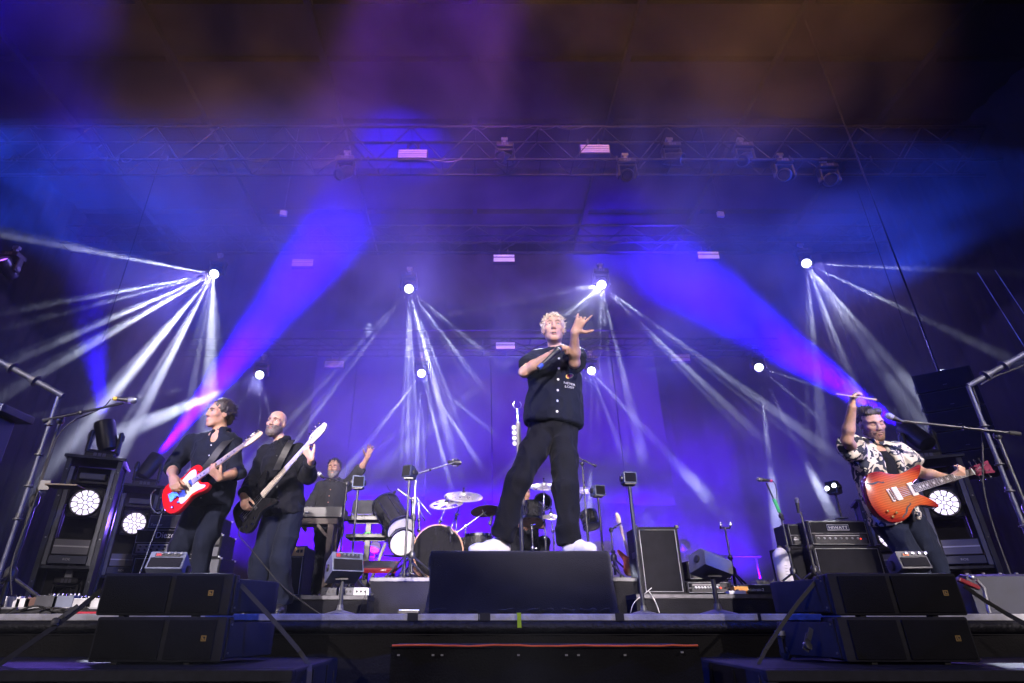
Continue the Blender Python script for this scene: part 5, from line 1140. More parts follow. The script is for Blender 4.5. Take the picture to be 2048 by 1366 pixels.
k2, kw2 = keyboard('upper keyboard on the black column stand beside the drums', 692, 778, 1040, 7.2, .3, .05, panel=False)
k3, kw3 = keyboard('lower keyboard on the black column stand beside the drums', 690, 772, 1075, 7.2, .3, .045, panel=False)
s2 = thing('keyboard_stand', 'black two tier column stand with green tape beside the drums', 'keyboard stand', (at(737, 1060, 7.3).x, 7.3, RZL), 0, 'keyboard stands')
zt_k = k2.location.z-RZL-.001; zt_k3 = k3.location.z-RZL-.001
MB().bx(-.035, .035, -.03, .03, .03, zt_k-.03).build('column', BLACKM, s2, bevel=.004); MB().bar((.02, 0, .05), (.22, 0, zt_k3-.05), .05, .03).build('strut', BLACKM, s2)
MB().bx(-.25, .25, -.02, .02, zt_k-.03, zt_k).bx(-.22, .22, -.02, .02, zt_k3-.03, zt_k3).build('tier_arm', BLACKM, s2); MB().bx(-.3, .3, -.15, -.1, 0, .03).bx(-.3, .3, .1, .15, 0, .03).bx(-.05, .05, -.1, .1, 0, .03).build('foot', BLACKM, s2)
MB().bx(-.04, .03, -.034, -.031, zt_k-.2, zt_k-.13).build('green_tape', mat('green tape', (.06, .5, .08), .5), s2)
p = at(728, 1026, 7.25); lt = thing('laptop', 'open dark laptop tilted on the upper keyboard beside the drums', 'laptop', (p.x, 7.3, k2.location.z+.05+.0185)); MB().bx(-.17, .17, 0, .2, 0, .014).build('base', DKGREY, lt, bevel=.003)
q = MB(); q.m = Matrix.Translation((0, 0, .016)) @ Matrix.Rotation(R(-28), 4, 'X'); q.bx(-.17, .17, -.008, 0, 0, .21); q.build('lid', DKGREY, lt, bevel=.003)
REDS = mat('dark red casing', (.12, .006, .01), .35, vary=(8, .2))
p = at(757, 1134, 6.55); rk = thing('synthesizer', 'small dark red synthesizer tilted on a low stand at the drum riser corner', 'keyboard', (p.x, 6.55, DZ)); q = MB(); q.m = Matrix.Translation((0, 0, .06)) @ Matrix.Rotation(R(26), 4, 'X'); q.bx(-.19, .19, -.02, .2, 0, .05); q.build('body', REDS, rk, bevel=.006)
q = MB(); q.m = Matrix.Translation((0, 0, .06)) @ Matrix.Rotation(R(26), 4, 'X'); q.bx(-.17, .17, .0, .19, .0505, .054); q.build('top_panel', BLACKM, rk); words(rk, 'nord', .03, FRONTM(.06, -.04, .075), LETW, 'logo'); [MB().tube([(sx*.15, y, 0), (sx*.15, y+dy, z)], .01, 6).build('leg', BLACKM, rk) for sx in (-1, 1) for y, dy, z in ((0, .05, .07), (.15, 0, .12))]
# right riser gear
cabinet('tall black bass cabinet standing on the right riser', 1271, 1353, 1054, 6.15, RZR, .4, piping=True, group='guitar speaker cabinets')
_z = hgt(1163, 6.2); amp_head('wide lower amplifier of the pair beside the tall bass cabinet', 1371, 1462, 1163, 6.15, RZR, h=_z-RZR, panel_low=False); amp_head('upper amplifier head of the pair beside the tall bass cabinet', 1372, 1459, 1122, 6.17, _z+.003)
def pedal(label, p, z0, size, m, knobs=3, rz=0, cat='effect pedal', group='effect pedals'):
    t = thing('effect_pedal', label, cat, (p[0], p[1], z0), rz, group); w, d, h = size
    MB().prism([(-w/2, -d/2), (w/2, -d/2), (w/2, d/2), (-w/2, d/2)], 0, h, bev=.004).build('case', m, t)
    for i in range(knobs): MB().lathe([(.009, 0), (.008, .014), (0, .015)], ((-.5+(i+.5)/knobs)*w*.85, d*.25, h), (0, 0, 1), 10).build('knob', CORNER if m in (WHITE,) else STEEL, t, 40)
    MB().lathe([(.010, 0), (.010, .006), (.006, .007), (.006, .012), (0, .0125)], (0, -d*.28, h), (0, 0, 1), 10).build('foot_switch', CHROME, t, 40)
    return t
xx = lambda px, D, py=1175: at(px, py, D).x
pb = thing('pedal_case', 'long black pedal case with white lettering on the right riser', 'pedalboard', (xx(1515, 6.02), 6.02, RZR)); MB().bx(-.2, .2, 0, .3, 0, .09).build('case', BLACK, pb, bevel=.02); words(pb, 'pedaltrain-2', .036, FRONTM(-.03, -.002, .03), LETW)
OR_ = mat('orange pedal paint', (.7, .3, .04), .4); PINK = mat('pink tape', (.75, .06, .2), .6)
pedal('orange pedal at the foot of the guitar hanger stand on the right riser', (xx(1478, 6.05), 6.05), RZR, (.13, .1, .07), OR_); pedal('silver pedal on the right riser behind the black pedal case', (xx(1535, 6.45), 6.45), RZR, (.26, .14, .14), ALU, 5)
pedal('small white pedal beside the amplifiers on the right riser', (xx(1470, 5.98), 5.98), RZR, (.16, .08, .03), WHITE, 2)
for i, px in enumerate((1583, 1594)):
    p = at(px, 1180, 5.97); d_ = MB().prism([(-.026, 0), (0, -.034), (.026, 0), (0, .034)], 0, .004); d_.v = [(v[0], v[2]-.004, v[1]) for v in d_.v]; o = d_.build('tag', PINK); o.location = (p.x, 5.9, RZR-.03 if False else p.z); tag(o, ('pink diamond shaped tag on the riser edge, the left one', 'pink diamond shaped tag on the riser edge, the right one')[i], 'tag', 'pink tags on the right riser')
# Hiwatt stack
hc, w_, h_ = cabinet('large black guitar cabinet under the head with a bright logo plate', 1622, 1757, 1092, 6.95, 0, .36, piping=True, group='guitar speaker cabinets')
amp_head('amplifier head with a bright logo plate and red pilot light at right', 1612, 1730, 1041, 6.97, h_, logo='HIWATT', logo_box=True)
h2 = hgt(1041, 6.97)
c2, w2_, hh2 = cabinet('dark cabinet with its side lit violet, left of the logo amplifier stack', 1573, 1608, 1093, 7.15, 0, .45, group='guitar speaker cabinets')
amp_head('small amplifier head left of the bright logo plate amplifier, side lit violet', 1572, 1606, 1048, 7.17, hh2, .34, lum=False)
p = at(1566, 1130, 6.9); wt = thing('plastic_canister', 'pale plastic canister standing beside the dark cabinet at right', 'canister', (p.x, 6.9, 0)); hz_ = hgt(1096, 6.9)
MB().lathe([(.075, 0), (.09, .02), (.09, hz_-.1), (.08, hz_-.05), (.05, hz_-.02), (.03, hz_)], (0, 0, 0), (0, 0, 1), 24).build('body', mat('milky plastic', (.6, .58, .66), .4, vary=(5, .1)), wt, 50)
b = MB(); [b.bx(-.03, .0, -.0905, -.086, .12+.03*i, .124+.03*i) for i in range(14)]; b.build('scale_marks', GREY, wt); MB().cyl((0, 0, hz_), (0, 0, 1), .025, .02).build('cap', BLACK, wt)
# ------------------------------------------------------------------ drum kit
SHELL = mat('black drum lacquer', (.018, .018, .02), .2, coat=.4, vary=(30, .4)); HEADW = mat('white drum head', (.72, .70, .74), .4, vary=(6, .05)); AMBERH = mat('amber drum head', (.55, .33, .10), .3, vary=(8, .2)); HOOPW = mat('bronze hoop', (.32, .17, .10), .3, metal=.3)
BRONZE = mat('cymbal bronze', (.62, .48, .28), .28, metal=.9, vary=(14, .15)); BRONZED = mat('dark bronze', (.26, .17, .07), .35, metal=.8, vary=(20, .35)); PALECY = mat('bright cymbal', (.80, .76, .72), .3, metal=.75, vary=(12, .1))
def drum(label, c, ax, r, h, name='tom_drum', cat='drum', top=HEADW, bot=HEADW, group='drums of the kit', lugs=6, shell=None, hoop=None, legs=None):
    """c = centre, ax = axis towards the top head"""
    c = V(c); ax = V(ax).normalized(); t = thing(name, label, cat, c, 0, group); o = -ax*h/2; u = ax.orthogonal().normalized(); b_ = ax.cross(u)
    MB().lathe([(r, .004), (r, h-.004)], o, ax, 30).build('shell', shell or SHELL, t, 40)
    for z, m, nm in ((h, top, 'top_head'), (0, bot, 'bottom_head')):
        MB().lathe([(r*.99, z-.003), (r*.985, z+.003)] if z else [(r*.985, -.003), (r*.99, .003)], o, ax, 30).build(nm, m, t, 40)
        MB().lathe([(r+.002, z-.016), (r+.014, z-.016), (r+.014, z+.012), (r+.002, z+.012)] if z else [(r+.002, -.012), (r+.014, -.012), (r+.014, .016), (r+.002, .016)], o, ax, 30, True).build('hoop', hoop or CHROME, t, 30)
    lg = MB()
    for i in range(lugs):
        a = 2*PI*i/lugs+.3; d = u*math.cos(a)+b_*math.sin(a); p = o+d*(r+.008); lg.tube([p+ax*.01, p+ax*(h-.01)], .0035, 6)
        for f in (.22, .78): q = o+d*(r+.004)+ax*h*f; lg.tube([q-ax*.02, q+ax*.02], .0095, 8)
    lg.build('lugs', CHROME, t, 60)
    if legs:
        for i in range(3):
            a = 2*PI*i/3+.5; d = u*math.cos(a)+b_*math.sin(a); p = c+d*(r+.012); MB().tube([V((p.x, p.y, c.z+h*.15))-c, V((p.x, p.y, legs+.03))-c, V((p.x, p.y, legs))-c+d*.03], .0065, 8).build('leg', CHROME, t, 60)
    return t
D_ = 6.72; kc = at(870, 1090, D_); kr = .272
kk = drum('bass drum with a glossy black front head reflecting the trees', (kc.x, D_+.2, DZ+kr+.02), V((-.18, 1, 0)), kr, .4, 'bass_drum', 'drum', AMBERH, mat('gloss black drum head', (.012, .012, .013), .06, coat=.6), hoop=HOOPW, lugs=8)
o = V((-.18, 1, 0)).normalized(); MB().lathe([(.0, 0), (.062, .001), (.066, .003)], -o*.2065+V((-.02, 0, -.14)), -o, 24).build('head_port', BLACK, kk); MB().lathe([(.062, 0), (.07, .002), (.07, .006), (.062, .006)], -o*.206+V((-.02, 0, -.14)), -o, 24, True).build('port_ring', HOOPW, kk)
for sx in (-1, 1): MB().tube([(sx*.26, -.05, -.1), (sx*.38, -.16, -kr-.018)], .009, 8).build('spur', CHROME, kk)
def hold(b, a, c, r=.011): b.tube([V(a), V(c)], r, 8)
def clamp(b, p, s=.02): b.sph(p, (s, s, s*1.1), 8)
def cymbal_stand(label, top, z0, boom=None, cat='cymbal stand', group='chrome drum hardware stands', foot=None):
    foot = foot or top; t = thing('cymbal_stand', label, cat, (foot[0], foot[1], z0), 0, group); T = V(top)-V((foot[0], foot[1], z0)); ht = T.z
    jn = V((0, 0, ht*.78)) if boom else V((0, 0, ht))
    MB().tube([(0, 0, .18), (0, 0, jn.z*.6)], .0145, 10).build('lower_tube', CHROME, t, 60); MB().tube([(0, 0, jn.z*.55), jn], .0105, 10).build('upper_tube', CHROME, t, 60)
    if boom: MB().tube([jn-(T-jn).normalized()*.16, T], .008, 8).build('boom', CHROME, t, 60)
    b = MB(); clamp(b, (0, 0, jn.z*.58), .024); clamp(b, jn, .024); b.tube([(0, 0, jn.z*.58), (.05, -.01, jn.z*.58)], .006, 6).tube([jn, jn+V((.045, -.02, .0))], .006, 6); b.build('clamps', CHROME, t, 60)
    for i in range(3):
        a = 2*PI*i/3+.4; d = V((math.cos(a), math.sin(a), 0)); MB().tube([(0, 0, .34), d*.16+V((0, 0, .16)), d*.27+V((0, 0, .012))], .008, 8).build('leg', CHROME, t, 60)
    return t
def cymbal(label, c, r, ax, m=PALECY, group='cymbals of the drum kit', holes=0):
    c = V(c); t = thing('cymbal', label, 'cymbal', c, 0, group); ax = V(ax).normalized()
    if holes:
        # plate with round holes: ring sectors
        u = ax.orthogonal().normalized(); b_ = ax.cross(u); pl = MB(); vs = []; fs = []; NA, NR = 64, 8; keep = {}
        for i in range(NR+1):
            rr = r*(.16+.84*i/NR)
            for k in range(NA):
                a = 2*PI*k/NA; vs.append(u*math.cos(a)*rr+b_*math.sin(a)*rr+ax*(.012*(1-(rr/r)**2)))
        for i in range(NR):
            for k in range(NA):
                a = 2*PI*(k+.5)/NA; rr = r*(.16+.84*(i+.5)/NR); da = ((a*holes/(2*PI)) % 1-.5)*2*PI/holes*rr
                if math.hypot(da, rr-r*.68) < r*.17: continue
                fs.append((i*NA+k, i*NA+(k+1) % NA, (i+1)*NA+(k+1) % NA, (i+1)*NA+k))
        n = len(vs); pl._a(vs, fs); o = pl.build('plate', m, t, 60); sm = o.modifiers.new('thick', 'SOLIDIFY'); sm.thickness = .003
        MB().lathe([(r*.18, .010), (r*.14, .022), (r*.06, .030), (.008, .031)], (0, 0, 0), ax, 24).build('bell', m, t, 60)
    else:
        MB().lathe([(r, -.001), (r*.985, .003), (r*.75, .014), (r*.4, .026), (r*.19, .032), (r*.15, .046), (r*.08, .054), (.006, .056), (.005, .053), (r*.14, .042), (r*.19, .028), (r*.6, .016), (r, -.002)], (0, 0, -.02), ax, 40).build('plate', m, t, 40)
    MB().lathe([(.022, .026), (.022, .04), (.006, .042), (.006, .075), (.012, .076), (.012, .09), (0, .091)], (0, 0, 0), ax, 12).build('felt_and_nut', BLACK, t, 40)
    return t
UPT = (0, -.45, 1)
def cym(label, px, py, D, wpx, ax=UPT, m=PALECY, z0=DZ, boom=None, foot=None, holes=0, stand=None):
    c = at(px, py, D); ppm = FOC/(D*math.cos(TH)+(c.z-CZ)*math.sin(TH)); cymbal(label, c, wpx/ppm/2, ax, m, holes=holes)
    if stand: f = at(foot, 1100, D) if foot else c; cymbal_stand(stand, c-V((0, 0, .02)), z0, bool(foot), foot=(f.x, D+.0) if foot else None)
    return c
cym('large bright crash cymbal left of the singer\'s legs', 927, 990, 7.0, 78, (.05, -.48, 1), foot=912, stand='chrome boom stand under the large crash cymbal left of the singer')
cym('bright cymbal with round holes cut in it', 893, 1008, 6.85, 68, (-.10, -.5, 1), holes=6, foot=878, stand='chrome boom stand under the cymbal with holes')
cym('dark bronze cymbal beside the singer\'s left trouser leg', 972, 1019, 7.0, 62, (-.08, .22, 1), BRONZED, foot=931, stand='chrome boom stand reaching to the dark bronze cymbal')
cym('bright crash cymbal between the singer\'s legs', 1088, 970, 7.3, 60, (-.05, -.45, 1), foot=1092, stand='chrome boom stand between the singer\'s legs')
cym('bright crash cymbal partly behind the singer\'s right trouser leg', 1168, 978, 7.3, 54, (.05, -.45, 1), foot=1157, stand='chrome boom stand right of the singer\'s legs')
cym('lower small bright cymbal between the singer\'s legs', 1102, 1031, 7.2, 42, (0, -.4, 1), foot=1108, stand='low chrome stand between the singer\'s legs')
ppm7 = FOC/(7*.9+.7*.435)
# toms
q = at(1063, 1028, 7.2); drum('black rack tom with an amber lower head between the singer\'s legs', q, (.06, .35, 1), .135, .2, bot=AMBERH)
cymbal_stand('chrome tom stand between the singer\'s legs', q-V((0, -.02, .12)), DZ)
q = at(957, 1084, 6.95); drum('black floor tom left of the singer\'s white shoe', (q.x, q.y, DZ+.32), (0, 0, 1), .155, .33, legs=DZ)
q = at(919, 1082, 7.25); drum('smaller black floor tom behind the bass drum', (q.x, q.y, DZ+.34), (0, 0, 1), .13, .27, legs=DZ)
q = at(1086, 1004, 7.7); drum('dark tom seen from behind beside the drummer\'s head', q, (.2, 1, .15), .10, .2, bot=mat('gloss black drum head', (0, 0, 0)))
q = at(1180, 1040, 7.3); drum('small black tom at the right of the kit behind the singer\'s trouser leg', q, (-.2, .4, 1), .1, .16)
# two tilted gong drums at the left of the kit
for (p0, p1, r, lab) in (((770, 1010), (802, 1060), .165, 'large tilted black drum with a white lower head at the left of the kit'), ((790, 1060), (806, 1086), .15, 'second tilted drum just below the first, its white lower head facing down')):
    a, b_ = at(*p0, 7.25), at(*p1, 6.95); ax = (a-b_).normalized(); drum(lab, (a+b_)/2, ax, r, (a-b_).length*.95, 'gong_drum', lugs=8)
gs = at(826, 1000, 7.1); gt = thing('drum_rack', 'chrome rack holding the two tilted drums at the left of the kit', 'drum rack', (gs.x, 7.1, DZ), 0, 'chrome drum hardware stands')
hgt_ = gs.z-DZ; G = lambda px, py, D=7.1: at(px, py, D)-V((gs.x, 7.1, DZ))
MB().tube([(0, 0, 0), (0, 0, hgt_+.03)], .019, 10).build('post', CHROME, gt, 60); MB().tube([G(838, 1000), G(838, 1000).to_2d().to_3d()+V((.05, 0, 0))], .014, 10).build('post', CHROME, gt, 60)
for a_, c_, r_ in (((0, 0, hgt_), G(795, 978), .015), (G(828, 990), G(862, 1030), .008), (G(832, 1003), G(850, 1042), .008), ((0, 0, hgt_*.75), G(800, 1040, 7.1), .012), ((0, 0, hgt_*.45), G(808, 1070), .012)): MB().tube([a_, c_], r_, 8).build('arm', CHROME, gt, 60)
b = MB(); [clamp(b, (0, 0, hgt_*f), .032) for f in (.45, .75, .98)]; [clamp(b, G(838, y), .026) for y in (1040, 1060)]; b.build('clamps', CHROME, gt, 60)
MB().tube([(-.18, -.08, .01), (0, 0, .1), (.2, -.1, .01)], .012, 8).tube([(0, 0, .1), (0, .2, .01)], .012, 8).build('legs', CHROME, gt, 60)
def clip_mic(label, px, py, D, d, group='small drum microphones'):
    p = at(px, py, D); t = thing('drum_microphone', label, 'microphone', p, 0, group); d = V(d).normalized(); MB().lathe([(.012, -.05), (.016, -.045), (.016, .02), (.024, .025), (.024, .055), (.016, .062)], (0, 0, 0), d, 14).build('body', BLACKM, t, 40); MB().tube(arc(-d*.05, -d*.06+V((-.12, 0, .06)), .04, 6), .004, 5).build('cable', RUBBER, t)
    MB().tube([(0, 0, -.014), (.0, .02, -.08), (0, .05, -.12)], .006, 6).build('clip_arm', BLACKM, t); return t
clip_mic('small black microphone clipped at the bass drum\'s upper edge', 901, 1060, 6.6, (.5, -.2, -.9)); clip_mic('small black microphone below the dark bronze cymbal', 982, 1040, 6.9, (-.3, -.2, -1)); clip_mic('small black microphone at the top of the tilted drum', 786, 988, 7.2, (-.6, -.2, -.8)); clip_mic('small black microphone in front of the rack tom between the singer\'s legs', 1047, 1000, 7.0, (0, .1, -1)); clip_mic('small black microphone on the right side of the kit beside the singer\'s leg', 1172, 1035, 7.15, (-.5, -.3, -.8))
# stick tray, throne, drummer's mic
p = at(1012, 1090, 7.5); t = thing('drum_stool', 'round black drum stool under the drummer', 'stool', (pe.x, pe.y+.02, DZ)); MB().lathe([(.02, .06), (.02, .33), (.17, .34), (.18, .36), (.18, .40), (.16, .415), (0, .416)], (0, 0, 0), (0, 0, 1), 22).build('seat', TOLEX, t, 40); b = MB(); [b.tube([(0, 0, .2), (.24*math.cos(a), .24*math.sin(a), .01)], .012, 6) for a in (0.3, 2.4, 4.5)]; b.build('legs', CHROME, t)
# pedals and hardware at floor level
for px, lab in ((935, 'chrome bass drum pedal behind the bass drum'), (1108, 'chrome hi-hat pedal between the singer\'s legs')):
    p = at(px, 1108, 7.35); t = thing('drum_pedal', lab, 'pedal', (p.x, 7.35, DZ), 0, 'drum pedals'); q = MB(); q.m = Matrix.Rotation(R(14), 4, 'X'); q.bx(-.045, .045, -.13, .13, .03, .04); q.build('footboard', CHROME, t); MB().bx(-.05, .05, -.16, .16, 0, .012).build('base_plate', BLACKM, t); MB().tube([(-.06, -.12, 0), (-.06, -.12, .2), (.06, -.12, .2), (.06, -.12, 0)], .009, 8).build('frame', CHROME, t)
# ------------------------------------------------------------------ microphone stands, small monitors
def tripod(t, r=.3, z=.02, h=.22, m=BLACKM, n=3, a0=.5):
    for i in range(n):
        a = 2*PI*i/n+a0; MB().tube([(0, 0, h), (r*math.cos(a), r*math.sin(a), z)], .0105, 8).build('leg', m, t, 60)
        MB().sph((r*math.cos(a), r*math.sin(a), z), (.02, .02, .018), 8).build('rubber_foot', RUBBER, t, 60)
def stand(label, px, py, D, z0, boom=None, base='tripod', m=BLACKM, group='microphone stands', cat='microphone stand', r=.011, tape=None, ext=None):
    """vertical pole whose top is seen at px,py; boom = list of (px,py,D) from tail to tip"""
    p = at(px, py, D); t = thing('microphone_stand', label, cat, (p.x, D, z0), 0, group); h = p.z-z0; o = V((p.x, D, z0))
    MB().tube([(0, 0, .05), (0, 0, h*.55)], r*1.3, 10).build('lower_tube', m, t, 60); MB().tube([(0, 0, h*.5), (0, 0, h)], r*.9, 10).build('upper_tube', m if ext is None else ext, t, 60)
    MB().lathe([(r*1.6, h*.52), (r*2.2, h*.535), (r*2.2, h*.575), (r*1.4, h*.59)], (0, 0, 0), (0, 0, 1), 12).build('clutch', BLACKM, t, 40)
    if base == 'tripod': tripod(t); MB().lathe([(.03, .19), (.034, .2), (.034, .25), (.02, .27)], (0, 0, 0), (0, 0, 1), 12).build('hub', BLACKM, t, 40)
    else: MB().lathe([(.15, 0), (.15, .012), (.07, .03), (.02, .05)], (0, 0, 0), (0, 0, 1), 24).build('base', m, t, 40)
    if boom:
        P = [at(*q)-o for q in boom]; MB().tube(P, r*.8, 8).build('boom', m if ext is None else ext, t, 60); MB().sph((0, 0, h), (.026, .026, .03), 10).build('joint', BLACKM, t, 60)
        j = P[0].lerp(P[-1], .45); MB().sph(j, (.017, .017, .017), 8).build('joint', BLACKM, t, 60)
        MB().tube([P[0], P[0].lerp(P[-1], .09)], r*1.35, 10).build('counterweight', RUBBER, t, 60)
    if tape: a, b_, mm = tape; P0, P1 = at(*boom[0])-o, at(*boom[-1])-o; MB().tube([P0.lerp(P1, a), P0.lerp(P1, b_)], r*1.6, 8).build('tape', mm, t)
    return t
def cable(name, label, pts, r=.004, m=RUBBER, n=2, group=None):
    P = chaikin([V(p) for p in pts], n, False); o = MB().tube(P, r, 6).build(name, m, None, 80); return tag(o, label, 'cable', group or 'cables on and around the stage')
YEL = mat('yellow tape', (.75, .5, .03), .5); GRN = mat('green tape', (0, 0, 0))
# left boom microphone
stand('tall boom stand carrying the yellow banded microphone at the far left', 121, 842, 3.85, 0, [(85, 842, 3.72), (247, 806, 3.98)], r=.012)
microphone('microphone', 'microphone with yellow tape bands on the boom at the far left', at(274, 802, 4.02), at(226, 797, 3.98), ring=YEL)
t = thing('music_tray', 'small dark shelf clamped to the left boom stand', 'shelf', at(118, 972, 3.82), .2); MB().bx(-.06, .13, -.06, .08, -.006, .006).build('board', WOODD, t, bevel=.003); MB().bx(-.11, -.05, -.015, .015, -.03, .03).build('clamp', BLACKM, t)
cable('cable', 'black cable hanging down the far left boom stand', [at(222, 798, 3.98), at(205, 818, 3.95), at(122, 850, 3.8), at(95, 930, 3.8), at(60, 1030, 3.78), at(20, 1130, 3.76), at(24, 1190, 3.75)], .0045)
# right boom microphone
stand('boom stand with the microphone in front of the man with the raised arm', 1995, 872, 3.95, 0, [(2040, 868, 3.88), (1796, 841, 4.06)], r=.012, m=BLACKM)
microphone('microphone', 'black microphone with a pale grille on the boom at right', at(1769, 829, 4.08), at(1806, 844, 4.05), ball_m=mat('pale mic grille', (.6, .6, .62), .35, metal=.7, bump=(400, .6)))
# overhead and spare stands
stand('overhead boom stand with the condenser microphone over the drums', 832, 946, 6.45, DZ, [(820, 952, 6.45), (908, 925, 6.6)], ext=STEEL)
p = at(911, 925, 6.62); t = thing('condenser_microphone', 'black studio microphone in a spider mount over the drums', 'microphone', p); MB().lathe([(.02, -.09), (.027, -.08), (.027, .05), (.022, .07), (0, .072)], (0, 0, 0), (1, -.2, -.1), 16).build('body', BLACKM, t, 40); b = MB(); b.tube([(.045*math.cos(a), 0, .045*math.sin(a)) for a in [2*PI*i/16 for i in range(16)]], .005, 6, closed=True); b.tube([(.03+.045*math.cos(a)*0, .045*math.cos(a), .045*math.sin(a)) for a in [2*PI*i/16 for i in range(16)]], .005, 6, closed=True); b.build('spider_mount', BLACKM, t)
stand('boom stand rising behind the singer\'s right trouser leg', 1164, 927, 6.7, DZ, [(1193, 933, 6.7), (1140, 908, 6.75)])
stand('stand with a green tape wrapped boom on the right riser', 1562, 1032, 6.35, RZR, [(1566, 1040, 6.33), (1533, 966, 6.42)], tape=(.2, .55, mat('bright green tape', (.05, .55, .16), .5)))
microphone('microphone', 'silver ball microphone with a pink band on the green taped stand', at(1513, 958, 6.44), at(1545, 962, 6.44), ring=PINK)
cable('cable', 'thin cable looping from the silver ball microphone to its green taped stand', [at(1546, 962, 6.44), at(1553, 972, 6.42), at(1554, 1010, 6.4), at(1563, 1040, 6.34)], .004)
stand('thin stand with an upright microphone left of the logo plate amplifier', 1601, 1024, 6.15, RZR)
microphone('microphone', 'grey ball microphone standing upright left of the logo plate amplifier', at(1593, 995, 6.13), at(1597, 1026, 6.15))
gt_ = stand('guitar hanger stand with an empty fork on the right riser', 1450, 1056, 6.3, RZR, cat='guitar stand', base='tripod'); h = at(1450, 1056, 6.3).z-RZR
b = MB(); b.tube([(-.05, -.03, h+.03), (-.05, 0, h), (.05, 0, h), (.05, -.03, h+.03)], .010, 8); b.build('fork', BLACKM, gt_, 60)
for sx in (-1, 1): MB().sph((sx*.05, -.035, h+.035), (.015, .012, .018), 8).build('fork_tip', WHITE, gt_, 60)
stand('thin stand with a drooping boom in front of the keyboard player', 694, 968, 6.55, RZL, [(694, 968, 6.55), (670, 960, 6.6), (640, 953, 6.7)], r=.008)
microphone('microphone', 'small microphone with a pale round end beside the keyboard player', at(636, 946, 6.72), at(648, 956, 6.68), ball_m=WHITE)
cable('cable', 'black guitar cable hanging from the bass and curling across the floor to the monitor stand', [at(480, 1055, 4.98), at(476, 1070, 4.95), at(490, 1085, 4.95), at(520, 1120, 4.9), at(560, 1170, 4.8), at(600, 1200, 4.6), at(640, 1228, 4.5)], .0045)
cable('cable', 'dark cable hanging from the red guitar past the man\'s knee', [at(326, 1018, 4.5), at(318, 1030, 4.46), at(300, 1015, 4.44), at(303, 985, 4.46), at(312, 980, 4.5)], .0045, m=mat('blue grey cable', (.06, .07, .12), .5))
cable('cable', 'straight dark cable running down from the red guitar to the floor', [at(325, 1016, 4.5), at(322, 1035, 4.48), at(300, 1090, 4.45), at(283, 1140, 4.42), V((at(283, 1140, 4.42).x-.06, 4.4, .01))], .0045, m=MATS['blue grey cable'])
# small cube monitors
def small_monitor(label, c, rz, tilt=0, w=.24, h=.15, d=.2, roll=0, m=GREY, orange=False, post=None, base=None, group='small box monitors', lit=False, pan=True):
    c = V(c); foot_z = post if post is not None else c.z-h/2; t = thing('small_monitor', label, 'small speaker', (c.x, c.y, foot_z), 0, group); M = Matrix.Translation((0, 0, c.z-foot_z)) @ Matrix.Rotation(rz, 4, 'Z') @ Matrix.Rotation(tilt, 4, 'X') @ Matrix.Rotation(roll, 4, 'Y')
    def B(): q = MB(); q.m = M; return q
    q = B(); q.m = M @ Matrix.Rotation(PI/2, 4, 'Y') @ Matrix.Rotation(PI/2, 4, 'Z'); q.prism([(-d/2, -h/2), (d/2, -h/2), (d/2, h*.2), (d/2-.05, h/2), (-d/2, h/2)], -w/2, w/2, bev=.006); q.build('cabinet', m, t, 30)
    B().bx(-w/2+.012, w/2-.012, -d/2-.006, -d/2+.002, -h/2+.01, h/2-.01 if not pan else h*.12).build('grille', GRILLE, t)
    if pan:
        B().bx(-w/2+.03, w/2-.03, -d/2-.004, -d/2+.003, h*.2, h/2-.012).build('control_panel', DKGREY, t); B().bx(-w/2+.035, -w/2+.065, -d/2-.006, -d/2-.003, h*.22, h/2-.016).build('badge', mat('orange badge', (.75, .2, .05), .5) if orange else mat('red badge', (.45, .05, .06), .5), t)
        k = B(); [k.lathe([(.009, 0), (.008, .012), (0, .013)], (-.03+.035*i, -d/2-.004, h*.34), (0, -1, 0), 8) for i in range(4)]; k.build('knobs', STEEL, t)
    for sx in (-1, 1): B().lathe([(.03, 0), (.028, .014), (.01, .016)], (sx*w/2, .01, 0), (sx, 0, 0), 14).build('side_knob', BLACKM, t, 40)
    if lit:
        k = B(); [k.lathe([(.026, 0), (.02, .01), (0, .012)], ((i-.5)*.09, -d/2-.006, .01*(i*2-1)), (0, -1, 0), 12) for i in (0, 1)]; k.build('lit_lens', LENSW, t)
    if post is not None:
        zt = c.z-foot_z-h/2; MB().tube([(0, 0, .02), (0, 0, zt)], .0125 if base != 'disc' else .017, 10).build('pole', BLACKM if base != 'disc' else DKGREY, t, 60); MB().bx(-.05, .05, -.05, .05, zt-.012, zt).build('bracket', BLACKM, t)
        if base == 'disc': MB().lathe([(.15, 0), (.15, .008), (.10, .022), (.03, .04), (.022, .08)], (0, 0, 0), (0, 0, 1), 30).build('base', GREY, t, 40)
        elif base == 'plate': MB().lathe([(.07, 0), (.07, .006), (.02, .014)], (0, 0, 0), (0, 0, 1), 20).build('base', DKGREY, t, 40)
        else: tripod(t, .24)
    return t
BLUEG = mat('blue grey casing', (.14, .16, .22), .5, vary=(12, .15))
small_monitor('blue grey wedge monitor on a round based stand beside the bassist', at(688, 1136, 5.1), R(28), R(-22), .26, .16, .22, m=BLUEG, post=0, base='disc')
small_monitor('grey monitor turned away on a round based stand at the right of the podium', at(1421, 1130, 4.7), R(200), R(16), .24, .15, .2, R(-18), m=GREY, post=0, base='disc')
small_monitor('pale blue grey monitor with a red badge behind the left speaker stack', at(338, 1139, 3.62), R(8), R(-30), .2, .11, .18, m=BLUEG, post=0, base='disc')
small_monitor('black monitor with an orange badge behind the right speaker stack', at(1816, 1130, 3.62), R(-6), R(-18), .165, .10, .15, m=DKGREY, orange=True, post=0, base='disc')
small_monitor('small blue box on a thin pole in front of the keyboards', at(717, 965, 6.2), R(10), 0, .13, .12, .12, m=mat('blue casing', (.05, .08, .2), .5), post=RZL, pan=False)
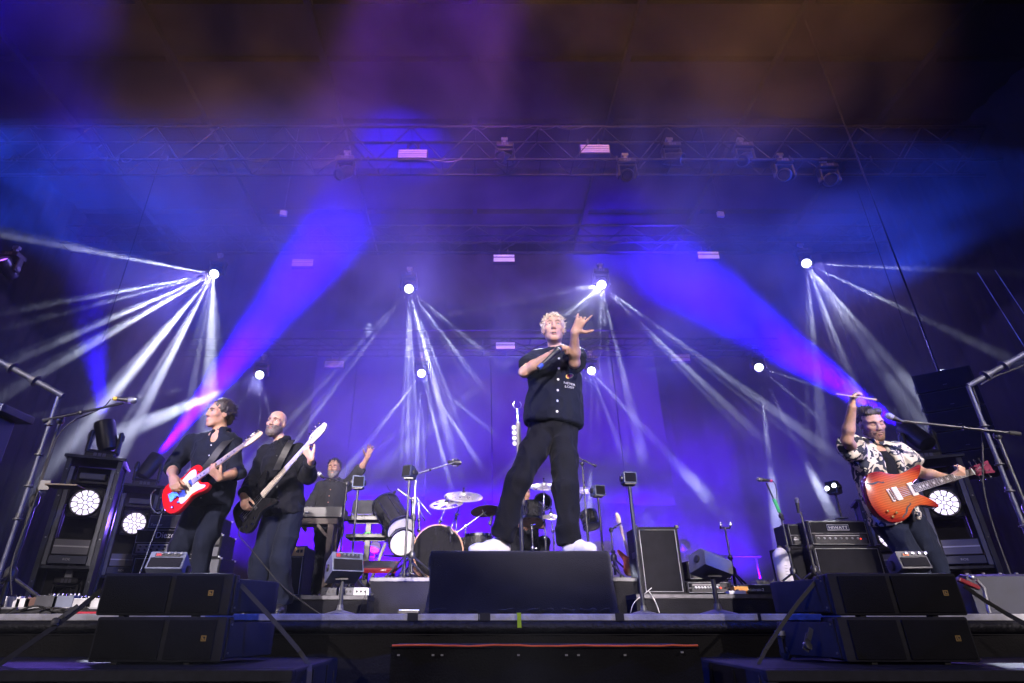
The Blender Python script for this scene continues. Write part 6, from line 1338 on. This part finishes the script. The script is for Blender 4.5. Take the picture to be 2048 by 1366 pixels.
small_monitor('dark blue box on a thin pole at the left corner of the drum riser', at(819, 945, 6.4), R(-30), R(-8), .12, .13, .12, m=mat('navy casing', (.02, .025, .06), .4), post=DZ, pan=False)
small_monitor('grey box on a thin pole between the singer\'s leg and the right riser', at(1195, 982, 6.45), R(20), 0, .13, .11, .12, m=BLUEG, post=DZ, pan=False)
small_monitor('grey box on a tall thin pole left of the tall bass cabinet', at(1257, 957, 5.35), R(5), 0, .125, .1, .11, m=BLUEG, post=0, pan=False, base='disc')
c = at(1667, 975, 6.98); small_monitor('small lit lamp box on a thin pole standing on the logo plate amplifier', c, R(-60), 0, .13, .14, .11, m=DKGREY, post=h2+.021, pan=False, lit=True, base='plate')
# spare bass on its stand
SBURST = mat('dark sunburst', (.22, .05, .02), .2, coat=.4, vary=(5, .5))
guitar('bass_guitar', 'sunburst electric bass resting on a stand beside the tall bass cabinet', at(1266, 1140, 6.62), at(1240, 1047, 6.8), (-.35, -1, .1), .864, 'bass guitar', BASS, .042, SBURST, MAPLE, MAPLE, BASSH, None, None, [(.13, 0, .03, .08, BLACK)], [(-.02, -.10)], nstr=4, tun=[(.045+.042*i, .046) for i in range(4)], bridge_sz=(.05, .085), frets=20, nw=(.062, .042))
p = at(1222, 1060, 6.85); t = stand('guitar stand holding the spare sunburst bass by the neck', 1222, 1060, 6.75, DZ, [(1222, 1060, 6.75), (1242, 1046, 6.72)], cat='guitar stand')
# drum riser floor lamp: the violet-blue pool at the stage edge left of the podium
p = at(818, 1222, 5.85); fl_ = thing('floor_lamp', 'small blue floor lamp shining up the drum riser left of the podium', 'stage light', (p.x, 5.85, 0), 0, 'coloured wash lights')
MB().bx(-.1, .1, -.04, .06, .0, .05).build('housing', BLACKM, fl_, bevel=.01); MB().bx(-.09, .09, -.02, .05, .0505, .054).build('lens', glow('lit blue lens', (.25, .3, 1), 5), fl_)
bpy.context.view_layer.update(); lamp_spot('floor_beam', (p.x, 5.87, .07), (p.x, 6.3, .5), (.06, .05, 1), 60, 120, .8, .05, parent=fl_)
# pedalboards and pedals at the front left
bd_ = thing('pedalboard', 'flat black pedalboard on the stage at the front left', 'pedalboard', (at(90, 1210, 3.95).x, 3.95, 0)); MB().bx(-.55, .48, -.12, .14, 0, .03).build('board', BLACKM, bd_, bevel=.006); MB().bx(-.55, .48, -.121, -.115, .03, .04).build('lip', ALU, bd_)
spec = [(34, WHITE, (.11, .1, .07), 1, 'white pedal, second of the row on the front left pedalboard'), (58, WHITE, (.08, .1, .06), 2, 'small white pedal right beside the first white pedal'), (76, mat('brown pedal paint', (.12, .06, .045), .5), (.085, .1, .065), 2, 'brown pedal between the white and the dark pedals'),
        (104, DKGREY, (.13, .11, .075), 4, 'wide dark grey pedal left of the tilted strap'), (138, BLUEG, (.12, .11, .075), 4, 'blue grey pedal in the middle of the front left pedalboard'), (172, ALU, (.13, .1, .06), 5, 'silver pedal with five knobs near the left speaker stack'), (8, GREY, (.1, .1, .05), 2, 'grey pedal at the left end of the front left pedalboard'), (200, ALU, (.1, .1, .06), 3, 'silver pedal touching the left speaker stack')]
for px, m, sz, k, lab in spec: pedal(lab, (at(px, 1200, 3.95).x, 3.95), .031, sz, m, k)
RED2 = mat('red cloth tape', (.6, .03, .06), .6); p = at(182, 1222, 3.6); o = MB().bx(-.09, .09, -.02, .03, 0, .012).build('red_tape', RED2); o.location = (p.x, 3.6, 0); tag(o, 'flat red strip lying on the stage edge beside the left speaker stack', 'tape')
for i in range(5):
    rnd = random.Random(i+40); x0 = at(15+42*i, 1215, 3.75).x; cable('cable', 'loose black cable lying on the stage edge below the '+('grey pedal at the left end', 'white pedals', 'brown pedal', 'wide dark grey pedal', 'silver pedals')[i], [V((x0+rnd.uniform(-.1, .1)+.09*k, 3.62+rnd.uniform(0, .16), .008+rnd.uniform(0, .05)*(k % 2))) for k in range(6)], .006, group='loose cables before the front left pedals')
# small boxes on the keyboard riser
for px, lab, m in ((660, 'black stage box on the keyboard riser beneath the keyboards', DKGREY), (695, 'grey power box on the keyboard riser beneath the keyboards', GREY), (724, 'white power box at the right end of the keyboard riser', WHITE)):
    p = at(px, 1182, 6.05); t = thing('power_box', lab, 'box', (p.x, 6.05, RZL), 0, 'small boxes on the keyboard riser'); MB().bx(-.075, .075, -.05, .05, 0, .07).build('casing', m, t, bevel=.006); b = MB(); [b.cyl((-.04+.04*i, -.0501, .035), (0, -1, 0), .012, .006, 10) for i in range(3)]; b.build('sockets', BLACKM, t)
cable('cable', 'thin cable hanging down the front of the keyboard riser', [at(733, 1180, 5.9), at(731, 1188, 5.87), at(724, 1205, 5.86), at(719, 1226, 5.84)], .004)
cable('cable', 'pale cable hanging down the right riser beside the tall bass cabinet', [at(1303, 1176, 5.95), at(1290, 1187, 5.86), at(1266, 1205, 5.85), at(1261, 1226, 5.83)], .0045, m=PIPE)
cable('cable', 'second pale cable hanging down the right riser below the tall bass cabinet', [at(1299, 1184, 5.92), at(1303, 1190, 5.86), at(1312, 1205, 5.85), at(1319, 1226, 5.83)], .0045, m=PIPE)
# ------------------------------------------------------------------ light towers
WASHL = glow('lit wash cell', (.86, .76, 1.0), 2.4)
def tower(labels, px, D, rz, h, mover_aim, w=.46, beam=None, lit=True, mover_label=''):
    x = at(px, 1060, D).x; t = thing('light_tower', labels[0], 'light tower', (x, D, 0), rz, 'light towers at the sides of the stage'); d = .42
    for sx in (-1, 1):
        for yy in (-d/2, d/2): MB().bx(sx*w/2-.022, sx*w/2+.022, yy-.022, yy+.022, 0, h-.03).build('corner_post', TOWERM, t, bevel=.004)
        MB().bx(sx*(w/2-.045)-.018, sx*(w/2-.045)+.018, -d/2-.012, -d/2+.005, .45, h-.12).build('face_strip', mat('grey strip', (.16, .17, .21), .45, vary=(10, .15)), t)
        MB().bx(sx*w/2-.008, sx*w/2+.008, -d/2+.025, d/2-.025, .03, h-.06).build('side_panel', BLACK, t)
    MB().bx(-w/2-.05, w/2+.05, -d/2-.05, d/2+.05, h-.03, h).build('top_plate', TOWERM, t, bevel=.004)
    MB().bx(-w/2+.025, w/2-.025, -d/2, d/2, .42, .445).build('shelf', TOWERM, t); MB().bx(-w/2+.025, w/2-.025, d/2-.03, d/2-.02, .03, h-.04).build('back_panel', BLACK, t); MB().bx(-w/2-.03, w/2+.03, -d/2-.03, d/2+.03, 0, .025).build('base_plate', TOWERM, t)
    b = MB(); [b.lathe([(.008, 0), (.005, .005)], (sx*w/2, -d/2-.022, z), (0, -1, 0), 8) for sx in (-1, 1) for z in (.3, .7, 1.1, h-.15)]; b.build('bolts', STEEL, t)
    M0 = Matrix.Translation((x, D, 0)) @ Matrix.Rotation(rz, 4, 'Z')
    # LED wash inside
    wz = h-.46; wt = thing('led_wash_light', labels[1], 'stage light', M0 @ V((0, -.08, wz)), rz, 'round LED wash lights in the towers'); r = .125
    MB().lathe([(.08, .16), (.13, .12), (.145, .03), (.145, -.06), (.135, -.075), (.128, -.06)], (0, 0, 0), (0, 1, 0), 30).build('housing', BLACKM, wt, 40)
    MB().bx(-.155, .155, -.05, .05, -.15, .16).build('face_frame', DKGREY, wt, bevel=.03); MB().lathe([(r+.004, 0), (r, .003)], (0, -.052, 0), (0, -1, 0), 30).build('lens_plate', glow('violet lens plate', (.16, .06, 1), .5), wt)
    for ring, n, ra, rb in ((0, 1, 0, .019), (1, 6, .0235, .067), (2, 12, .0715, .123)):
        for i in range(n):
            rm = (ra+rb)/2; g_ = .0042; a0, a1 = 2*PI*i/n+.26*ring, 2*PI*(i+1)/n+.26*ring; P_ = [(rb*math.cos(a), rb*math.sin(a)) for a in [a0+g_/rb+(a1-a0-2*g_/rb)*k/4 for k in range(5)]]+[(ra*math.cos(a), ra*math.sin(a)) for a in [a1-g_/ra-(a1-a0-2*g_/ra)*k/3 for k in range(4)]] if ring else [(rb*math.cos(2*PI*k/10), rb*math.sin(2*PI*k/10)) for k in range(10)]
            P_ = [(p_.x, p_.y) for p_ in chaikin([V((*p_, 0)) for p_ in P_], 1)]; q = MB(); q.prism(P_, .0551, .064, bev=.003); q.v = [(v[0], -v[2], v[1]) for v in q.v]; q.build('led_cell', WASHL, wt); continue
    MB().bx(-.19, -.165, -.03, .03, -.02, .2).bx(.165, .19, -.03, .03, -.02, .2).bx(-.19, .19, -.03, .03, .2, .225).build('yoke', BLACKM, wt); MB().bx(-.12, .12, -.07, .1, .235, .30).build('base', GREY, wt, bevel=.01)
    bpy.context.view_layer.update(); lamp_spot('wash_lamp', M0 @ V((0, -.08-.12, wz)), M0 @ V((0, -3, wz-.1)), (.2, .1, 1), 130, 100, .7, .1, parent=wt)
    # strobe panel below
    st_ = thing('strobe_lamp', labels[2], 'stage light', M0 @ V((0, -d/2+.01, .62)), rz, 'strobe panels in the towers'); MB().bx(-.165, .165, 0, .12, -.075, .08).build('housing', BLACKM, st_, bevel=.006); MB().bx(-.15, .15, -.006, .002, .015, .07).bx(-.15, .15, -.006, .002, -.065, -.005).build('mesh_panel', mat('strobe mesh', (.35, .35, .40), .4, bump=(400, .6)), st_); MB().bx(-.15, .15, -.009, -.001, -.002, .013).build('tube', mat('white tube', (.8, .8, .85), .3), st_)
    MB().bx(-.16, .16, -.012, .1, -.155, -.08).build('driver_box', mat('blue grey box', (.07, .08, .13), .45), st_, bevel=.004); words(st_, 'ROE', .028, FRONTM(-.01, -.0135, -.125), LETW, 'logo', sx=1.2)
    # hanging head at the bottom and head on top
    p = M0 @ V((.02, -.02, .15)); moving_head(p, p+V((-.3*math.sin(rz), -.2, -.3)), labels[3], None, True, 'unlit heads at the foot of the towers', .62, base_rz=rz)
    p = M0 @ V((0, 0, h+.27)); moving_head(p, mover_aim, labels[4], LENSV if beam else None, False, 'moving heads on top of the towers', .85, base_rz=rz, spot=beam)
    return t
TOWERM = mat('dark blue tower frame', (.035, .04, .06), .4, metal=.3, vary=(9, .3))
tower(('light tower nearest the left edge of the stage', 'lit round LED wash light in the outer left tower', 'strobe panel in the outer left tower', 'unlit head hanging at the foot of the outer left tower', 'moving head on top of the outer left tower'), 160, 6.2, R(24), 1.52, at(100, 100, 5.5), beam=dict(col=VIO, W=VP*.12, ang=22, blend=1.0, falloff=None))
tower(('light tower behind the left guitarist', 'lit round LED wash light just left of the red guitar', 'strobe panel in the inner left tower', 'unlit head hanging at the foot of the inner left tower', 'moving head with the violet beam on top of the inner left tower'), 268, 7.6, R(24), 1.52, at(800, 300, 10.4), beam=dict(col=VIO, W=VP, ang=17, blend=1.0, falloff=None))
tower(('light tower nearest the right edge of the stage', 'lit round LED wash light below the guitar neck at right', 'strobe panel in the outer right tower', 'unlit head hanging at the foot of the outer right tower', 'moving head with the violet beam on top of the outer right tower'), 1898, 6.2, R(-24), 1.52, at(1330, 530, 11.0), beam=dict(col=VIO, W=VP*.7, ang=17, blend=1.0, falloff=None))
tower(('light tower hidden behind the right guitarist\'s legs', 'LED wash light in the tower behind the right guitarist', 'strobe panel showing behind the right guitarist\'s leg', 'unlit head at the foot of the tower behind the right guitarist', 'moving head on the tower behind the right guitarist'), 1772, 7.6, R(-24), 1.35, at(1500, 300, 7.0), beam=None)
# ------------------------------------------------------------------ side poles
def pole(label, pts, r=.0135, m=None, discs=(), group='steel side poles'):
    P = [V(p) for p in pts]; t = thing('steel_pole', label, 'pole', P[0], 0, group); MB().tube([p-P[0] for p in P], r, 12).build('tube', m or mat('blue grey steel', (.06, .065, .10), .5, metal=.3, vary=(14, .3)), t, 60)
    for i, f in enumerate(discs):
        a = P[0].lerp(P[-1], f)-P[0]; d = (P[-1]-P[0]).normalized(); MB().lathe([(r*1.05, -.012), (r*2.1, -.008), (r*2.1, .0), (r*1.3, .004), (r*1.3, .03)], a, d, 16).build('collar', DKGREY, t, 40)
    return t
q = at(118, 792, 3.75); pole('upright steel pole with collars at the far left, below the slanting pipe', [(q.x, 3.75, 0), q], discs=(.12, .4, .55, .7, .85)); pole('slanting steel pipe rising to the upper left corner of the stage edge', [q+V((.03, 0, .0)), at(-60, 690, 3.6)], .02, discs=(.3, .55))
q = at(1936, 772, 3.95); e = at(2002, 912, 3.95); pole('upright steel pole at the far right, below the slanting pipe', [(q.x, 3.95, 0), q], discs=(.35, .5, .62, .8)); pole('slanting steel pipe with a violet gleam at the far right', [q, at(2080, 690, 3.8)], .02, discs=(.25, .5))
cable('cable', 'black cables slung below the slanting pipe at the far right', [at(1960, 770, 3.9), at(1990, 752, 3.9), at(2020, 742, 3.85), at(2070, 720, 3.8)], .006)
cable('cable', 'black cable hanging beside the upright pole at the far right', [at(1945, 775, 3.95), at(1962, 820, 3.98), at(1966, 900, 4.0), at(1965, 1000, 4.02), V((at(1965, 1000, 4.02).x, 4.02, .01))], .006)
t = thing('lighting_case', 'corner of a dark blue fixture at the left picture edge', 'stage light', at(-8, 825, 3.6)); MB().bx(-.2, .11, -.1, .2, -.02, .03).build('top_plate', TOWERM, t, bevel=.004); MB().bx(-.2, .03, -.05, .15, -.3, -.021).build('body', mat('dark blue case', (.03, .04, .09), .4), t, bevel=.01)
# hanging speaker column right
q0 = at(1895, 790, 7.0); la = thing('line_array', 'tall dark speaker column hanging at the right side of the stage', 'speaker', (q0.x, 7.0, 1.55), R(-38)); n = 5
for i in range(n):
    z = .26*i; o = MB().prism([(-.3, -.25), (.3, -.25), (.2, .3), (-.2, .3)], z+.006, z+.254, bev=.008).build('speaker_box', PAINTSP, la, 30); MB().bx(-.28, .28, -.262, -.251, z+.02, z+.24).build('grille', GRILLE, o); MB().bx(-.02, .02, -.27, -.263, z+.06, z+.066).build('mark', GREY, o); MB().bx(-.31, -.29, -.1, .1, z+.11, z+.15).build('rigging', STEEL, o)
MB().tube([(0, 0, .26*n), (0, 0, 10-1.55)], .012, 6).build('chain', BLACKM, la)
for a, b_, lab in (((1822, 690, 6.8), (1715, 380, 6.8), 'thin steel cable slanting up at the right side'), ((1955, 545, 6.0), (2075, 735, 6.0), 'bright steel wire slanting at the right picture edge'), ((1990, 540, 6.4), (2090, 690, 6.4), 'second bright steel wire slanting at the right picture edge'), ((205, 680, 7.0), (330, 290, 7.0), 'thin steel cable slanting up at the left side')):
    cable('steel_wire', lab, [at(*a), at(*b_)], .004, m=STEEL if a[0] > 1900 else BLACKM, n=0, group='thin steel wires')
# ------------------------------------------------------------------ front fill stacks on the subs
BADGE = mat('gold badge', (.55, .36, .12), .35, metal=.6)
ZS = -.195
def sub(label, xa, xb, y0, y1, gap_right):
    t = thing('subwoofer', label, 'subwoofer', ((xa+xb)/2, y0, -.75), 0, 'large subwoofers in the pit'); w = (xb-xa)/2; h = ZS+.75
    MB().bx(-w, w, .025, y1-y0, 0, h).build('cabinet', PAINTSP, t, bevel=.012); MB().bx(-w, w, -.012, .025, h-.04, h-.002).bx(-w, w, -.012, .025, 0, .04).bx(-w, -w+.04, -.012, .025, .04, h-.04).bx(w-.04, w, -.012, .025, .04, h-.04).build('front_frame', PAINTSP, t, bevel=.004)
    n = 3
    for i in range(n): MB().bx(-w+.045+(2*w-.09)*i/n+.01, -w+.045+(2*w-.09)*(i+1)/n-.01, .0, .02, .045, h-.045).build('grille_panel', GRILLE, t)
    sx = 1 if gap_right else -1
    for yy in (.3, .55): MB().bx(sx*w-.004, sx*w+.004, yy-.012, yy+.012, .02, h-.02).build('side_groove', BLACK, t)
    MB().bx(sx*w-.002, sx*w+.006, .1, .14, h-.16, h-.05).bx(sx*w-.002, sx*w+.006, .68, .72, h-.16, h-.05).build('handle_cup', BLACK, t, bevel=.004)
    q = MB(); q.bx(-w, w, -.3, .8, -.6, -.0); return t
xs_ = at(588, 1337, 2.46).x; sub('long low subwoofer under the left speaker stack', -2.7, xs_, 2.46, 3.24, True)
xr_ = at(1528, 1337, 2.46).x; sub('long low subwoofer under the right speaker stack', xr_, 3.2, 2.46, 3.24, False)
for (xa, xb) in ((-2.7, xs_), (xr_, 3.2)):
    t = thing('subwoofer', 'lower subwoofer on the ground beneath the %s stack' % ('left' if xa < 0 else 'right'), 'subwoofer', ((xa+xb)/2, 2.46, -1.36), 0, 'large subwoofers in the pit'); w = (xb-xa)/2; MB().bx(-w, w, 0, .78, 0, .608).build('cabinet', PAINTSP, t, bevel=.012); MB().bx(-w+.05, w-.05, -.008, -.001, .05, .56).build('grille', GRILLE, t)
def fill(label, pL, pR, pym, z0, h, D, mir):
    """trapezoid front-fill speaker; mir = +1 when its flared side shows on the right"""
    xa, xb = at(pL, pym, D).x, at(pR, pym, D).x; t = thing('front_fill_speaker', label, 'speaker', ((xa+xb)/2, D, z0), 0, 'front fill speakers stacked on the subwoofers'); w = (xb-xa)/2
    n = 8; front = [(-w+2*w*i/n, .02*((2*i/n-1)**2)) for i in range(n+1)]
    MB().prism(front+[(w*.98, .06), (w*.78, .26), (-w*.78, .26), (-w*.98, .06)], 0, h, bev=.008).build('cabinet', PAINTSP, t, 30)
    sp = .12*mir
    for a, b_ in ((-w+.012+(0 if mir > 0 else .025), w*sp-.012), (w*sp+.012, w-.012-(.025 if mir > 0 else 0))):
        m_ = 5; f = [(a+(b_-a)*i/m_, .02*(((a+(b_-a)*i/m_)/w)**2)-.0075) for i in range(m_+1)]; bk = [(b_-(b_-a)*i/m_, .02*(((b_-(b_-a)*i/m_)/w)**2)+.004) for i in range(m_+1)]
        MB().prism(f+bk, .010, h-.012, bev=.002).build('grille_panel', GRILLE, t, 30)
    bxp = w*.72 if True else 0; zb_ = h*.52; yb_ = .02*.72**2-.009
    MB().bx(bxp-.0105, bxp+.0105, yb_-.001, yb_+.001, zb_-.0105, zb_+.0105).build('badge', BADGE, t); bb = MB().bx(bxp-.007, bxp+.007, yb_-.002, yb_-.0011, zb_-.007, zb_+.007).build('badge_field', BLACK, t); MB().bx(bxp-.005, bxp-.001, yb_-.003, yb_-.0021, zb_-.005, zb_+.005).bx(bxp-.001, bxp+.005, yb_-.003, yb_-.0021, zb_-.005, zb_-.001).build('badge_mark', BADGE, t)
    # flared rear wing and rigging plate
    sx = mir; MB().prism([(sx*w*.985, .045), (sx*(w+.03), .10), (sx*(w+.105), .30), (sx*(w+.10), .36), (sx*w*.8, .36), (sx*w*.75, .2)][::int(sx)], .012, h-.02, bev=.006).build('rear_wing', PAINTSP, t, 30); MB().bx(min(sx*w*.96, sx*w*1.02), max(sx*w*.96, sx*w*1.02), .05, .085, .01, h-.006).build('rigging_plate', BLACKM, t, bevel=.002)
    b = MB(); [b.lathe([(.006, 0), (.004, .006)], (sx*w*1.02, .068, z), (sx, 0, 0), 8) for z in (.03, h-.03)]; b.build('bolts', STEEL, t)
    for q in (-.6, .5): MB().bx(w*q-.012, w*q+.012, .02, .06, -.0085, -.0005).build('foot', RUBBER, t)
    return t
hf = .168
fill('upper front fill speaker of the left stack', 197, 458, 1185, -.012, hf, 2.72, 1); fill('lower front fill speaker of the left stack', 180, 443, 1280, ZS+.009, hf, 2.68, 1)
fill('upper front fill speaker of the right stack', 1668, 1928, 1185, -.012, hf, 2.72, -1); fill('lower front fill speaker of the right stack', 1690, 1955, 1280, ZS+.009, hf, 2.68, -1)
b = MB(); 
for i in range(7): b.tube([(at(485, 1320, 2.9).x+.03*math.cos(a*.9+i)*1.2, 2.95+.06*math.sin(a), ZS+.008+.008*i) for a in [2*PI*k/20 for k in range(21)]], .004, 5)
STRAPM = mat('grey webbing', (.085, .085, .095), .8, bump=(300, .4)); STRAPB = mat('black webbing', (.02, .02, .022), .8)
def rstrap(label, pts, wd, m, ratchet=None):
    P = [V(p) for p in pts]; t = thing('ratchet_strap', label, 'strap', P[0], 0, 'straps tying down the speaker stacks'); P = [p-P[0] for p in P]; P = chaikin(P, 1, False); vs = []; fs = []; b = MB()
    for i, p in enumerate(P):
        d = (P[min(i+1, len(P)-1)]-P[max(i-1, 0)]).normalized(); sd = d.cross(V((.25, -1, .1))).normalized()*wd/2; nn = d.cross(sd).normalized()*.0014; vs += [p-sd-nn, p+sd-nn, p+sd+nn, p-sd+nn]
    for i in range(len(P)-1): fs += [(4*i+k, 4*i+(k+1) % 4, 4*i+4+(k+1) % 4, 4*i+4+k) for k in range(4)]
    fs += [(3, 2, 1, 0), tuple(4*(len(P)-1)+k for k in range(4))]; b._a(vs, fs); b.build('webbing', m, t)
    if ratchet is not None:
        a = P[0].lerp(P[-1], ratchet); d = (P[-1]-P[0]).normalized(); M = frame(a, d, (0, -1, 0)); q = MB(); q.m = M; q.bx(-.04, .04, -.013, .013, .002, .008).bx(-.07, -.01, -.010, .010, .009, .014); q.build('ratchet_frame', DKGREY, t, bevel=.002); q = MB(); q.m = M; q.lathe([(.014, 0), (.015, .003), (.015, .012), (.008, .014)], (.02, 0, .01), (0, 0, 1), 18); q.build('ratchet_wheel', DKGREY, t, 40); q = MB(); q.m = M; q.tube([(.02, -.018, .012), (.02, .018, .012)], .0045, 8); q.build('spindle', STEEL, t)
    return t
rstrap('grey strap from the left speaker stack down to its subwoofer', [at(463, 1150, 2.80), at(545, 1238, 2.80), V((at(618, 1322, 2.82).x, 2.82, ZS+.002)), V((at(622, 1345, 2.46).x, 2.45, ZS-.02)), V((at(622, 1345, 2.46).x, 2.443, ZS-.3))], .018, STRAPM)
rstrap('black strap slanting down to the lower left from the left stack', [at(203, 1180, 2.75), at(140, 1232, 2.7), at(-20, 1342, 2.62)], .02, STRAPB, .38)
rstrap('grey ratchet strap from the right speaker stack down to its subwoofer', [at(1644, 1147, 2.82), at(1580, 1225, 2.78), V((at(1514, 1322, 2.8).x, 2.8, ZS+.002)), V((at(1516, 1345, 2.46).x, 2.45, ZS-.02)), V((at(1516, 1345, 2.46).x, 2.443, ZS-.3))], .016, STRAPM, .42)
rstrap('black strap slanting down to the right from the right stack', [at(1928, 1172, 2.8), at(1990, 1215, 2.75), at(2100, 1275, 2.7)], .022, STRAPB)
# castor under the right strap
p = at(1576, 1276, 2.95); t = thing('castor_wheel', 'dark swivel castor on the sub beside the right stack', 'castor', (p.x, 3.0, ZS)); MB().lathe([(.025, -.012), (.03, -.008), (.03, .008), (.025, .012)], (0, 0, .0305), (1, .3, 0), 18).build('wheel', RUBBER, t, 40); MB().bx(-.016, -.012, -.02, .02, .03, .09).bx(.012, .016, -.02, .02, .03, .09).bx(-.016, .016, -.02, .02, .086, .1).build('fork', DKGREY, t); MB().cyl((0, 0, .1), (0, 0, 1), .03, .02, 16).build('swivel', STEEL, t)
# wedge at the right edge
p0 = at(2000, 1160, 3.62); t = thing('wedge_monitor', 'blue grey wedge monitor at the right edge of the stage', 'speaker', (p0.x+.05, 3.62, 0), R(-8)); q = MB(); q.m = Matrix.Rotation(PI/2, 4, 'Y') @ Matrix.Rotation(PI/2, 4, 'Z'); q.prism([(0, 0), (.3, 0), (.34, .14), (.06, .215), (.0, .2)], -.22, .3, bev=.008); q.build('cabinet', mat('slate speaker paint', (.03, .033, .05), .6, bump=(400, .3), vary=(12, .2)), t, 30)
b = MB(); [b.lathe([(.009, 0), (.009, .015), (.005, .018)], (-.15+.09*i, .1, .208), (0, 0, 1), 8) for i in range(4)]; b.build('bolts', STEEL, t)
p = at(1938, 1168, 3.5); t = thing('pipe_clamp', 'red handled clamp beside the right speaker stack', 'clamp', p); q = MB(); q.m = Matrix.Rotation(R(25), 4, 'Y'); q.bx(-.06, .05, -.015, .015, -.012, .012); q.build('handle', REDS, t, bevel=.005); MB().tube([(.05, 0, .02), (.075, 0, -.02), (.06, 0, -.13), (.06, 0, -p.z+.005)], .010, 8).sph((.03, 0, .035), .016, 8).build('bolt', STEEL, t, 60)
# low bench in front of the stage, black cloth with an orange edge
xb0, xb1 = at(784, 1288, 2.62).x, at(1396, 1288, 2.62).x; zb_ = hgt(1289, 2.62); t = thing('pit_bench', 'low pit bench draped in black cloth with an orange front edge given a faint glow', 'bench', ((xb0+xb1)/2, 2.62, -1.36)); w = (xb1-xb0)/2; hB = zb_+1.36
MB().bx(-w, w, .03, .38, 0, hB-.012).build('bench', BLACK, t); c_ = drape('cloth', -w-.005, .012, w+.005, .012, .01, hB-.006, DRAPE, amp=.008, wl=.3, seed=77, thick=.008); c_.parent = t; MB().bx(-w-.01, w+.01, .0, .39, hB-.0115, hB-.008).build('top_cloth', DRAPE, t)
ORN = mat('orange edge tape with painted glow', (.85, .16, .05), .45, vary=(9, .3), emit=((1, .13, .03), .12)); rnd = random.Random(5)  # slight emission paints in light catching the tape; the edge is no lamp
n = 24; zs = [hB-.004+.0012*math.sin(i*.9)+.0015*rnd.uniform(-1, 1) for i in range(n+1)]; MB().tube([(-w+2*w*i/n, .004, zs[i]) for i in range(n+1)], .0034, 8).build('edge_tape', ORN, t, 60)
CLIPM = mat('steel clip', (.5, .5, .5), .4, metal=.6)
for px in (797, 866, 884, 1037, 1133, 1157, 1250, 1365): x = at(px, 1298, 2.6).x-(xb0+xb1)/2; MB().bx(x-.005, x+.005, -.012, -.006, hB-.03-(.01 if px % 3 else 0), hB-.024-(.01 if px % 3 else 0)).build('clip', CLIPM, t)
# ------------------------------------------------------------------ drifting smoke (kept upstage; the foreground air is clear)
smoke((0, 11.3, 5.4), (10.3, 3.0, 3.8), .115, (.38, .43, .70, .8), 'drifting smoke under the rear trusses around the white lights')
smoke((-.5, 7.0, 7.6), (9.5, 3.2, 2.7), .085, (.34, .36, .70, 1.0), 'violet lit smoke clouds high under the front of the stage roof')
smoke((4.2, 10.6, 1.25), (3.4, 2.4, 1.3), .7, (.8, .38, .66, .6), 'low bank of violet smoke behind the right riser')
smoke(at(520, 620, 8.2), (3.7, 2.2, 3.6), .11, (.5, .28, .66, .7), 'smoke bank crossed by the left violet beam')
smoke(at(1580, 700, 8.2), (2.8, 1.9, 2.2), .12, (.5, .34, .66, .7), 'smoke bank crossed by the right violet beam')
